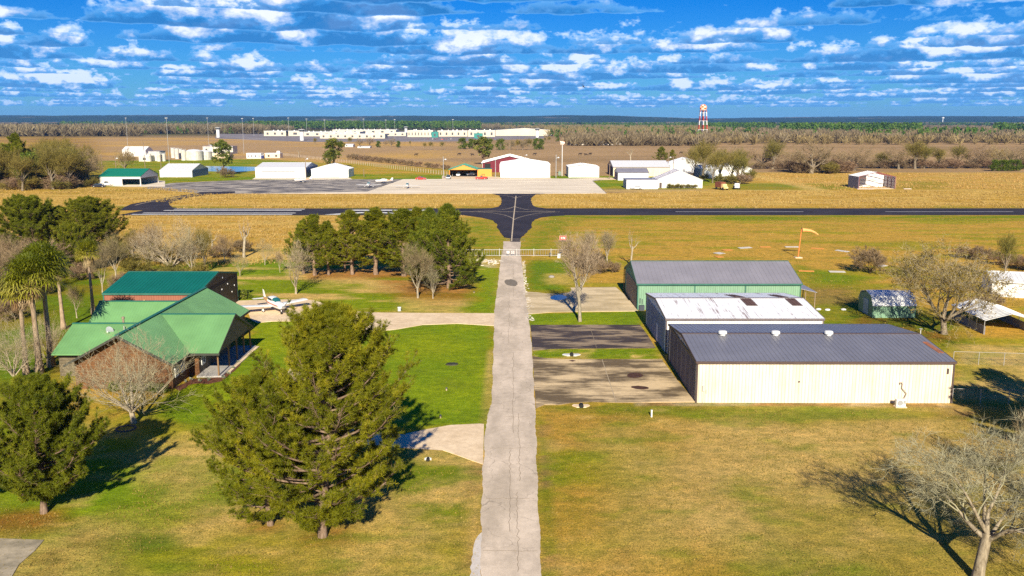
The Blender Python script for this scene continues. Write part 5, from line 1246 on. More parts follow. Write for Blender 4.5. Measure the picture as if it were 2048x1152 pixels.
mk_roof('roof', (-36.8, 81.5, 5.4), (-36.8, 106.4, 5.4), (-41.9, 106.4, 2.6), (-41.9, 81.5, 2.6))
mk_roof('porch_roof', (-36.9, 91.75, 5.24), (-28.85, 91.75, 5.24), (-28.85, 85.85, 2.58), (-36.9, 85.85, 2.58), .004)
mk_roof('porch_roof', (-36.9, 91.75, 5.24), (-28.85, 91.75, 5.24), (-28.85, 97.65, 2.58), (-36.9, 97.65, 2.58), .004)
mk_roof('side_roof', (-45.3, 90.6, 4.5), (-36.9, 90.6, 4.5), (-36.9, 85.8, 2.5), (-45.3, 85.8, 2.5), .008)
mk_roof('side_roof', (-45.3, 90.6, 4.5), (-36.9, 90.6, 4.5), (-36.9, 95.4, 2.5), (-45.3, 95.4, 2.5), .008)
mk_roof('rear_roof', (-46.3, 99.0, 5.15), (-36.9, 99.0, 5.15), (-36.9, 94.3, 2.4), (-46.3, 94.3, 2.4), .012)
mk_roof('rear_roof', (-46.3, 99.0, 5.15), (-36.9, 99.0, 5.15), (-36.9, 103.7, 2.4), (-46.3, 103.7, 2.4), .012)
m_ridge = M('ridge_cap_green', (.03, .16, .11), .5)
b = MB(); b.cbox(hp(-36.8, 93.95, 5.44), .36, 25, .07); b.cbox(hp(-32.8, 91.75, 5.28), 8.0, .34, .07); b.cbox(hp(-41.3, 90.6, 4.55), 8.0, .34, .07); b.cbox(hp(-41.8, 99, 5.2), 9, .34, .07)
b.build('ridge_cap', m_ridge, HS)
b = MB()
def rake(a, c):
    a = Vector(hp(*a)); c = Vector(hp(*c)); o_ = Vector((0, .035, 0)) if abs(a.y - c.y) < .1 else Vector((.035, 0, 0))
    b.slab(tuple(a - o_), tuple(a + o_), tuple(c + o_), tuple(c - o_), .24)
for a, c in (((-36.8, 81.46, 5.45), (-41.95, 81.46, 2.62)), ((-36.8, 81.46, 5.45), (-31.65, 81.46, 2.62)), ((-28.81, 91.75, 5.3), (-28.81, 85.8, 2.62)), ((-28.81, 91.75, 5.3), (-28.81, 97.7, 2.62)), ((-31.66, 81.5, 2.6), (-31.66, 85.8, 2.6)), ((-31.66, 97.7, 2.6), (-31.66, 106.4, 2.6))):
    rake(a, c)
b.box(5.3, 8.15, -8.19, -8.12, 2.36, 2.58); fixn(b.build('fascia', M('dark_fascia', (.05, .05, .04), .6), HS))
b = MB(); b.box(5.7, 8.15, -7.75, 4.6, 0, .16); b.build('porch_floor', M('porch_concrete', (.44, .41, .38), .8), HS)
for (x_, y_) in ((-29.15, 86.45), (-29.2, 90.0), (-29.2, 92.7), (-29.2, 95.2), (-29.2, 97.6)):
    b = MB(); b.box(x_ + 37 - .07, x_ + 37 + .07, y_ - 94 - .07, y_ - 94 + .07, .16, 2.5)
    for s_ in (-1, 1): b.bar((x_ + 37, y_ - 94, 1.95), (x_ + 37, y_ - 94 + s_ * .45, 2.45), .05, .05, 4)
    b.build('porch_post', M('post_timber', (.22, .13, .06), .8), HS)
def win(x, y, z, w, h, face):
    fr = MB(); gl = MB()
    if face == 'E':
        for a0, a1, z0, z1 in ((y - w / 2, y + w / 2, z - .05, z + .04), (y - w / 2, y + w / 2, z + h - .04, z + h + .05), (y - w / 2 - .05, y - w / 2 + .04, z, z + h), (y + w / 2 - .04, y + w / 2 + .05, z, z + h), (y - .025, y + .025, z, z + h), (y - w / 2, y + w / 2, z + h / 2 - .025, z + h / 2 + .025)):
            fr.box(x + 37 + .02, x + 37 + .09, a0 - 94, a1 - 94, z0, z1)
        gl.box(x + 37 + .01, x + 37 + .04, y - w / 2 - 94, y + w / 2 - 94, z, z + h)
    f = fr.build('window', M('window_frame_white', (.75, .75, .72), .5), HS); gl.build('pane', m_glass, f)
win(-31.3, 88.3, .9, 1.0, 1.4, 'E'); win(-32.2, 83.4, 1.0, .8, 1.2, 'E'); win(-32.2, 85.0, 1.0, .8, 1.2, 'E'); win(-31.3, 93.6, .9, 1.0, 1.3, 'E'); win(-31.3, 96.3, .9, .9, 1.3, 'E')
b = MB(); b.box(5.71, 5.76, -3.0, -2.0, .16, 2.2); b.build('door', M('porch_door', (.25, .14, .08), .6), HS)
b = MB(); b.box(7.0, 8.2, -2.2, 4.4, -.02, .165) if 0 else b.box(8.16, 8.5, -6.0, 4.6, 0, .1); b.build('porch_kerb', m_conc, HS)
# mulch bed
sheet('mulch_bed', ragged(PG([(349, 776), (372, 766), (384, 758), (410, 757), (436, 755), (448, 745), (478, 712), (500, 690), (506, 696), (486, 722), (462, 748), (445, 762), (418, 768), (385, 768), (360, 782)]), .5, .1, 5), .03, M('mulch', (.16, .06, .03), .95, var=.3, scale=3), drop=.03)
# dish and flue on the roof
o = thing('satellite_dish', 'grey satellite dish on the front left green roof', 'satellite dish', (*G(221, 668, 3.7), 3.35))
b = MB(); b.bar((0, 0, 0), (0, 0, .55), .03); b.build('mast', m_steel, o)
b = MB(); b.loft([[(r * cos(t) * .9, -.10 - .5 * (.42 ** 2 - r * r) * 1.2 - .0 + r * sin(t) * -.35, .75 + r * sin(t)) for t in [2 * pi * i / 16 for i in range(16)]] for r in (.02, .2, .34, .44)], cap=False); b.build('dish', M('dish_grey', (.36, .38, .42), .4), o)
b = MB(); b.bar((0, -.1, .4), (0, -.62, .7), .02); b.cbox((0, -.62, .72), .12, .1, .1); b.build('receiver_arm', m_white_wall, o)
b = MB(); b.lathe([(.11, 0), (.11, .7), (.18, .72), (.18, .85), (.05, .95)], 12, hp(-40.5, 91.6, 4.1)); b.build('flue', M('galv_brown', (.4, .32, .22), .5, .5), HS)
b = MB(); b.lathe([(.06, 0), (.06, .5)], 8, hp(-39.6, 89.6, 4.0)); b.build('vent_pipe', m_steel, HS)

# ---- green gambrel shed, carport, white building at the right edge
S1 = thing('garden_shed', 'green garden shed with pale barrel-shaped metal roof under the golden tree', 'shed', (49.4, 116.3, 0))
prof = [(-2.45, 0), (-2.45, 1.75), (-1.75, 2.75), (0, 3.15), (1.75, 2.75), (2.45, 1.75), (2.45, 0)]
b = MB(); L2 = 2.75
b.quad(*[(-L2, p[0], p[1] * .97) for p in prof[::-1]]); b.quad(*[(L2, p[0], p[1] * .97) for p in prof]); b.quad((-L2, -2.45, 0), (L2, -2.45, 0), (L2, -2.45, 1.75), (-L2, -2.45, 1.75)); b.quad((L2, 2.45, 0), (-L2, 2.45, 0), (-L2, 2.45, 1.75), (L2, 2.45, 1.75))
ribs_on(b, (-L2, -2.45, 0), (1, 0, 0), (0, 0, 1), 2 * L2, lambda s: (.02, 1.72), .25); b.build('wall', m_gsid, S1)
b = MB()
sheds = [(-2.56, 1.62), (-1.78, 2.80), (0, 3.22), (1.78, 2.80), (2.56, 1.62)]
for i in range(4):
    a, c = sheds[i], sheds[i + 1]
    hi, lo_ = (c, a) if i < 2 else (a, c)
    roof_plane(b, (-L2 - .1, hi[0], hi[1]), (L2 + .1, hi[0], hi[1]), (L2 + .1, lo_[0], lo_[1]), (-L2 - .1, lo_[0], lo_[1]), .05, .3)
fixn(b.build('roof', m_white_roof, S1))
b = MB(); b.box(-L2 - .06, -L2 - .01, -.9, .7, .1, 2.1); b.build('door', M('pale_blue_door', (.42, .50, .58), .5), S1)
b = MB(); b.box(L2 + .01, L2 + .05, -2.46, -2.3, 0, 1.7); b.box(-L2 - .05, -L2 - .01, -2.5, -2.36, 0, 1.7); b.build('trim', m_gtrim, S1)
CP = thing('carport', 'open carport with white peaked roof and low dark side walls at the right', 'carport', (59.5, 108.5, 0), -.05)
b = MB(); roof_plane(b, (0, 5.2, 2.6), (0, -4.2, 2.6), (-3.1, -4.2, 1.75), (-3.1, 5.2, 1.75), .06, .5); roof_plane(b, (0, 5.2, 2.6), (0, -4.2, 2.6), (3.1, -4.2, 1.75), (3.1, 5.2, 1.75), .06, .5); fixn(b.build('roof', M('weathered_pale_roof', (.62, .61, .60), .5, var=.15), CP))
for sx in (-1, 1):
    for y_ in (-4.0, -2, 0, 2, 4, 5):
        b = MB(); b.bar((sx * 3.0, y_, 0), (sx * 3.0, y_, 1.74), .04); b.build('post', m_steel, CP)
    b = MB(); b.box(sx * 2.95 - .03, sx * 2.95 + .03, -4.1, 5.1, 0, 1.0); ribs_on(b, (sx * 2.95, -4.1, 0), (0, 1, 0), (0, 0, 1), 9.2, lambda s: (0, 1.0), .4); b.build('side_wall', M('grey_cladding', (.25, .24, .27), .6, streak=.2), CP)
metal_building('metal_building', 'white building cut off by the right edge beyond the carport', 'building', 76.2, 130.5, 11, 8, 2.35, 3.1, m_white_wall, m_white_roof, m_white_wall, rz=-.32, pitch=.4, rpitch=.6, ov=.25)

# ---- airfield buildings beyond the apron
m_oran = M('orange_paint', (.78, .30, .05), .55, var=.06); m_dgreen = M('shed_green_roof', (.012, .19, .12), .45, var=.06)
m_lgrey = M('light_grey_wall', (.62, .58, .54), .55, var=.06)
# green roofed shelter
SHL = thing('aircraft_shelter', 'shelter with deep green roof and pale walls beside the left apron', 'hangar', (-155.2, 367.6, 0), 0)
b = MB(); roof_plane(b, (-8.6, .3, 6.3), (8.1, .3, 6.3), (8.1, -9.0, 3.7), (-8.6, -9.0, 3.7), .2, .9); roof_plane(b, (-8.6, .3, 6.3), (8.1, .3, 6.3), (8.1, 9.4, 3.7), (-8.6, 9.4, 3.7), .2, .9); fixn(b.build('roof', m_dgreen, SHL))
b = MB(); b.box(-8.3, .3, -8.8, -8.6, 0, 3.6); b.box(.3, 7.9, -8.8, -8.6, 2.6, 3.6); b.box(-8.3, -8.1, -8.6, 9.2, 0, 3.6); b.box(-8.3, 7.9, 9.0, 9.2, 0, 3.6); b.quad((7.9, -8.8, 2.9), (7.9, 9.2, 2.9), (7.9, 9.2, 3.6), (7.9, .3, 6.1), (7.9, -8.8, 3.6)); b.build('wall', m_lgrey, SHL)
for x_, y_ in ((7.8, -8.7), (7.8, 9.0), (0.4, -8.7)):
    b = MB(); b.cbox((x_, y_, 1.3), .35, .35, 2.6); b.cbox((x_, y_, .2), .7, .7, .4); b.build('post', m_lgrey, SHL)
def gable_front(name, label, x, y, W, D, he, hr, wm, rm, tm, doors=(), rz=0, cat='hangar', **k):
    """gable end facing the runway: the ridge runs away from the viewer"""
    return metal_building(name, label, cat, x, y, D, W, he, hr, wm, rm, tm, rz=rz - pi / 2, doors=doors, pitch=k.pop('pitch', 1.2), rpitch=k.pop('rpitch', 1.5), **k)
m_wroof_far = M('white_roof_far', (.70, .70, .71), .45, var=.05)  # slightly duller white for the far roofs
metal_building('white_barn', 'white barn with two wide doors beyond the green-roofed shelter', 'barn', -153.2, 424, 14.6, 22, 3.1, 5.6, m_white_wall, m_wroof_far, m_white_wall, pitch=1.2, rpitch=1.5,
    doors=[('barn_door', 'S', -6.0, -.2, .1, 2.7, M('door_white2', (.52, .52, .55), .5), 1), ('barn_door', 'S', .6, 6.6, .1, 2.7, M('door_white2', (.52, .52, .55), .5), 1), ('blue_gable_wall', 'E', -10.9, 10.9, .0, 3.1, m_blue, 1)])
metal_building('metal_hangar', 'long white hangar with a dark strip above its door, left of centre', 'hangar', -104.8, 423, 22.5, 26, 4.35, 6.2, m_white_wall, m_wroof_far, m_white_wall, rz=0, pitch=1.2, rpitch=1.5, 
    doors=[('door_header', 'S', -8.4, 6.6, 2.75, 3.15, M('header_dark_grey', (.12, .13, .15), .6), 1), ('hangar_door', 'S', -8.4, 6.6, .05, 2.7, m_white_wall, 5), ('blue_gable_wall', 'E', -12.9, 12.9, .0, 4.3, m_blue, 1)])  # the header is a dark grey strip above the door panels
gable_front('metal_hangar', 'smaller white gabled hangar right of the tall pine', -82.4, 417, 16.6, 14, 3.8, 6.0, m_white_wall, m_wroof_far, m_white_wall, doors=[('hangar_door', 'E', -5, 4, .05, 3.2, M('door_white2', (.52, .52, .55), .5), 3)], rz=0.0)
# orange open hangar
OH = thing('open_hangar', 'orange open-fronted hangar with green roof and aircraft inside', 'hangar', (-19.3, 417.5, 0))
b = MB(); W_, D_ = 13.2, 15
b.box(-9.6, -9.4, 0, D_, 0, 3.2); b.box(3.4, 3.6, .2, D_, 0, 3.2); b.box(-9.6, 3.6, D_ - .2, D_, 0, 3.2); b.quad((-9.6, 0, 3.1), (3.6, 0, 3.1), (-3.0, 0, 5.3)); b.quad((3.6, .2, 3.1), (-9.6, .2, 3.1), (-3.0, .2, 5.3)); b.box(3.4, 10.0, -.05, .15, 0, 3.4); b.box(9.8, 10, .15, 8, 0, 3.4); b.build('wall', m_oran, OH)
b = MB(); roof_plane(b, (-3, -.3, 5.5), (-3, D_ + .3, 5.5), (-10.1, D_ + .3, 3.1), (-10.1, -.3, 3.1), .15, 1); roof_plane(b, (-3, -.3, 5.5), (-3, D_ + .3, 5.5), (4.1, D_ + .3, 3.1), (4.1, -.3, 3.1), .15, 1); b.slab((3.4, .1, 3.55), (10, .1, 3.55), (10, 8, 3.55), (3.4, 8, 3.55), .12); fixn(b.build('roof', m_dgreen, OH))
b = MB(); b.quad((-9.3, .3, .06), (3.3, .3, .06), (3.3, D_ - .3, .06), (-9.3, D_ - .3, .06)); b.build('floor', M('oil_floor', (.12, .1, .1), .7), OH)
gable_front('red_barn', 'dark red barn with white roof edge behind the orange hangar', -1.2, 466, 27, 26, 4.8, 8.2, M('barn_red', (.15, .012, .025), .6), m_white_roof, m_white_wall, doors=[('barn_door', 'E', -5, 12.5, .1, 4.3, m_white_wall, 5), ('dark_opening', 'E', -12.5, -9.5, .1, 4.4, m_black, 1)], cat='barn', ov=.6)
gable_front('metal_hangar', 'biggest white hangar with a wide bi-fold door facing the taxiway', 6.0, 424, 22.4, 26, 5.9, 7.6, m_white_wall, m_wroof_far, M('cream_trim', (.74, .70, .64), .5), doors=[('bifold_door', 'E', -9.1, 8.8, .05, 2.35, m_white_wall, 3), ('bifold_door', 'E', -9.1, 8.8, 2.5, 4.6, m_white_wall, 3)])
gable_front('metal_hangar', 'plain white low-gabled hangar right of the biggest white one', 32.6, 420, 13.8, 18, 4.75, 5.8, m_white_wall, m_wroof_far, M('grey_trim', (.4, .38, .38), .5), doors=[('hangar_door', 'E', -6.2, 6.2, .05, 4.3, m_white_wall, 4)])
metal_building('metal_hangar', 'wide beige hangar with a very low grey roof behind the small grey-roofed shed', 'hangar', 59.8, 431, 26, 24, 4.3, 6.8, M('peach_wall', (.80, .64, .44), .55), m_wroof_far, M('dark_grey_trim', (.2, .18, .2), .5), rz=0, pitch=1.2, rpitch=1.5, doors=[('dark_end_wall', 'W', -11.8, 11.8, .05, 4.2, M('purple_grey', (.16, .13, .16), .6), 6)])
metal_building('metal_shed', 'small white shed with grey roof in front of the wide beige hangar', 'shed', 52.3, 397, 13.2, 13, 3.4, 4.9, m_white_wall, m_lroof, M('dark_grey_trim', (.2, .18, .2), .5), pitch=1.2, rpitch=1.2, doors=[('side_wall_panel', 'W', -6.3, 6.3, .05, 3.2, M('purple_grey2', (.33, .26, .30), .6), 4)])
gable_front('metal_building', 'white gabled building at the right end of the long flat-roofed block', 63.8, 351, 17.6, 12, 3.1, 6.7, m_white_wall, m_lroof, m_white_wall, doors=[('door', 'E', -7.6, -6.6, .05, 2.1, m_brown, 1)])
b = MB(); t = thing('flat_roofed_building', 'long low white flat-roofed building with a brown door beside the pale car', 'building', (49.1, 345, 0))
b.box(-6.0, 5.8, -5, 5, 0, 3.4); b.build('wall', m_white_wall, t); b = MB(); b.box(-6.2, 5.8, -5.2, 5.2, 3.4, 3.55); b.build('roof', m_lroof, t); b = MB(); b.box(-6.06, -6.01, -4.9, 4.9, .1, 3.3); b.build('blue_end_wall', m_blue, t); b = MB(); b.box(-4.95, -4.6, -5.08, -5.01, .2, 2.9); b.build('ladder_frame', M('pinkish', (.6, .4, .38), .6), t)
gable_front('metal_building', 'white gabled shed behind the lamp posts right of the beige hangar', 86.5, 455, 20, 14, 4.0, 7.2, m_white_wall, m_wroof_far, m_white_wall, cat='shed')
metal_building('metal_building', 'white shed with a blue end wall behind the thicket', 'shed', 91, 412, 13, 14, 4.3, 5.6, m_white_wall, m_wroof_far, m_white_wall, pitch=1.2, rpitch=1.5, doors=[('blue_end_wall', 'W', -6.8, 6.8, .05, 4.2, m_blue, 1)])
gable_front('metal_building', 'white gabled shed hidden behind the bare thicket', 99.5, 408, 13.5, 12, 4.4, 7.4, m_white_wall, m_wroof_far, m_white_wall, cat='shed')
# steel-framed open hangar
SF = thing('open_steel_hangar', 'half-built steel-framed hangar, open at the front, alone in the dry grass', 'hangar', (137.4, 340.3, 0), .0)
m_red = M('red_oxide_steel', (.20, .06, .05), .6); m_pur = M('grey_violet_sheet', (.27, .24, .33), .55, var=.08)
b = MB(); b.box(-7.0, -6.85, 0, 10.6, 0, 4.6); b.build('side_wall', m_pur, SF)
b = MB(); b.box(6.85, 7.0, 0, 10.6, 0, 4.6); b.build('side_wall', M('grey_sheet', (.5, .47, .5), .5), SF)
b = MB(); b.box(-6.85, 6.85, 10.4, 10.55, 0, 4.6); b.quad((-6.85, 10.45, 4.6), (6.85, 10.45, 4.6), (0, 10.45, 6.2)); b.build('back_wall', m_white_wall, SF)
b = MB(); roof_plane(b, (0, 0, 6.3), (0, 10.7, 6.3), (-7.1, 10.7, 4.65), (-7.1, 0, 4.65), .1, 1.2); b.build('roof', m_white_roof, SF)
b = MB()
for sx in (-1, 1):
    for y_ in (0, 3.5, 7, 10.3): b.cbox((sx * 6.8, y_, 2.3), .22, .22, 4.6); b.bar((sx * 6.9, y_, 4.6), (0, y_, 6.25), .13, .13, 4)
for z_ in (1.3, 2.6, 3.9): b.bar((-6.8, 10.35, z_), (6.8, 10.35, z_), .06, .06, 4); b.bar((6.8, 0, z_), (6.8, 10.3, z_), .06, .06, 4)
for x_ in (-4, -2, 0, 2, 4): b.bar((x_, .05, 6.2 - abs(x_) * .24), (x_ + .9, .05, 5.2 - abs(x_) * .2), .07, .07, 4)
b.bar((-6.8, .1, 4.3), (1.5, 3, 3.0), .1, .1, 4); b.build('steel_frame', m_red, SF)
b = MB(); b.box(-6.8, 6.8, .1, 10.3, .0, .08); b.build('floor_slab', m_conc, SF)
for (x, y, l, a, lb) in ((131.5, 338.2, 4.5, .1, 'pile of pale sheeting beside the left wall of the steel-framed hangar'), (134.3, 337.6, 3.2, .6, 'reddish planks lying at the mouth of the steel-framed hangar'), (148.5, 338.8, 3, .05, 'pale boards lying right of the steel-framed hangar')):
    o = MB(); [o.cbox((0, .3 * i, .1 + .09 * (i % 2)), l, .25, .12, .08 * i) for i in range(4)]; o = o.build('timber_pile', M('pale_board', (.62, .5, .42), .7, var=.2), None, (x, y, 0)); o.rotation_euler.z = a; tag(o, lb, 'timber pile')
# ---------------------------------------------------------------- prison, tanks, towers and poles far off
m_pris = M('prison_wall', (.60, .53, .41), .7, var=.08, scale=.05); m_pgreen = M('prison_green', (.03, .22, .19), .6); m_win = M('window_dark', (.08, .08, .09), .4)
def block(name, label, px0, px1, pyb, pyt, depth=40, mat=None, roofm=None, wins=0, cat='building', flat=True, parap=True, strip_=False):
    y = G(0, pyb)[1]; x0 = G(px0, pyb)[0]; x1 = G(px1, pyb)[0]; h = ZT(px0, pyt, y)
    t = thing(name, label, cat, ((x0 + x1) / 2, y + depth / 2, 0)); w = (x1 - x0) / 2
    b = MB(); b.box(-w, w, -depth / 2, depth / 2, 0, h); 
    b.build('wall', mat or m_pris, t)
    b = MB(); b.box(-w - .2, w + .2, -depth / 2 - .2, depth / 2 + .2, h, h + .25)
    rg = random.Random(int(px0)); n = int(w / 5)
    for i in range(n): b.cbox((-w + 2 * w * (i + rg.random()) / max(1, n), rg.uniform(-depth / 3, depth / 3), h + .9), rg.uniform(1, 2.4), 2, rg.uniform(.9, 1.8))
    b.build('roof', roofm or m_white_roof, t)
    for i in range(wins):
        xx = -w + 2 * w * (i + .5) / wins; b = MB(); b.box(xx - w / wins * .28, xx + w / wins * .28, -depth / 2 - .1, -depth / 2 - .02, h * .25, h * .7); b.build('window', m_win, t)
    return t
block('prison_building', 'leftmost pale prison block with a green-grey gap beside it', 528, 572, 272, 262, wins=3)
block('prison_building', 'pale prison block second from the left', 577, 604, 272, 262, wins=1)
block('prison_building', 'low pale prison block behind the guard tower at the left', 606, 720, 272.5, 264, 60, wins=6)
block('prison_building', 'long pale prison block with grey windows behind the brown trees', 640, 770, 277, 268, 30, wins=9)
block('prison_building', 'taller pale prison block in the middle with dark upper windows', 665, 792, 267, 259.5, 50, wins=7)
block('prison_building', 'low pale prison block between the middle and the second guard tower', 770, 812, 272, 265, 40, wins=3)
block('prison_building', 'pale prison block left of the green-fronted entrance', 815, 866, 274, 261, 50, wins=8)
block('prison_building', 'pale prison block right of the green-fronted entrance', 875, 935, 273, 261.5, 50, wins=5)
block('prison_building', 'pale prison block behind the second green porch', 936, 990, 273.5, 261, 50, wins=4)
block('entrance_building', 'green-roofed prison entrance between two pale blocks', 863, 876, 275, 264, 14, m_pgreen, m_pgreen, 1)
block('entrance_building', 'smaller green porch of the rightmost pale prison block', 948, 965, 277, 267, 14, m_pgreen, m_pgreen, 1)
metal_building('warehouse', 'big white gabled warehouse at the right end of the prison', 'warehouse', 0, 1660, 72, 130, 9, 13.5, m_pris, m_lroof, None, rz=-pi / 2, wallribs=False, rpitch=50).location.x = 22
def guard(px, pyb, pyt, lb):
    x, y = G(px, pyb); h = ZT(px, pyt, y); t = thing('guard_tower', lb, 'guard tower', (x, y, 0))
    b = MB(); b.lathe([(2.6, 0), (2.6, h * .74), (3.3, h * .8)], 16); b.build('shaft', m_white_wall, t, smooth=False)
    b = MB(); b.lathe([(3.5, h * .8), (3.5, h * .93)], 8); b.build('cabin', m_glass, t)
    b = MB(); b.lathe([(4.6, h * .93), (4.6, h * .96), (1.2, h)], 8); b.lathe([(4.4, h * .79), (4.4, h * .81)], 8); b.build('roof', M('tower_roof', (.5, .48, .45), .6), t)
guard(436.5, 275, 254, 'white guard tower standing alone left of the prison'); guard(604, 281, 258, 'white guard tower in front of the left prison blocks')
guard(812, 269, 253, 'white guard tower in the middle of the prison'); guard(1074.5, 275, 256, 'white guard tower right of the prison beside the dark evergreens')
def mast(px, pyb, pyt, lb):
    x, y = G(px, pyb); h = ZT(px, pyt, y); t = thing('floodlight_mast', lb, 'light mast', (x, y, 0), group=None)
    r = max(.09, y * .00011); b = MB(); b.bar((0, 0, 0), (0, 0, h), r * 1.5, r, 8); b.build('pole', m_steel, t)
    b = MB()
    for i in range(4): b.cbox((cos(i * pi / 2) * r * 6, sin(i * pi / 2) * r * 6, h), r * 4, r * 4, r * 3)
    b.cbox((0, 0, h - .1), r * 15, r * 2, r * 1.4); b.build('lamp_head', m_white_wall, t)
for px, pb, pt, lb in [(256, 298, 236, 'floodlight mast leftmost, behind the yellowing tree'), (339, 332, 236, 'nearest floodlight mast, left of the long tank row'), (418, 297, 236, 'floodlight mast just left of the lone guard tower'), (488, 308, 237, 'floodlight mast above the low sheds right of the tanks'), (508, 272, 237, 'floodlight mast at the left fence of the prison'),
        (578, 271, 236, 'floodlight mast between the two left prison blocks'), (614, 270, 238, 'floodlight mast right of the second guard tower'), (650, 268, 240, 'short-looking floodlight mast behind the middle prison block'), (728, 268, 238, 'floodlight mast over the taller middle prison block'), (790, 278, 239, 'floodlight mast at the right end of the middle prison blocks'), (906, 271, 239, 'floodlight mast behind the block right of the green entrance'), (772, 266, 240, 'faint floodlight mast behind the middle of the prison')]: mast(px, pb, pt, lb)
# red and white water tower with a checkered ball
def checker(name, a, bcol, sx):
    m, nt, bb = nodes(name); tc = mk(nt, 'ShaderNodeTexCoord'); sp = mk(nt, 'ShaderNodeSeparateXYZ'); nt.links.new(tc.outputs['Object'], sp.inputs[0])
    an = mth(nt, 'ARCTAN2', sp.outputs[1], sp.outputs[0]); f1 = mth(nt, 'FLOORED_MODULO', mth(nt, 'FLOOR', mth(nt, 'MULTIPLY', an, 4 / pi)), 2.0) if False else mth(nt, 'MODULO', mth(nt, 'ADD', mth(nt, 'FLOOR', mth(nt, 'MULTIPLY', an, 4 / pi)), 100.0), 2.0)
    f2 = mth(nt, 'MODULO', mth(nt, 'ADD', mth(nt, 'FLOOR', mth(nt, 'MULTIPLY', sp.outputs[2], 1 / sx)), 100.0), 2.0)
    f = mth(nt, 'ABSOLUTE', mth(nt, 'SUBTRACT', f1, f2)); nt.links.new(mixc(nt, f, a, bcol), bb.inputs['Base Color']); bb.inputs['Roughness'].default_value = .4; return m
def banded(name, a, bcol, hgt):
    m, nt, bb = nodes(name); tc = mk(nt, 'ShaderNodeTexCoord'); sp = mk(nt, 'ShaderNodeSeparateXYZ'); nt.links.new(tc.outputs['Object'], sp.inputs[0])
    f = mth(nt, 'MODULO', mth(nt, 'FLOOR', mth(nt, 'MULTIPLY', sp.outputs[2], 1 / hgt)), 2.0); nt.links.new(mixc(nt, f, a, bcol), bb.inputs['Base Color']); bb.inputs['Roughness'].default_value = .45; return m
x, y = G(1404.5, 276); WT = thing('water_tower', 'red and white banded water tower with an orange and white checkered ball', 'water tower', (x, y, 0)); hh = ZT(1404, 208.5, y)
m_band = banded('red_white_bands', (.62, .07, .03), (.85, .82, .8), 6.6)
for i in range(6):
    a = pi / 6 + i * pi / 3; b = MB(); b.bar((8.4 * cos(a), 8.4 * sin(a), 0), (5.2 * cos(a), 5.2 * sin(a), hh - 9), .52, .46, 8); b.build('leg', m_band, WT)
b = MB(); b.bar((0, 0, 0), (0, 0, hh - 9), .75, .75, 10); b.build('riser_pipe', m_band, WT)
b = MB()
for z_ in (13, 26, 38):
    for i in range(6):
        a = pi / 6 + i * pi / 3; r_ = 8.4 - 3.2 * z_ / (hh - 9); b.bar((r_ * cos(a), r_ * sin(a), z_), (r_ * cos(a + pi / 3), r_ * sin(a + pi / 3), z_), .22, .22, 5)
b.build('bracing', m_band, WT)
b = MB(); b.ball((0, 0, 0), 5.6, 5.6, 5.2, 24, 14); o = b.build('tank', checker('checkered_ball', (.80, .62, .5), (.80, .15, .015), 2.6), WT, (0, 0, hh - 5.2), smooth=True)
b = MB(); b.lathe([(5.5, 0), (5.8, .1), (5.8, .6), (5.6, .6)], 20, (0, 0, hh - 9)); b.build('catwalk', m_white_wall, WT)
x, y = G(1885, 249); t = thing('water_tower', 'distant pale water tower on the right horizon', 'water tower', (x, y, 0)); hh = ZT(1885, 234, y); b = MB(); b.bar((0, 0, 0), (0, 0, hh * .8), 3.2, 3.0, 10); b.build('shaft', m_white_wall, t); b = MB(); b.lathe([(3, hh * .7), (10, hh * .85), (10, hh * .96), (2, hh)], 16); b.build('tank', m_white_wall, t)
x, y = G(1603, 248); t = thing('warehouse', 'distant long white building on the horizon right of the water tower', 'building', (x, y, 0)); b = MB(); b.box(-60, 60, 0, 30, 0, 26); b.build('wall', m_white_wall, t); b = MB(); b.box(-61, 61, -1, 31, 26, 27); b.build('roof', m_white_roof, t)

# tanks and sheds of the works on the left
def tank(px, pyb, pyt, wpx, lb, dome=True, mat=None):
    x, y = G(px, pyb); r = wpx / 2 / FPX * y; h = ZT(px, pyt, y); t = thing('storage_tank', lb, 'tank', (x, y + r, 0))
    b = MB(); b.lathe([(r, 0), (r, h)], 24); b.build('shell', mat or m_dirtw, t)
    b = MB(); b.lathe([(r * 1.02, h), (r * .6, h + r * .18), (.1, h + r * .25)], 24); b.build('top', m_white_wall, t)
    b = MB(); [b.bar((r * cos(a) * .98, r * sin(a) * .98, h), (r * cos(a) * .98, r * sin(a) * .98, h + .9), .05, .05, 4) for a in [i * .45 for i in range(14)]]; b.build('railing', m_steel, t)
for px, pb, pt, w, lb in [(297, 323, 308, 9, 'slim white tank left of the square tank house'), (317, 323, 307, 8, 'slim white tank right of the square tank house'), (326, 322.5, 308, 8, 'slim white tank at the right end of the left tank group'), (345, 316, 297, 8, 'tall slim tank at the left end of the long tank row'), (353, 318, 298, 8, 'second tall slim tank of the long tank row'),
        (366, 321, 301, 9, 'third slim tank, joined to the big drum'), (383, 321, 303, 34, 'big wide white drum of the long tank row'), (404, 320, 304, 30, 'big white drum at the right end of the tank row'), (360, 317, 299, 7, 'slender tank behind the third slim tank')]: tank(px, pb, pt, w, lb)
block('pump_house', 'square white tank house with a grey cap among the slim tanks', 298, 320, 322, 303, 10, m_dirtw, m_lroof, 0)
block('works_building', 'white works shed with a dark opening left of the tank house', 278, 300, 323, 312, 10, m_dirtw, m_white_roof, 1)
metal_building('works_building', 'white gabled works building behind the yellowing tree', 'building', *G(276, 312), 17, 14, 4.5, 7, m_white_wall, m_white_roof, None, wallribs=False, rpitch=6)
block('works_building', 'white railed works building behind the layered pine', 406, 466, 308, 293, 12, m_dirtw, m_lroof, 4)
block('works_building', 'low beige shed with a dark end under the layered pine', 412, 458, 318, 306, 10, M('peach_wall', (.80, .64, .44)), m_lroof, 0)
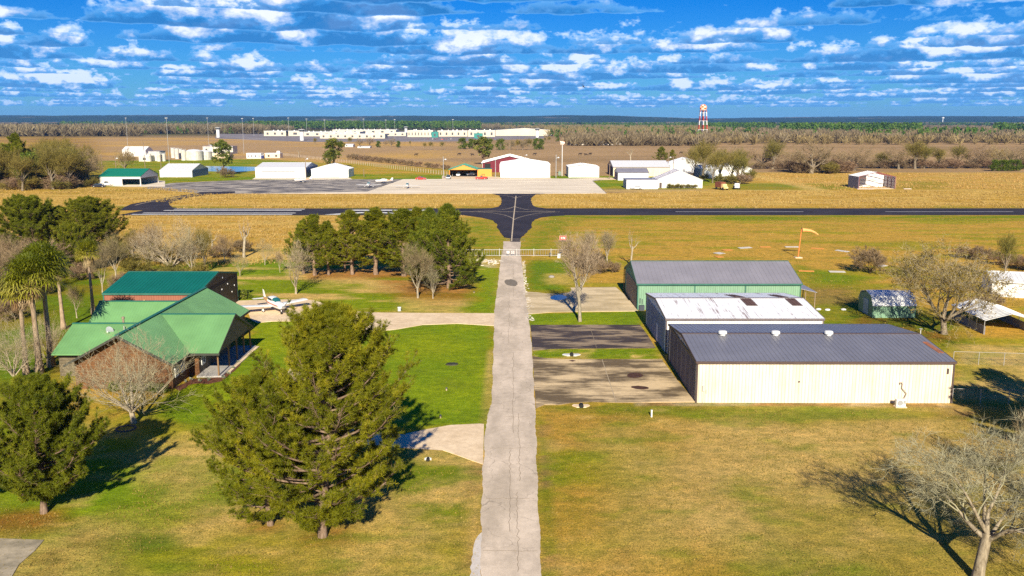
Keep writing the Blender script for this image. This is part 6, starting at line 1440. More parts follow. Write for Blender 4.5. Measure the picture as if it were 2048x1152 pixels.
block('works_building', 'white caravan-like block with dark windows left of the low sheds', 493, 522, 317, 307, 8, m_white_wall, m_white_roof, 4)
block('works_building', 'low white shed right of the caravan-like block', 530, 560, 316, 307, 8, M('peach_wall', (.80, .64, .44)), m_white_roof, 2)
for px, py, w, lb in [(523, 317, 3, 'small dark blue tank between the low sheds')]: tank(px, py, 311, 8, lb, mat=M('navy', (.03, .04, .16), .5))
for i, (px0, px1, pb, pt, lb) in enumerate([(1138, 1172, 290, 281, 'long white mobile home at the left of the row beyond the cattle'), (1175, 1200, 291, 283, 'grey mobile home with parked cars beyond the cattle'), (1202, 1228, 290, 282, 'white mobile home half hidden by bare trees'), (1232, 1250, 289, 281, 'pale house with a white roof at the right of the mobile homes'), (1322, 1334, 269, 265.5, 'tiny white roof among the trees left of the water tower'), (1478, 1520, 274, 270.5, 'long white roof among the trees right of the water tower'), (1258, 1270, 286, 281, 'small white house in the brown trees right of the mobile homes'), (690, 706, 294, 288, 'small white farmhouse among the pasture trees'), (715, 740, 296, 292.5, 'low white shed beside the small farmhouse')]):
    y = G(0, pb)[1]; x0 = G(px0, pb)[0]; x1 = G(px1, pb)[0]; h = ZT(px0, pt, y)
    metal_building('house', lb, 'house', (x0 + x1) / 2, y + 6, x1 - x0, 12, h * .7, h, M('house_wall', (.66, .60, .54), .7, var=.1, scale=.2), m_white_roof, None, wallribs=False, rpitch=5, doors=[('window', 'S', -1 + k * 4 - (x1 - x0) / 4, .4 + k * 4 - (x1 - x0) / 4, .9, 2.0, m_win, 1) for k in range(max(1, int((x1 - x0) / 8)))])
# utility poles
def upole(px, pyb, pyt, lb, arm=True, lamp=False, mat=None, r=.14):
    x, y = G(px, pyb); h = ZT(px, pyt, y); t = thing('utility_pole', lb, 'pole', (x, y, 0)); b = MB(); b.bar((0, 0, 0), (0, 0, h), r * 1.2, r, 8); b.build('pole', mat or M('pole_wood', (.24, .17, .12), .85, var=.2), t)
    if arm:
        b = MB(); b.cbox((0, -.1, h - .5), 2.4, .12, .14)
        for xx in (-1.1, -.4, .4, 1.1): b.bar((xx, -.1, h - .43), (xx, -.1, h - .15), .06, .04, 6)
        b.build('crossarm', M('pole_wood', (.24, .17, .12)), t)
    if lamp:
        b = MB(); b.bar((0, 0, h * .82), (.9, -.2, h * .9), .06, .05, 5); b.ball((1.0, -.25, h * .87), .45, .45, .3, 10, 6); b.build('lamp', m_white_wall, t)
for a in [(205, 346, 308, 'wooden pole left of the green-roofed shelter'), (233, 348, 312, 'wooden pole with a white lamp in front of the yellowing tree', False, True), (291, 346, 284, 'tall thin wooden pole behind the green-roofed shelter'), (323, 346, 310, 'short wooden pole beside the white barn'), (612, 356, 312, 'dark pole with a lamp at the corner of the long white hangar', False, True), (548, 306, 283, 'slim pole in the pasture above the low sheds'), (887, 357, 313, 'thin pale pole with a lamp left of the orange hangar', False, True, m_steel),
          (991, 356, 318, 'pale pole in front of the red barn', False, False, m_steel), (1112, 356, 309, 'thin pole with a lamp between the biggest and the plain white hangar', False, True, m_steel), (1049, 345, 305, 'pole with a lamp rising behind the biggest white hangar', False, True), (1336, 345, 310, 'pole carrying a round white lamp behind the wide beige hangar', False, True), (1346, 348, 312, 'dark pole beside the round white lamp'), (1219, 358, 328, 'short dark pole at the corner of the wide beige hangar', False), (1305, 378, 340, 'thin pole in front of the long flat-roofed building', False, False, m_steel, .07), (728, 354, 338, 'short pole in the grass right of the smaller white hangar', False), (1162, 284, 266, 'tall thin pole beyond the mobile homes')]: upole(*a)
# beacon sign pole
x, y = G(1124, 352); h = ZT(1124, 285, y); t = thing('beacon_pole', 'tall white mast carrying an orange and white box sign', 'mast', (x, y, 0)); b = MB(); b.bar((0, 0, 0), (0, 0, h), .18, .13, 10); b.build('mast', m_white_wall, t)
b = MB(); b.cbox((0, 0, h), 2.0, .8, 1.1); b.cbox((0, 0, h - .9), 1.6, 1.0, .2); b.build('beacon_box', checker('beacon_checks', (.85, .8, .75), (.75, .28, .15), .6), t)
x, y = G(1121, 352); b = MB(); 
t = thing('switch_box', 'grey switch box on a post at the foot of the white mast', 'utility box', (x - .6, y - 3, 0)); b.cbox((0, 0, 1.4), 1.2, .6, 1.8); b.build('box', M('green_grey', (.2, .26, .2), .6), t); b = MB(); b.bar((0, 0, 0), (0, 0, 3.0), .09, .07, 6); b.build('post', m_steel, t)

# ---------------------------------------------------------------- vehicles
def paint(name, c): return M(name, c, .28, .1, var=.03, spec=.6)
def car(name, label, cat, px, py, rz, col, kind='sedan', L=4.6, W=1.8, XY=None):
    x, y = XY or G(px, py); t = thing(name, label, cat, (x, y, 0), rz); hl, hw = L / 2, W / 2
    P = {'sedan': ([(-hl, .45), (-hl + .05, .85), (-hl + .7, .95), (hl - 1.1, .92), (hl - .1, .72), (hl, .45), (hl - .2, .25), (-hl + .2, .25)], [(-hl + .55, .93), (-hl + 1.2, 1.38), (hl - 2.2, 1.42), (hl - 1.2, .91)]),
         'suv': ([(-hl, .5), (-hl + .02, 1.0), (hl - 1.2, 1.05), (hl - .1, .95), (hl, .5), (hl - .2, .32), (-hl + .2, .32)], [(-hl + .05, .98), (-hl + .35, 1.68), (hl - 2.1, 1.70), (hl - 1.25, 1.02)]),
         'pickup': ([(-hl, .5), (-hl + .02, 1.05), (hl - 1.4, 1.08), (hl - .1, .98), (hl, .5), (hl - .2, .35), (-hl + .2, .35)], [(-hl + 2.1, 1.05), (-hl + 2.3, 1.7), (hl - 2.2, 1.74), (hl - 1.5, 1.05)])}[kind]
    lo, cabp = P
    def extr(poly, w0, w1):
        b = MB(); n = len(poly); zmin = min(p[1] for p in poly); zmax = max(p[1] for p in poly)
        R = []
        for s in (-1, 1): R.append([(px_, s * (w0 + (w1 - w0) * (pz - zmin) / (zmax - zmin)), pz) for px_, pz in poly])
        b.loft([R[0], R[1]]); return b
    b = extr(lo, hw, hw * .95); fixn(b.build('body', paint('paint_' + col[0], col[1]), t, bevel=.06))
    b = extr(cabp, hw * .93, hw * .76); fixn(b.build('cabin_glass', m_glass, t, bevel=.04))
    zt = max(p[1] for p in cabp); xs_ = [p[0] for p in cabp if p[1] > zt - .1]
    b = MB(); b.box(min(xs_) - .05, max(xs_) + .05, -hw * .78, hw * .78, zt - .03, zt + .05)
    for sx in (-1, 1):
        b.bar((min(xs_) + .9, sx * hw * .85, 1.0), (min(xs_) + .9, sx * hw * .77, zt), .04, .04, 4)
    b.build('roof', paint('paint_' + col[0], col[1]), t, bevel=.02)
    for sx in (-1, 1):
        for sy in (-1, 1):
            b = MB(); b.bar((sx * (hl - .85), sy * (hw - .2), .34), (sx * (hl - .85), sy * (hw + .02), .34), .34, .34, 14); wh = b.build('wheel', m_black, t)
            b = MB(); b.bar((sx * (hl - .85), sy * (hw + .02), .34), (sx * (hl - .85), sy * (hw + .035), .34), .19, .17, 12); b.build('rim', m_steel, wh)
        b = MB(); b.cbox((hl - .03, sx * hw * .68, .68), .1, .32, .16); b.build('headlight', m_white_wall, t)
        b = MB(); b.cbox((-hl + .02, sx * hw * .75, .8), .08, .25, .16); b.build('tail_light', M('tail_red', (.5, .02, .02), .4), t)
    b = MB(); b.box(-hl - .03, -hl + .05, -hw * .9, hw * .9, .4, .56); b.box(hl - .06, hl + .03, -hw * .9, hw * .9, .38, .54); b.build('bumper', M('bumper_grey', (.3, .3, .3), .5), t)
    return t
car('parked_car', 'black car parked at the corner of the green-roofed shelter', 'car', 198, 374.5, .05, ('black', (.02, .02, .03)), 'sedan', 4.9)
car('pickup_truck', 'white and black pickup behind the black car at the shelter', 'truck', 213, 371, .1, ('white', (.75, .75, .76)), 'pickup', 5.4, 1.95)
car('sports_car', 'bright red low car alone on the apron edge', 'car', 842, 359.5, -.05, ('red', (.65, .03, .01)), 'sedan', 4.6)
car('parked_car', 'grey car seen head-on at the left of the orange hangar', 'car', 897, 358, -pi / 2, ('grey', (.13, .15, .18)), 'suv', 4.6, 1.9)
car('parked_car', 'red car with a dark load in front of the orange hangar', 'car', 962, 359, .1, ('red', (.65, .03, .01)), 'pickup', 4.8)
car('parked_car', 'white car backed into the orange hangar', 'car', 912, 353, -pi / 2, ('white', (.75, .75, .76)), 'suv', 4.4, XY=(-25.0, 422))
car('parked_car', 'white rounded car in front of the long flat-roofed building', 'car', 1273, 378.3, pi, ('white', (.75, .75, .76)), 'sedan', 4.3)
# engine load / small machine beside red car
t = thing('tractor', 'small red tractor with a black canopy beside the red car', 'tractor', (*G(969, 358.5), 0), .2)
b = MB(); b.box(-.9, .9, -.35, .35, .6, 1.15); b.box(.9, 1.4, -.3, .3, .6, 1.0); b.build('body', paint('paint_red', (.65, .03, .01)), t, bevel=.05)
b = MB(); b.box(-1.2, .1, -.6, .6, 2.1, 2.2); [b.bar((xx, yy, 1.1), (xx, yy, 2.1), .04, .04, 4) for xx in (-1.1, 0) for yy in (-.5, .5)]; b.build('canopy', m_black, t)
for xx, rr in ((-.7, .62), (1.0, .4)):
    for yy in (-.6, .6):
        b = MB(); b.bar((xx, yy - .12, rr), (xx, yy + .12, rr), rr, rr, 14); b.build('wheel', m_black, t)
# two old trucks at the right
for px, py, rz_, c1, c2, lb in ((1443, 379.5, -1.2, ('rust', (.22, .07, .04)), ('truck_yellow', (.75, .55, .25)), 'rusty red box truck with a white and yellow cab by the thicket'), (1473, 378, -1.75, ('cream', (.6, .55, .48)), ('truck_white', (.62, .6, .62)), 'old pale flatbed truck with a dark cab window by the thicket')):
    x, y = G(px, py); t = thing('old_truck', lb, 'truck', (x, y, 0), rz_)
    b = MB(); b.box(-2.8, 1.0, -1.1, 1.1, .9, 2.9 if c1[0] == 'rust' else 1.3); b.build('cargo_box', M('p_' + c1[0], c1[1], .8, var=.3), t, bevel=.04)
    b = MB(); b.loft([[(1.05, yy * 1.0, zz) for yy, zz in ((-1, .6), (1, .6), (.9, 2.3), (-.9, 2.3))], [(2.0, yy, zz) for yy, zz in ((-1, .6), (1, .6), (.85, 2.2), (-.85, 2.2))], [(2.3, yy, zz) for yy, zz in ((-1, .6), (1, .6), (.95, 1.4), (-.95, 1.4))], [(3.0, yy, zz) for yy, zz in ((-.9, .6), (.9, .6), (.85, 1.25), (-.85, 1.25))]]); fixn(b.build('cab', M('p_' + c2[0], c2[1], .6, var=.2), t, bevel=.04))
    b = MB(); b.quad((2.03, -.75, 1.5), (2.03, .75, 1.5), (2.0, .72, 2.12), (2.0, -.72, 2.12)); b.build('windscreen', m_glass, t)
    for xx in (-1.9, 2.2):
        for yy in (-1, 1): b = MB(); b.bar((xx, yy - .15, .5), (xx, yy + .15, .5), .5, .5, 14); b.build('wheel', m_black, t)
many([(B_olive, x_, 377, 365 + (x_ % 4), 1.5) for x_ in (1340, 1347, 1356, 1366, 1377, 1390)], 'bushes against the white gabled building', 'scrubby bush growing against the white gabled building', 'bush')
car('parked_car', 'dark red car in the prison car park right of the green entrance', 'car', 885, 279.5, 0, ('red', (.65, .03, .01)), 'sedan')
for i in range(26):
    px = 856 + i * 4.6 + (20 if i > 10 else 0); 
    car('parked_car', 'car in the packed row in front of the prison', 'car', px, 279 + (i % 2) * .6, pi / 2, [('darkred', (.3, .03, .05)), ('black', (.02, .02, .03)), ('white', (.75, .75, .76)), ('grey', (.13, .15, .18))][(i * 7) % 4], 'suv')['group'] = 'cars parked in front of the prison'

# ---------------------------------------------------------------- light aircraft
def airplane(name, label, x, y, rz, stripe=(.62, .38, .10), stripe2=(.5, .12, .08), sc=1.0):
    t = thing(name, label, 'airplane', (x, y, 0), rz, sc=sc)
    mw = M('aircraft_white', (.84, .83, .80), .3, var=.03, spec=.5); ms = M('stripe_%.2f%.2f' % stripe[:2], stripe, .35, var=.04); ms2 = M('stripe_%.2f%.2f' % stripe2[:2], stripe2, .35, var=.04)
    def ring(x_, zc, hw, hh, n=18, sq=.75):
        R = []
        for i in range(n):
            a = 2 * pi * i / n; ca, sa = cos(a), sin(a)
            R.append((x_, hw * math.copysign(abs(ca) ** sq, ca), zc + hh * math.copysign(abs(sa) ** sq, sa)))
        return R
    S = [(3.42, 1.12, .22, .20), (3.3, 1.12, .40, .33), (2.8, 1.12, .50, .42), (2.0, 1.12, .55, .46), (1.3, 1.13, .58, .48), (.3, 1.13, .60, .48), (-.8, 1.13, .56, .46), (-1.8, 1.17, .40, .36), (-3.0, 1.22, .22, .24), (-3.9, 1.26, .08, .16)]
    b = MB(); b.loft([ring(*s) for s in S]); fixn(b.build('fuselage', mw, t, smooth=True))
    b = MB(); b.loft([ring(x_, zc, hw, hh, 14, .8) for x_, zc, hw, hh in [(1.75, 1.45, .42, .10), (1.25, 1.62, .47, .22), (.7, 1.68, .50, .32), (-.4, 1.68, .49, .33), (-1.2, 1.62, .40, .24), (-1.9, 1.48, .24, .10)]]); fixn(b.build('cabin_roof', mw, t, smooth=True))
    # windscreen and side windows, just proud of the cabin shell
    b = MB(); b.loft([ring(x_, zc, hw, hh, 14, .8) for x_, zc, hw, hh in [(1.72, 1.50, .40, .09), (1.28, 1.655, .478, .215), (.82, 1.695, .505, .300)]], cap=False); fixn(b.build('windscreen', M('teal_glass', (.02, .13, .14), .1, spec=.8), t, smooth=True))
    for sy in (-1, 1):
        for x0, x1 in ((.12, .66), (-.5, .02), (-1.0, -.6)):
            b = MB(); e = (x0 + x1) / 2; off = .50 if x0 > -.55 else .455
            b.cbox((e, sy * (off - .0), 1.68), x1 - x0, .035, .28); b.build('side_window', m_glass, t, bevel=.01)
    for sy in (-1, 1):
        b = MB()
        R = []
        for yy, ch, z_, xo, th in ((.3, 1.65, .80, .9, .12), (1.3, 1.6, .88, .88, .105), (4.45, 1.5, 1.16, .84, .075), (4.58, 1.1, 1.17, .7, .04)):
            R.append([(xo, sy * yy, z_), (xo - ch * .25, sy * yy, z_ + th), (xo - ch * .6, sy * yy, z_ + th * .8), (xo - ch, sy * yy, z_ + .01), (xo - ch * .6, sy * yy, z_ - th * .5), (xo - ch * .2, sy * yy, z_ - th * .6)])
        b.loft(R); w = fixn(b.build('wing', mw, t, smooth=False))
        b = MB(); R = []
        for yy, ch, z_, xo, th in ((.08, .85, 1.22, -3.2, .05), (1.6, .72, 1.24, -3.25, .03)):
            R.append([(xo, sy * yy, z_), (xo - ch * .4, sy * yy, z_ + th), (xo - ch, sy * yy, z_), (xo - ch * .4, sy * yy, z_ - th)])
        b.loft(R); fixn(b.build('tailplane', mw, t))
        b = MB(); b.bar((.1, sy * 1.5, .86), (.1, sy * 1.55, .3), .05, .05, 6); gr = b.build('main_gear', mw, t)
        b = MB(); b.bar((.1, sy * 1.45, .2), (.1, sy * 1.62, .2), .2, .2, 12); b.build('tyre', m_black, gr)
        b = MB(); b.ball((.05, sy * 1.53, .28), .42, .11, .2, 10, 6); b.build('wheel_fairing', mw, gr)
    b = MB(); R = []
    for z_, ch, xo, th in ((1.30, 1.25, -2.75, .05), (1.6, .95, -3.10, .045), (2.35, .60, -3.62, .025)):
        R.append([(xo, 0, z_), (xo - ch * .35, th, z_), (xo - ch, 0, z_ + .02), (xo - ch * .35, -th, z_)])
    b.loft(R); fixn(b.build('tail_fin', mw, t))
    b = MB(); b.loft([[(x_, s_ * (hw + .012), z_) for s_, z_ in ((-1, zc - .04), (-1, zc + .10), (1, zc + .10), (1, zc - .04))] for x_, zc, hw in ((2.8, 1.12, .49), (1.3, 1.13, .585), (.3, 1.13, .605), (-.8, 1.13, .565), (-1.8, 1.17, .41), (-3.0, 1.22, .225), (-3.7, 1.25, .11))]); fixn(b.build('stripe', ms2, t))
    b = MB(); b.loft([[(x_, s_ * (hw + .014), z_) for s_, z_ in ((-1, zc + .06), (-.8, zc + h_), (.8, zc + h_), (1, zc + .06))] for x_, zc, hw, h_ in ((-1.3, 1.15, .49, .42), (-1.8, 1.17, .41, .36), (-2.5, 1.2, .30, .30), (-3.3, 1.23, .18, .20))]); fixn(b.build('gold_flash', ms, t))
    b = MB(); b.lathe([(.02, .30), (.12, .18), (.19, 0)], 14); o = b.build('spinner', m_steel, t, (3.42, 0, 1.12)); o.rotation_euler = (0, pi / 2, 0)
    b = MB()
    for s_ in (-1, 1): b.loft([[(3.5, s_ * .1 + .05, 1.12 + s_ * .05), (3.53, s_ * .1 - .02, 1.12 + s_ * .05), (3.5, s_ * .1 - .05, 1.12 + s_ * .05)], [(3.5, s_ * .55 + .02, 1.12 + s_ * .5), (3.52, s_ * .5, 1.12 + s_ * .45), (3.48, s_ * .5, 1.12 + s_ * .52)], [(3.49, s_ * .68, 1.12 + s_ * .66), (3.5, s_ * .66, 1.12 + s_ * .66), (3.48, s_ * .66, 1.12 + s_ * .68)]])
    fixn(b.build('propeller', m_black, t))
    b = MB(); b.cbox((3.36, .22, 1.16), .06, .2, .16); b.cbox((3.36, -.22, 1.16), .06, .2, .16); b.cbox((3.30, 0, .86), .08, .3, .14); b.build('cowl_intake', m_black, t)
    b = MB(); b.bar((2.7, 0, .8), (2.75, 0, .3), .05, .05, 6); g_ = b.build('nose_gear', mw, t); b = MB(); b.bar((2.75, -.08, .2), (2.75, .08, .2), .2, .2, 12); b.build('tyre', m_black, g_)
    b = MB(); b.bar((-.4, 0, 1.98), (-.5, 0, 2.35), .012, .008, 4); b.build('antenna', m_steel, t)
    return t
A1 = airplane('light_airplane', 'white low-wing propeller plane with gold tail flash parked on the tan driveway', -31.93, 118.21, -.965)
for px, py, rz_, lb, s_ in [(738, 375, -1.55, 'white low-wing plane facing the viewer near the light edge of the dark apron', 1.05), (605, 364.5, -2.6, 'white plane parked on the dark apron in front of the two white hangars', 1.0), (767, 366.5, -2.9, 'white plane parked farthest back on the dark apron near its edge', .95), (815, 376.5, -1.5, 'white plane with dark wings standing on the pale apron', 1.0)]:
    o = dup(A1, (*G(px, py), 0), rz_, s_, lb, 'airplane')
o = dup(A1, (-18.5, 423, 0), -2.9, .85, 'plane parked inside the orange open hangar', 'airplane')

# ---------------------------------------------------------------- field furniture
x, y = G(1596, 515.5); WS = thing('windsock', 'orange windsock on an orange pole in the mown field', 'windsock', (x, y, 0)); h = ZT(1600, 458.5, y)
m_or = M('faded_orange', (.75, .22, .06), .6, var=.15)
b = MB(); b.bar((0, 0, 0), (.35, 0, h), .1, .07, 8); b.build('pole', m_or, WS)
b = MB(); b.cbox((0, 0, .06), 1.3, 1.3, .12); b.build('base', m_conc, WS)
R = []
for k in range(9):
    t_ = k / 8; r = .40 - .26 * t_; cx = .45 + 3.0 * t_; cz = h - .15 - .06 * t_ - .80 * t_ ** 3
    tl = .3 + 1.1 * t_ if k else 0; R.append([(cx + r * sin(a) * sin(tl * .6), r * cos(a), cz + r * sin(a) * cos(tl * .6)) for a in [2 * pi * i / 14 for i in range(14)]])
b = MB(); b.loft(R, cap=False); b.build('sock', M('sock_fabric', (.72, .36, .12), .7, var=.15, scale=2), WS, smooth=True)
b = MB(); b.bar((.35, 0, h - .6), (.35, 0, h + .45), .05, .03, 6); b.build('spindle', m_brown, WS)
def marker(px0, py0, px1, py1, wd, mat, lb):
    a = Vector((*G(px0, py0), 0)); c = Vector((*G(px1, py1), 0)); t = thing('field_marker', lb, 'marker', tuple((a + c) / 2), math.atan2(c.y - a.y, c.x - a.x)); L_m = (c - a).length / 2
    b = MB(); b.add([(-L_m, -wd / 2, .03), (L_m, -wd / 2, .03), (L_m, wd / 2, .12), (-L_m, wd / 2, .12), (-L_m, -wd / 2, .06), (L_m, -wd / 2, .06), (L_m, wd / 2, .15), (-L_m, wd / 2, .15)], [(0, 3, 2, 1), (4, 5, 6, 7), (0, 1, 5, 4), (1, 2, 6, 5), (2, 3, 7, 6), (3, 0, 4, 7)]); b.build('panel', mat, t)
    for s_ in (-.8, .8):
        b = MB(); b.box(s_ * L_m - .05, s_ * L_m + .05, -wd / 2 + .02, -wd / 2 + .1, 0, .03); b.box(s_ * L_m - .05, s_ * L_m + .05, wd / 2 - .1, wd / 2 - .02, 0, .11); b.build('leg', m_brown, t)
m_mw = M('marker_white', (.62, .58, .52), .6, var=.1); m_mo = M('marker_orange', (.72, .30, .06), .6, var=.15)
for a in [(1432, 508, 1445, 506.5, 1.6, m_mw, 'squarish white ground panel at the left of the marker circle'), (1432, 514.5, 1445, 514, 1.4, m_mo, 'orange ground panel just below the squarish white one'), (1447, 501.5, 1463, 500, 1.3, m_mo, 'orange ground panel at the upper left of the marker circle'), (1478, 497, 1502, 495.5, 1.1, m_mw, 'white ground panel at the upper left of the windsock circle'), (1520, 494.5, 1541, 494.5, .8, m_mo, 'orange ground panel at the top of the windsock circle'),
          (1570, 494.5, 1597, 494.5, .8, m_mw, 'white ground panel touching the windsock pole at the top'), (1622, 497, 1648, 498.5, .8, m_mo, 'orange ground panel right of the windsock'), (1672, 501, 1697, 504.5, .9, m_mw, 'slanted white ground panel right of the windsock'), (1597, 542.5, 1628, 543.5, .8, m_mo, 'orange ground panel beyond the green hangar roof'), (1658, 544, 1690, 544.5, 1.0, m_mw, 'white ground panel nearest the lone grey bush'), (1758, 533.5, 1772, 531.5, .8, m_mw, 'white ground panel half hidden by the lone grey bush')]: marker(*a)
# gate
g0 = G(930, 512.5); g1 = G(1137, 513.5); GT = thing('sliding_gate', 'long galvanised sliding gate with upright pickets across the road', 'gate', ((g0[0] + g1[0]) / 2, g0[1], 0)); hw_ = (g1[0] - g0[0]) / 2
b = MB(); b.box(-hw_, hw_, -.04, .04, 1.22, 1.30); b.box(-hw_, hw_, -.04, .04, .12, .20); b.build('rail', m_steel, GT)
b = MB()
n_ = int(hw_ * 2 / .46)
for i in range(n_ + 1): b.bar((-hw_ + i * .46, 0, .2), (-hw_ + i * .46, 0, 1.22), .028, .028, 5)
b.build('pickets', m_steel, GT)
for i in range(7):
    b = MB(); b.cbox((-hw_ + 2 * hw_ * i / 6, .12, .72), .1, .1, 1.44); b.build('post', m_steel, GT)
def sign(px, py, lb, w, h, text=None, post=1.0, XY=None, ring_=False, group=None):
    x, y = XY or G(px, py); t = thing('sign', lb, 'sign', (x, y, 0)); b = MB(); b.cbox((0, 0, post), w, .03, h); b.build('board', m_white_wall, t)
    b = MB(); b.bar((0, .03, 0), (0, .03, post), .03, .03, 6); b.build('post', m_steel, t)
    if ring_:
        b = MB(); R = [[(r * cos(a), y_, post + r * sin(a)) for a in [2 * pi * i / 20 for i in range(20)]] for r, y_ in ((h * .26, -.02), (h * .26, -.03), (h * .40, -.03), (h * .40, -.02))]; b.loft(R, cap=False); b.bar((-h * .2, -.025, post + h * .2), (h * .2, -.025, post - h * .2), .03, .03, 4); fixn(b.build('red_ring', M('sign_red', (.7, .05, .04), .5), t))
    return t
sign(0, 0, 'small white sign with a red ring hung on the middle of the gate', .55, .55, post=.75, XY=(.15, g0[1] - .15), ring_=True)
sign(0, 0, 'plain white sign on the gate just left of the ringed sign', .5, .45, post=.8, XY=(-.75, g0[1] - .15))
s_ = sign(1126, 484, 'red and white sign in the grass left of the bare trees', .0001 + 1.5, .95, post=.85)
b = MB(); b.box(-.72, .72, -.035, -.02, 1.08, 1.30); b.box(-.72, .72, -.035, -.02, .42, .62); b.box(-.72, -.5, -.035, -.02, .62, 1.08); b.box(.5, .72, -.035, -.02, .62, 1.08); b.build('red_band', M('sign_red', (.7, .05, .04), .5), s_)
t = thing('gate_opener', 'grey gate motor box beside the right part of the gate', 'gate motor', (*G(1118, 516), 0)); b = MB(); b.cbox((0, 0, .4), .6, .5, .8); b.build('housing', m_white_wall, t, bevel=.03); b = MB(); b.bar((0, .3, 0), (0, .3, 1.5), .05, .05, 6); b.cbox((.35, .4, 1.1), .5, .2, .6); b.build('control_box', M('dark_box', (.06, .07, .09)), t)
t = thing('gate_keypad', 'small dark keypad stand left of the gate motor', 'keypad', (*G(1100, 515), 0)); b = MB(); b.bar((0, 0, 0), (0, 0, .7), .04, .04, 6); b.build('stand', m_brown, t); b = MB(); b.cbox((0, 0, .75), .3, .2, .3); b.build('keypad_box', M('dark_box', (.06, .07, .09)), t)
# chain link fences at the right
def chain(px0, py0, px1, py1, n, lb, h=1.35):
    a = Vector((*G(px0, py0), 0)); c = Vector((*G(px1, py1), 0)); L_ = (c - a).length; t = thing('wire_fence', lb, 'fence', tuple(a), math.atan2(c.y - a.y, c.x - a.x))
    for i in range(n + 1): b = MB(); b.bar((L_ * i / n, 0, 0), (L_ * i / n, 0, h), .035, .035, 6); b.build('post', m_steel, t)
    b = MB(); b.bar((0, 0, h), (L_, 0, h), .025, .025, 5); b.build('rail', M('dull_wire', (.33, .31, .28), .6, .3), t)
    b = MB(); st = .16; k = int(L_ / st)
    for i in range(int(k - h / st)):
        b.bar((i * st, 0, 0.02), (i * st + h, 0, h), .0025, .0025, 3, False); b.bar((i * st + h, 0, 0.02), (i * st, 0, h), .003, .003, 3, False)
    b.build('mesh', M('dull_wire', (.33, .31, .28), .6, .3), t); return t
chain(1906, 728, 2110, 734, 4, 'chain-link fence behind the beige hangar, the farther one')
chain(1904, 806, 2130, 812, 4, 'chain-link fence by the dark shadow right of the beige hangar')
# far fence of wooden posts behind the hangars
a = Vector((*G(560, 310), 0)); c = Vector((*G(905, 352), 0)); L_ = (c - a).length; FN = thing('post_fence', 'long wire fence on pale posts along the brown pasture behind the hangars', 'fence', tuple(a), math.atan2(c.y - a.y, c.x - a.x))
for i in range(100):
    b = MB(); b.bar((L_ * i / 99, 0, 0), (L_ * i / 99, 0, 1.9), .11, .09, 5); b.build('post', M('pale_post', (.5, .42, .34), .8), FN)
b = MB(); [b.bar((0, 0, z_), (L_, 0, z_), .02, .02, 3) for z_ in (.5, 1.0, 1.5, 1.85)]; b.build('wire', m_steel, FN)
# little things on the grass
def small(name, lb, cat, px, py, parts, rz=0):
    t = thing(name, lb, cat, (*G(px, py), 0), rz)
    for nm, fn, mt in parts: b = MB(); fn(b); b.build(nm, mt, t)
small('marker_post', 'short white post in the grass in front of the beige hangar', 'post', 1303, 834, [('post', lambda b: b.cbox((0, 0, .3), .12, .12, .6), m_white_wall), ('cap', lambda b: b.cbox((0, 0, .62), .16, .16, .04), m_white_wall)])
m_pipe = M('culvert_dark', (.02, .02, .02), .8)
for px, py, lb, w in ((1143, 710, 'white culvert end on the grass strip between the two pads', 1.0), (1162, 812, 'dark culvert opening below the nearest concrete pad', .8)):
    t = thing('culvert', lb, 'culvert', (*G(px, py), 0)); b = MB(); b.prism([(-w, 0), (-w * .5, -.5), (w * .5, -.5), (w, 0), (w * .8, .35), (-w * .8, .35)], 0, .07); b.build('headwall', m_white_wall if py < 800 else m_conc, t)
    b = MB(); b.bar((0, -.1, .16), (0, -.55, .12), .2, .2, 14); b.build('pipe', m_pipe, t)
sheet('drain_grate', oval(*G(1145, 722.5), .4, .32, 0, 4, 1), .06, M('grate_brown', (.10, .05, .035), .7))
t = thing('drain_lid', 'dark oval drain lid in the middle of the bright lawn', 'drain lid', (*G(904, 729), 0)); b = MB(); b.prism(oval(0, 0, .58, .42, 0, 20), 0, .12); b.build('lid', M('lid_dark', (.05, .05, .035), .7, var=.3, scale=3), t); b = MB(); b.prism(oval(0, 0, .66, .5, 0, 20), 0, .05); b.build('rim', M('lid_rim', (.09, .08, .05), .8), t)
for px, py, lb in ((893, 781, 'tiny pipe stub in the bright lawn below the drain lid'), (881, 836, 'small white tube in the lawn by the lower driveway'), (948, 586, 'small dark lamp on the green verge near the round bare tree')):
    small('ground_fixture', lb, 'ground fixture', px, py, [('stub', lambda b: b.bar((0, 0, 0), (0, 0, .2), .07, .07, 8), M('stub_tan', (.45, .33, .22), .7)), ('cap', lambda b: b.ball((0, 0, .24), .1, .1, .08, 8, 5), M('dark_box', (.06, .07, .09)))])
small('utility_pedestal', 'small grey pedestal by the upper driveway', 'utility box', 799, 622, [('box', lambda b: b.cbox((0, 0, .25), .4, .3, .5), M('ped_grey', (.4, .42, .45), .6)), ('lid', lambda b: b.cbox((0, 0, .52), .46, .36, .06), m_white_wall)])
small('pipe_outlet', 'white-rimmed drain outlet below the lower driveway', 'drain outlet', 856, 921, [('pipe', lambda b: b.bar((0, .2, .1), (0, -.2, .08), .13, .13, 12), m_pipe), ('rim', lambda b: b.prism([(-.25, 0), (0, .3), (.25, 0), (.2, .0), (0, .22), (-.2, 0)], .02, .2), m_white_wall)])
small('landscape_rock', 'grey rock in the grass left of the upright bare tree', 'rock', 1103, 555, [('rock', lambda b: b.ball((0, 0, .1), .5, .35, .28, 9, 6), M('rock', (.3, .27, .25), .9))])
small('bird_bath', 'lone white bird bath between the beige hangar and the golden tree', 'bird bath', 1841, 667, [('stem', lambda b: b.bar((0, 0, 0), (0, 0, .5), .05, .03, 8), m_white_wall), ('bowl', lambda b: b.lathe([(.06, .48), (.20, .58), (.17, .58)], 12), m_white_wall)])
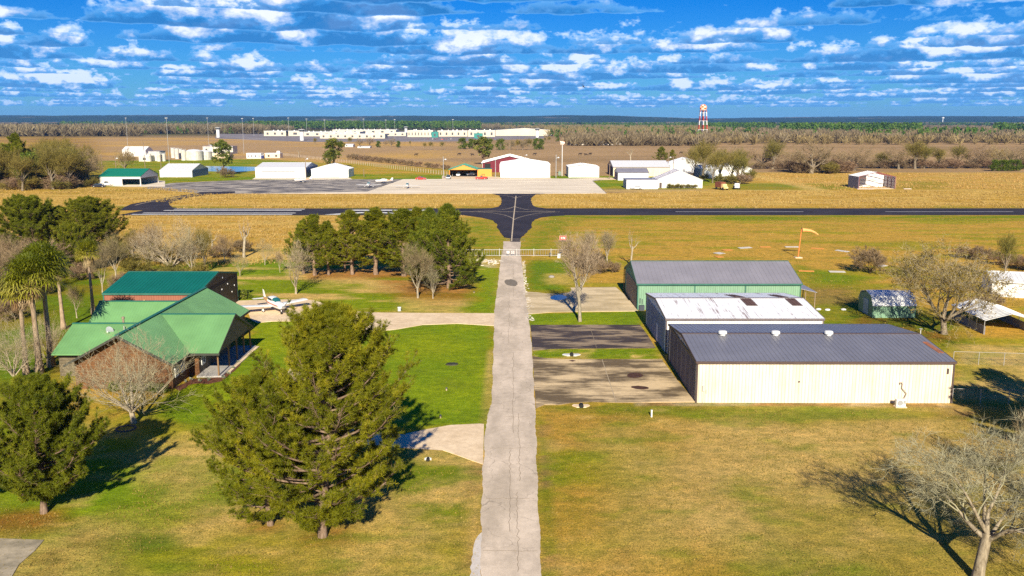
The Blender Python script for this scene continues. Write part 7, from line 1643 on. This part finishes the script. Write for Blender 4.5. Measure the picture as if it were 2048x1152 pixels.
for px, py, lb in ((1637, 620, 'white stone leftmost in the grass behind the white-roofed hangar'), (1655, 621, 'white stone in the middle of the three behind the white-roofed hangar'), (1687, 620.5, 'grey-white low tub rightmost of the three in the grass')):
    small('stone', lb, 'stone', px, py, [('stone', lambda b: b.ball((0, 0, .1), .38, .3, .16, 9, 6), m_white_wall)])
# planter ring round the near bare tree
t = thing('tree_ring', 'ring of edging bricks round the bare tree in front of the house', 'edging', (*G(252, 858), 0)); b = MB()
for i in range(18): a_ = 2 * pi * i / 18; b.cbox((.75 * cos(a_), .75 * sin(a_), .05), .22, .12, .1, a_ + pi / 2)
b.build('bricks', M('brick_dark', (.12, .10, .10), .9), t)
# white rubble left of the road near the gate, bits of limb
rb = random.Random(4); t = thing('rubble', 'scatter of white broken concrete beside the road in front of the gate', 'rubble', (*G(975, 524), 0)); b = MB()
for i in range(60): xx, yy = rb.gauss(0, 1.1), rb.gauss(0, 2.0); b.cbox((xx, yy, .03), rb.uniform(.1, .5), rb.uniform(.1, .5), .08, rb.random() * 3)
b.build('chunks', M('rubble_white', (.75, .68, .58), .9), t); t['kind'] = 'stuff'
# cattle: one continuous body each
def cow_mesh():
    V = [(0, 0, 1.0), (.5, 0, 1.02), (.85, 0, 1.15), (1.15, 0, 1.25), (1.42, 0, 1.12), (-.5, 0, 1.02), (-.8, 0, 1.08), (-.95, 0, .75)]
    R = [.36, .36, .27, .17, .10, .37, .28, .04]; E = [(0, 1), (1, 2), (2, 3), (3, 4), (0, 5), (5, 6), (6, 7)]
    for bx, root in ((.6, 1), (-.72, 6)):
        for s in (-1, 1):
            k = len(V); kx = .06 if bx > 0 else -.06
            V += [(bx, s * .18, .72), (bx + kx, s * .19, .38), (bx, s * .19, .03)]; R += [.15, .08, .06]; E += [(root, k), (k, k + 1), (k + 1, k + 2)]
    me = bpy.data.meshes.new('cow'); me.from_pydata(V, E, []); me.update(); return me, R
me, R = cow_mesh(); cow0 = None
m_cow = M('cow_hide', (.03, .02, .018), .8, var=.3)
for i, (px, py, rz_, lb) in enumerate([(1160, 311, .2, 'leftmost of the three dark cattle grazing close together'), (1172, 312, 3.0, 'middle one of the three dark cattle grazing close together'), (1180, 310.5, .5, 'rightmost of the three dark cattle grazing close together'), (1069, 311, .1, 'lone dark cow above the biggest white hangar'), (945, 312, 3.1, 'dark cow just left of the pine behind the orange hangar'), (918, 311, .4, 'dark cow left of the pine in the pasture'), (832, 312, .2, 'dark cow farthest left above the pasture fence'), (1362, 308, 0, 'dark cow behind the slimmer dark pine')]):
    o = bpy.data.objects.new('cow', me); COL.objects.link(o); o.location = (*G(px, py), 0); o.rotation_euler.z = rz_; tag(o, lb, 'cow'); o.scale = (1.35, 1.35, 1.35)
    o.modifiers.new('s', 'SKIN'); o.modifiers.new('d', 'SUBSURF').render_levels = 1; o.modifiers['d'].levels = 1
    if i == 0:
        for v_, r_ in zip(me.skin_vertices[0].data if me.skin_vertices else [], R): v_.radius = (r_, r_)
        me.skin_vertices[0].data[0].use_root = True
        me.materials.append(m_cow)
# bird in the sky
yb = 150.0; u_ = (1167 - 1024) / FPX; v_ = (576 - 173.5) / FPX; tb = yb / (_cp + v_ * _sp)
o = thing('bird', 'dark bird gliding in the sky left of the red and white water tower', 'bird', (u_ * tb, yb, CAM_H + (-_sp + v_ * _cp) * tb), .5, sc=1.0); o.rotation_euler = (.5, .35, .6)
b = MB(); b.loft([[(x_, r * cos(a), r * .8 * sin(a)) for a in [2 * pi * i / 8 for i in range(8)]] for x_, r in ((.3, .015), (.24, .05), (.1, .075), (-.15, .05), (-.3, .02))]); b.loft([[(x0, y_, z_), (x0 - c_, y_, z_), (x0 - c_ * .5, y_, z_ + .015)] for y_, x0, c_, z_ in ((-.65, -.05, .08, .16), (-.35, .1, .2, .12), (0, .14, .24, .03), (.35, .1, .2, .12), (.65, -.05, .08, .16))]); b.quad((-.25, 0, 0), (-.45, -.1, 0), (-.45, .1, 0)); fixn(b.build('body', m_cow, o))

# broken edge of the road: pale chips in the verge
rb = random.Random(9); t = thing('rubble', 'pale broken asphalt chips along the right edge of the road near the gate', 'rubble', (1.85, 140, 0)); b = MB()
for i in range(150):
    yy = rb.uniform(-28, 22); xx = rb.gauss(.15, .22) + (.35 if yy < -12 else 0); s_ = rb.uniform(.08, .32); b.cbox((xx, yy, .03), s_, s_ * rb.uniform(.6, 1.6), .05, rb.random() * 3)
b.build('chunks', M('rubble_white', (.75, .68, .58), .9), t); t['kind'] = 'stuff'
# drop empty prototypes that were never placed
for o in list(COL.objects):
    if o.type == 'EMPTY' and 'label' not in o:
        for c in kids(o): bpy.data.objects.remove(c)
        bpy.data.objects.remove(o)
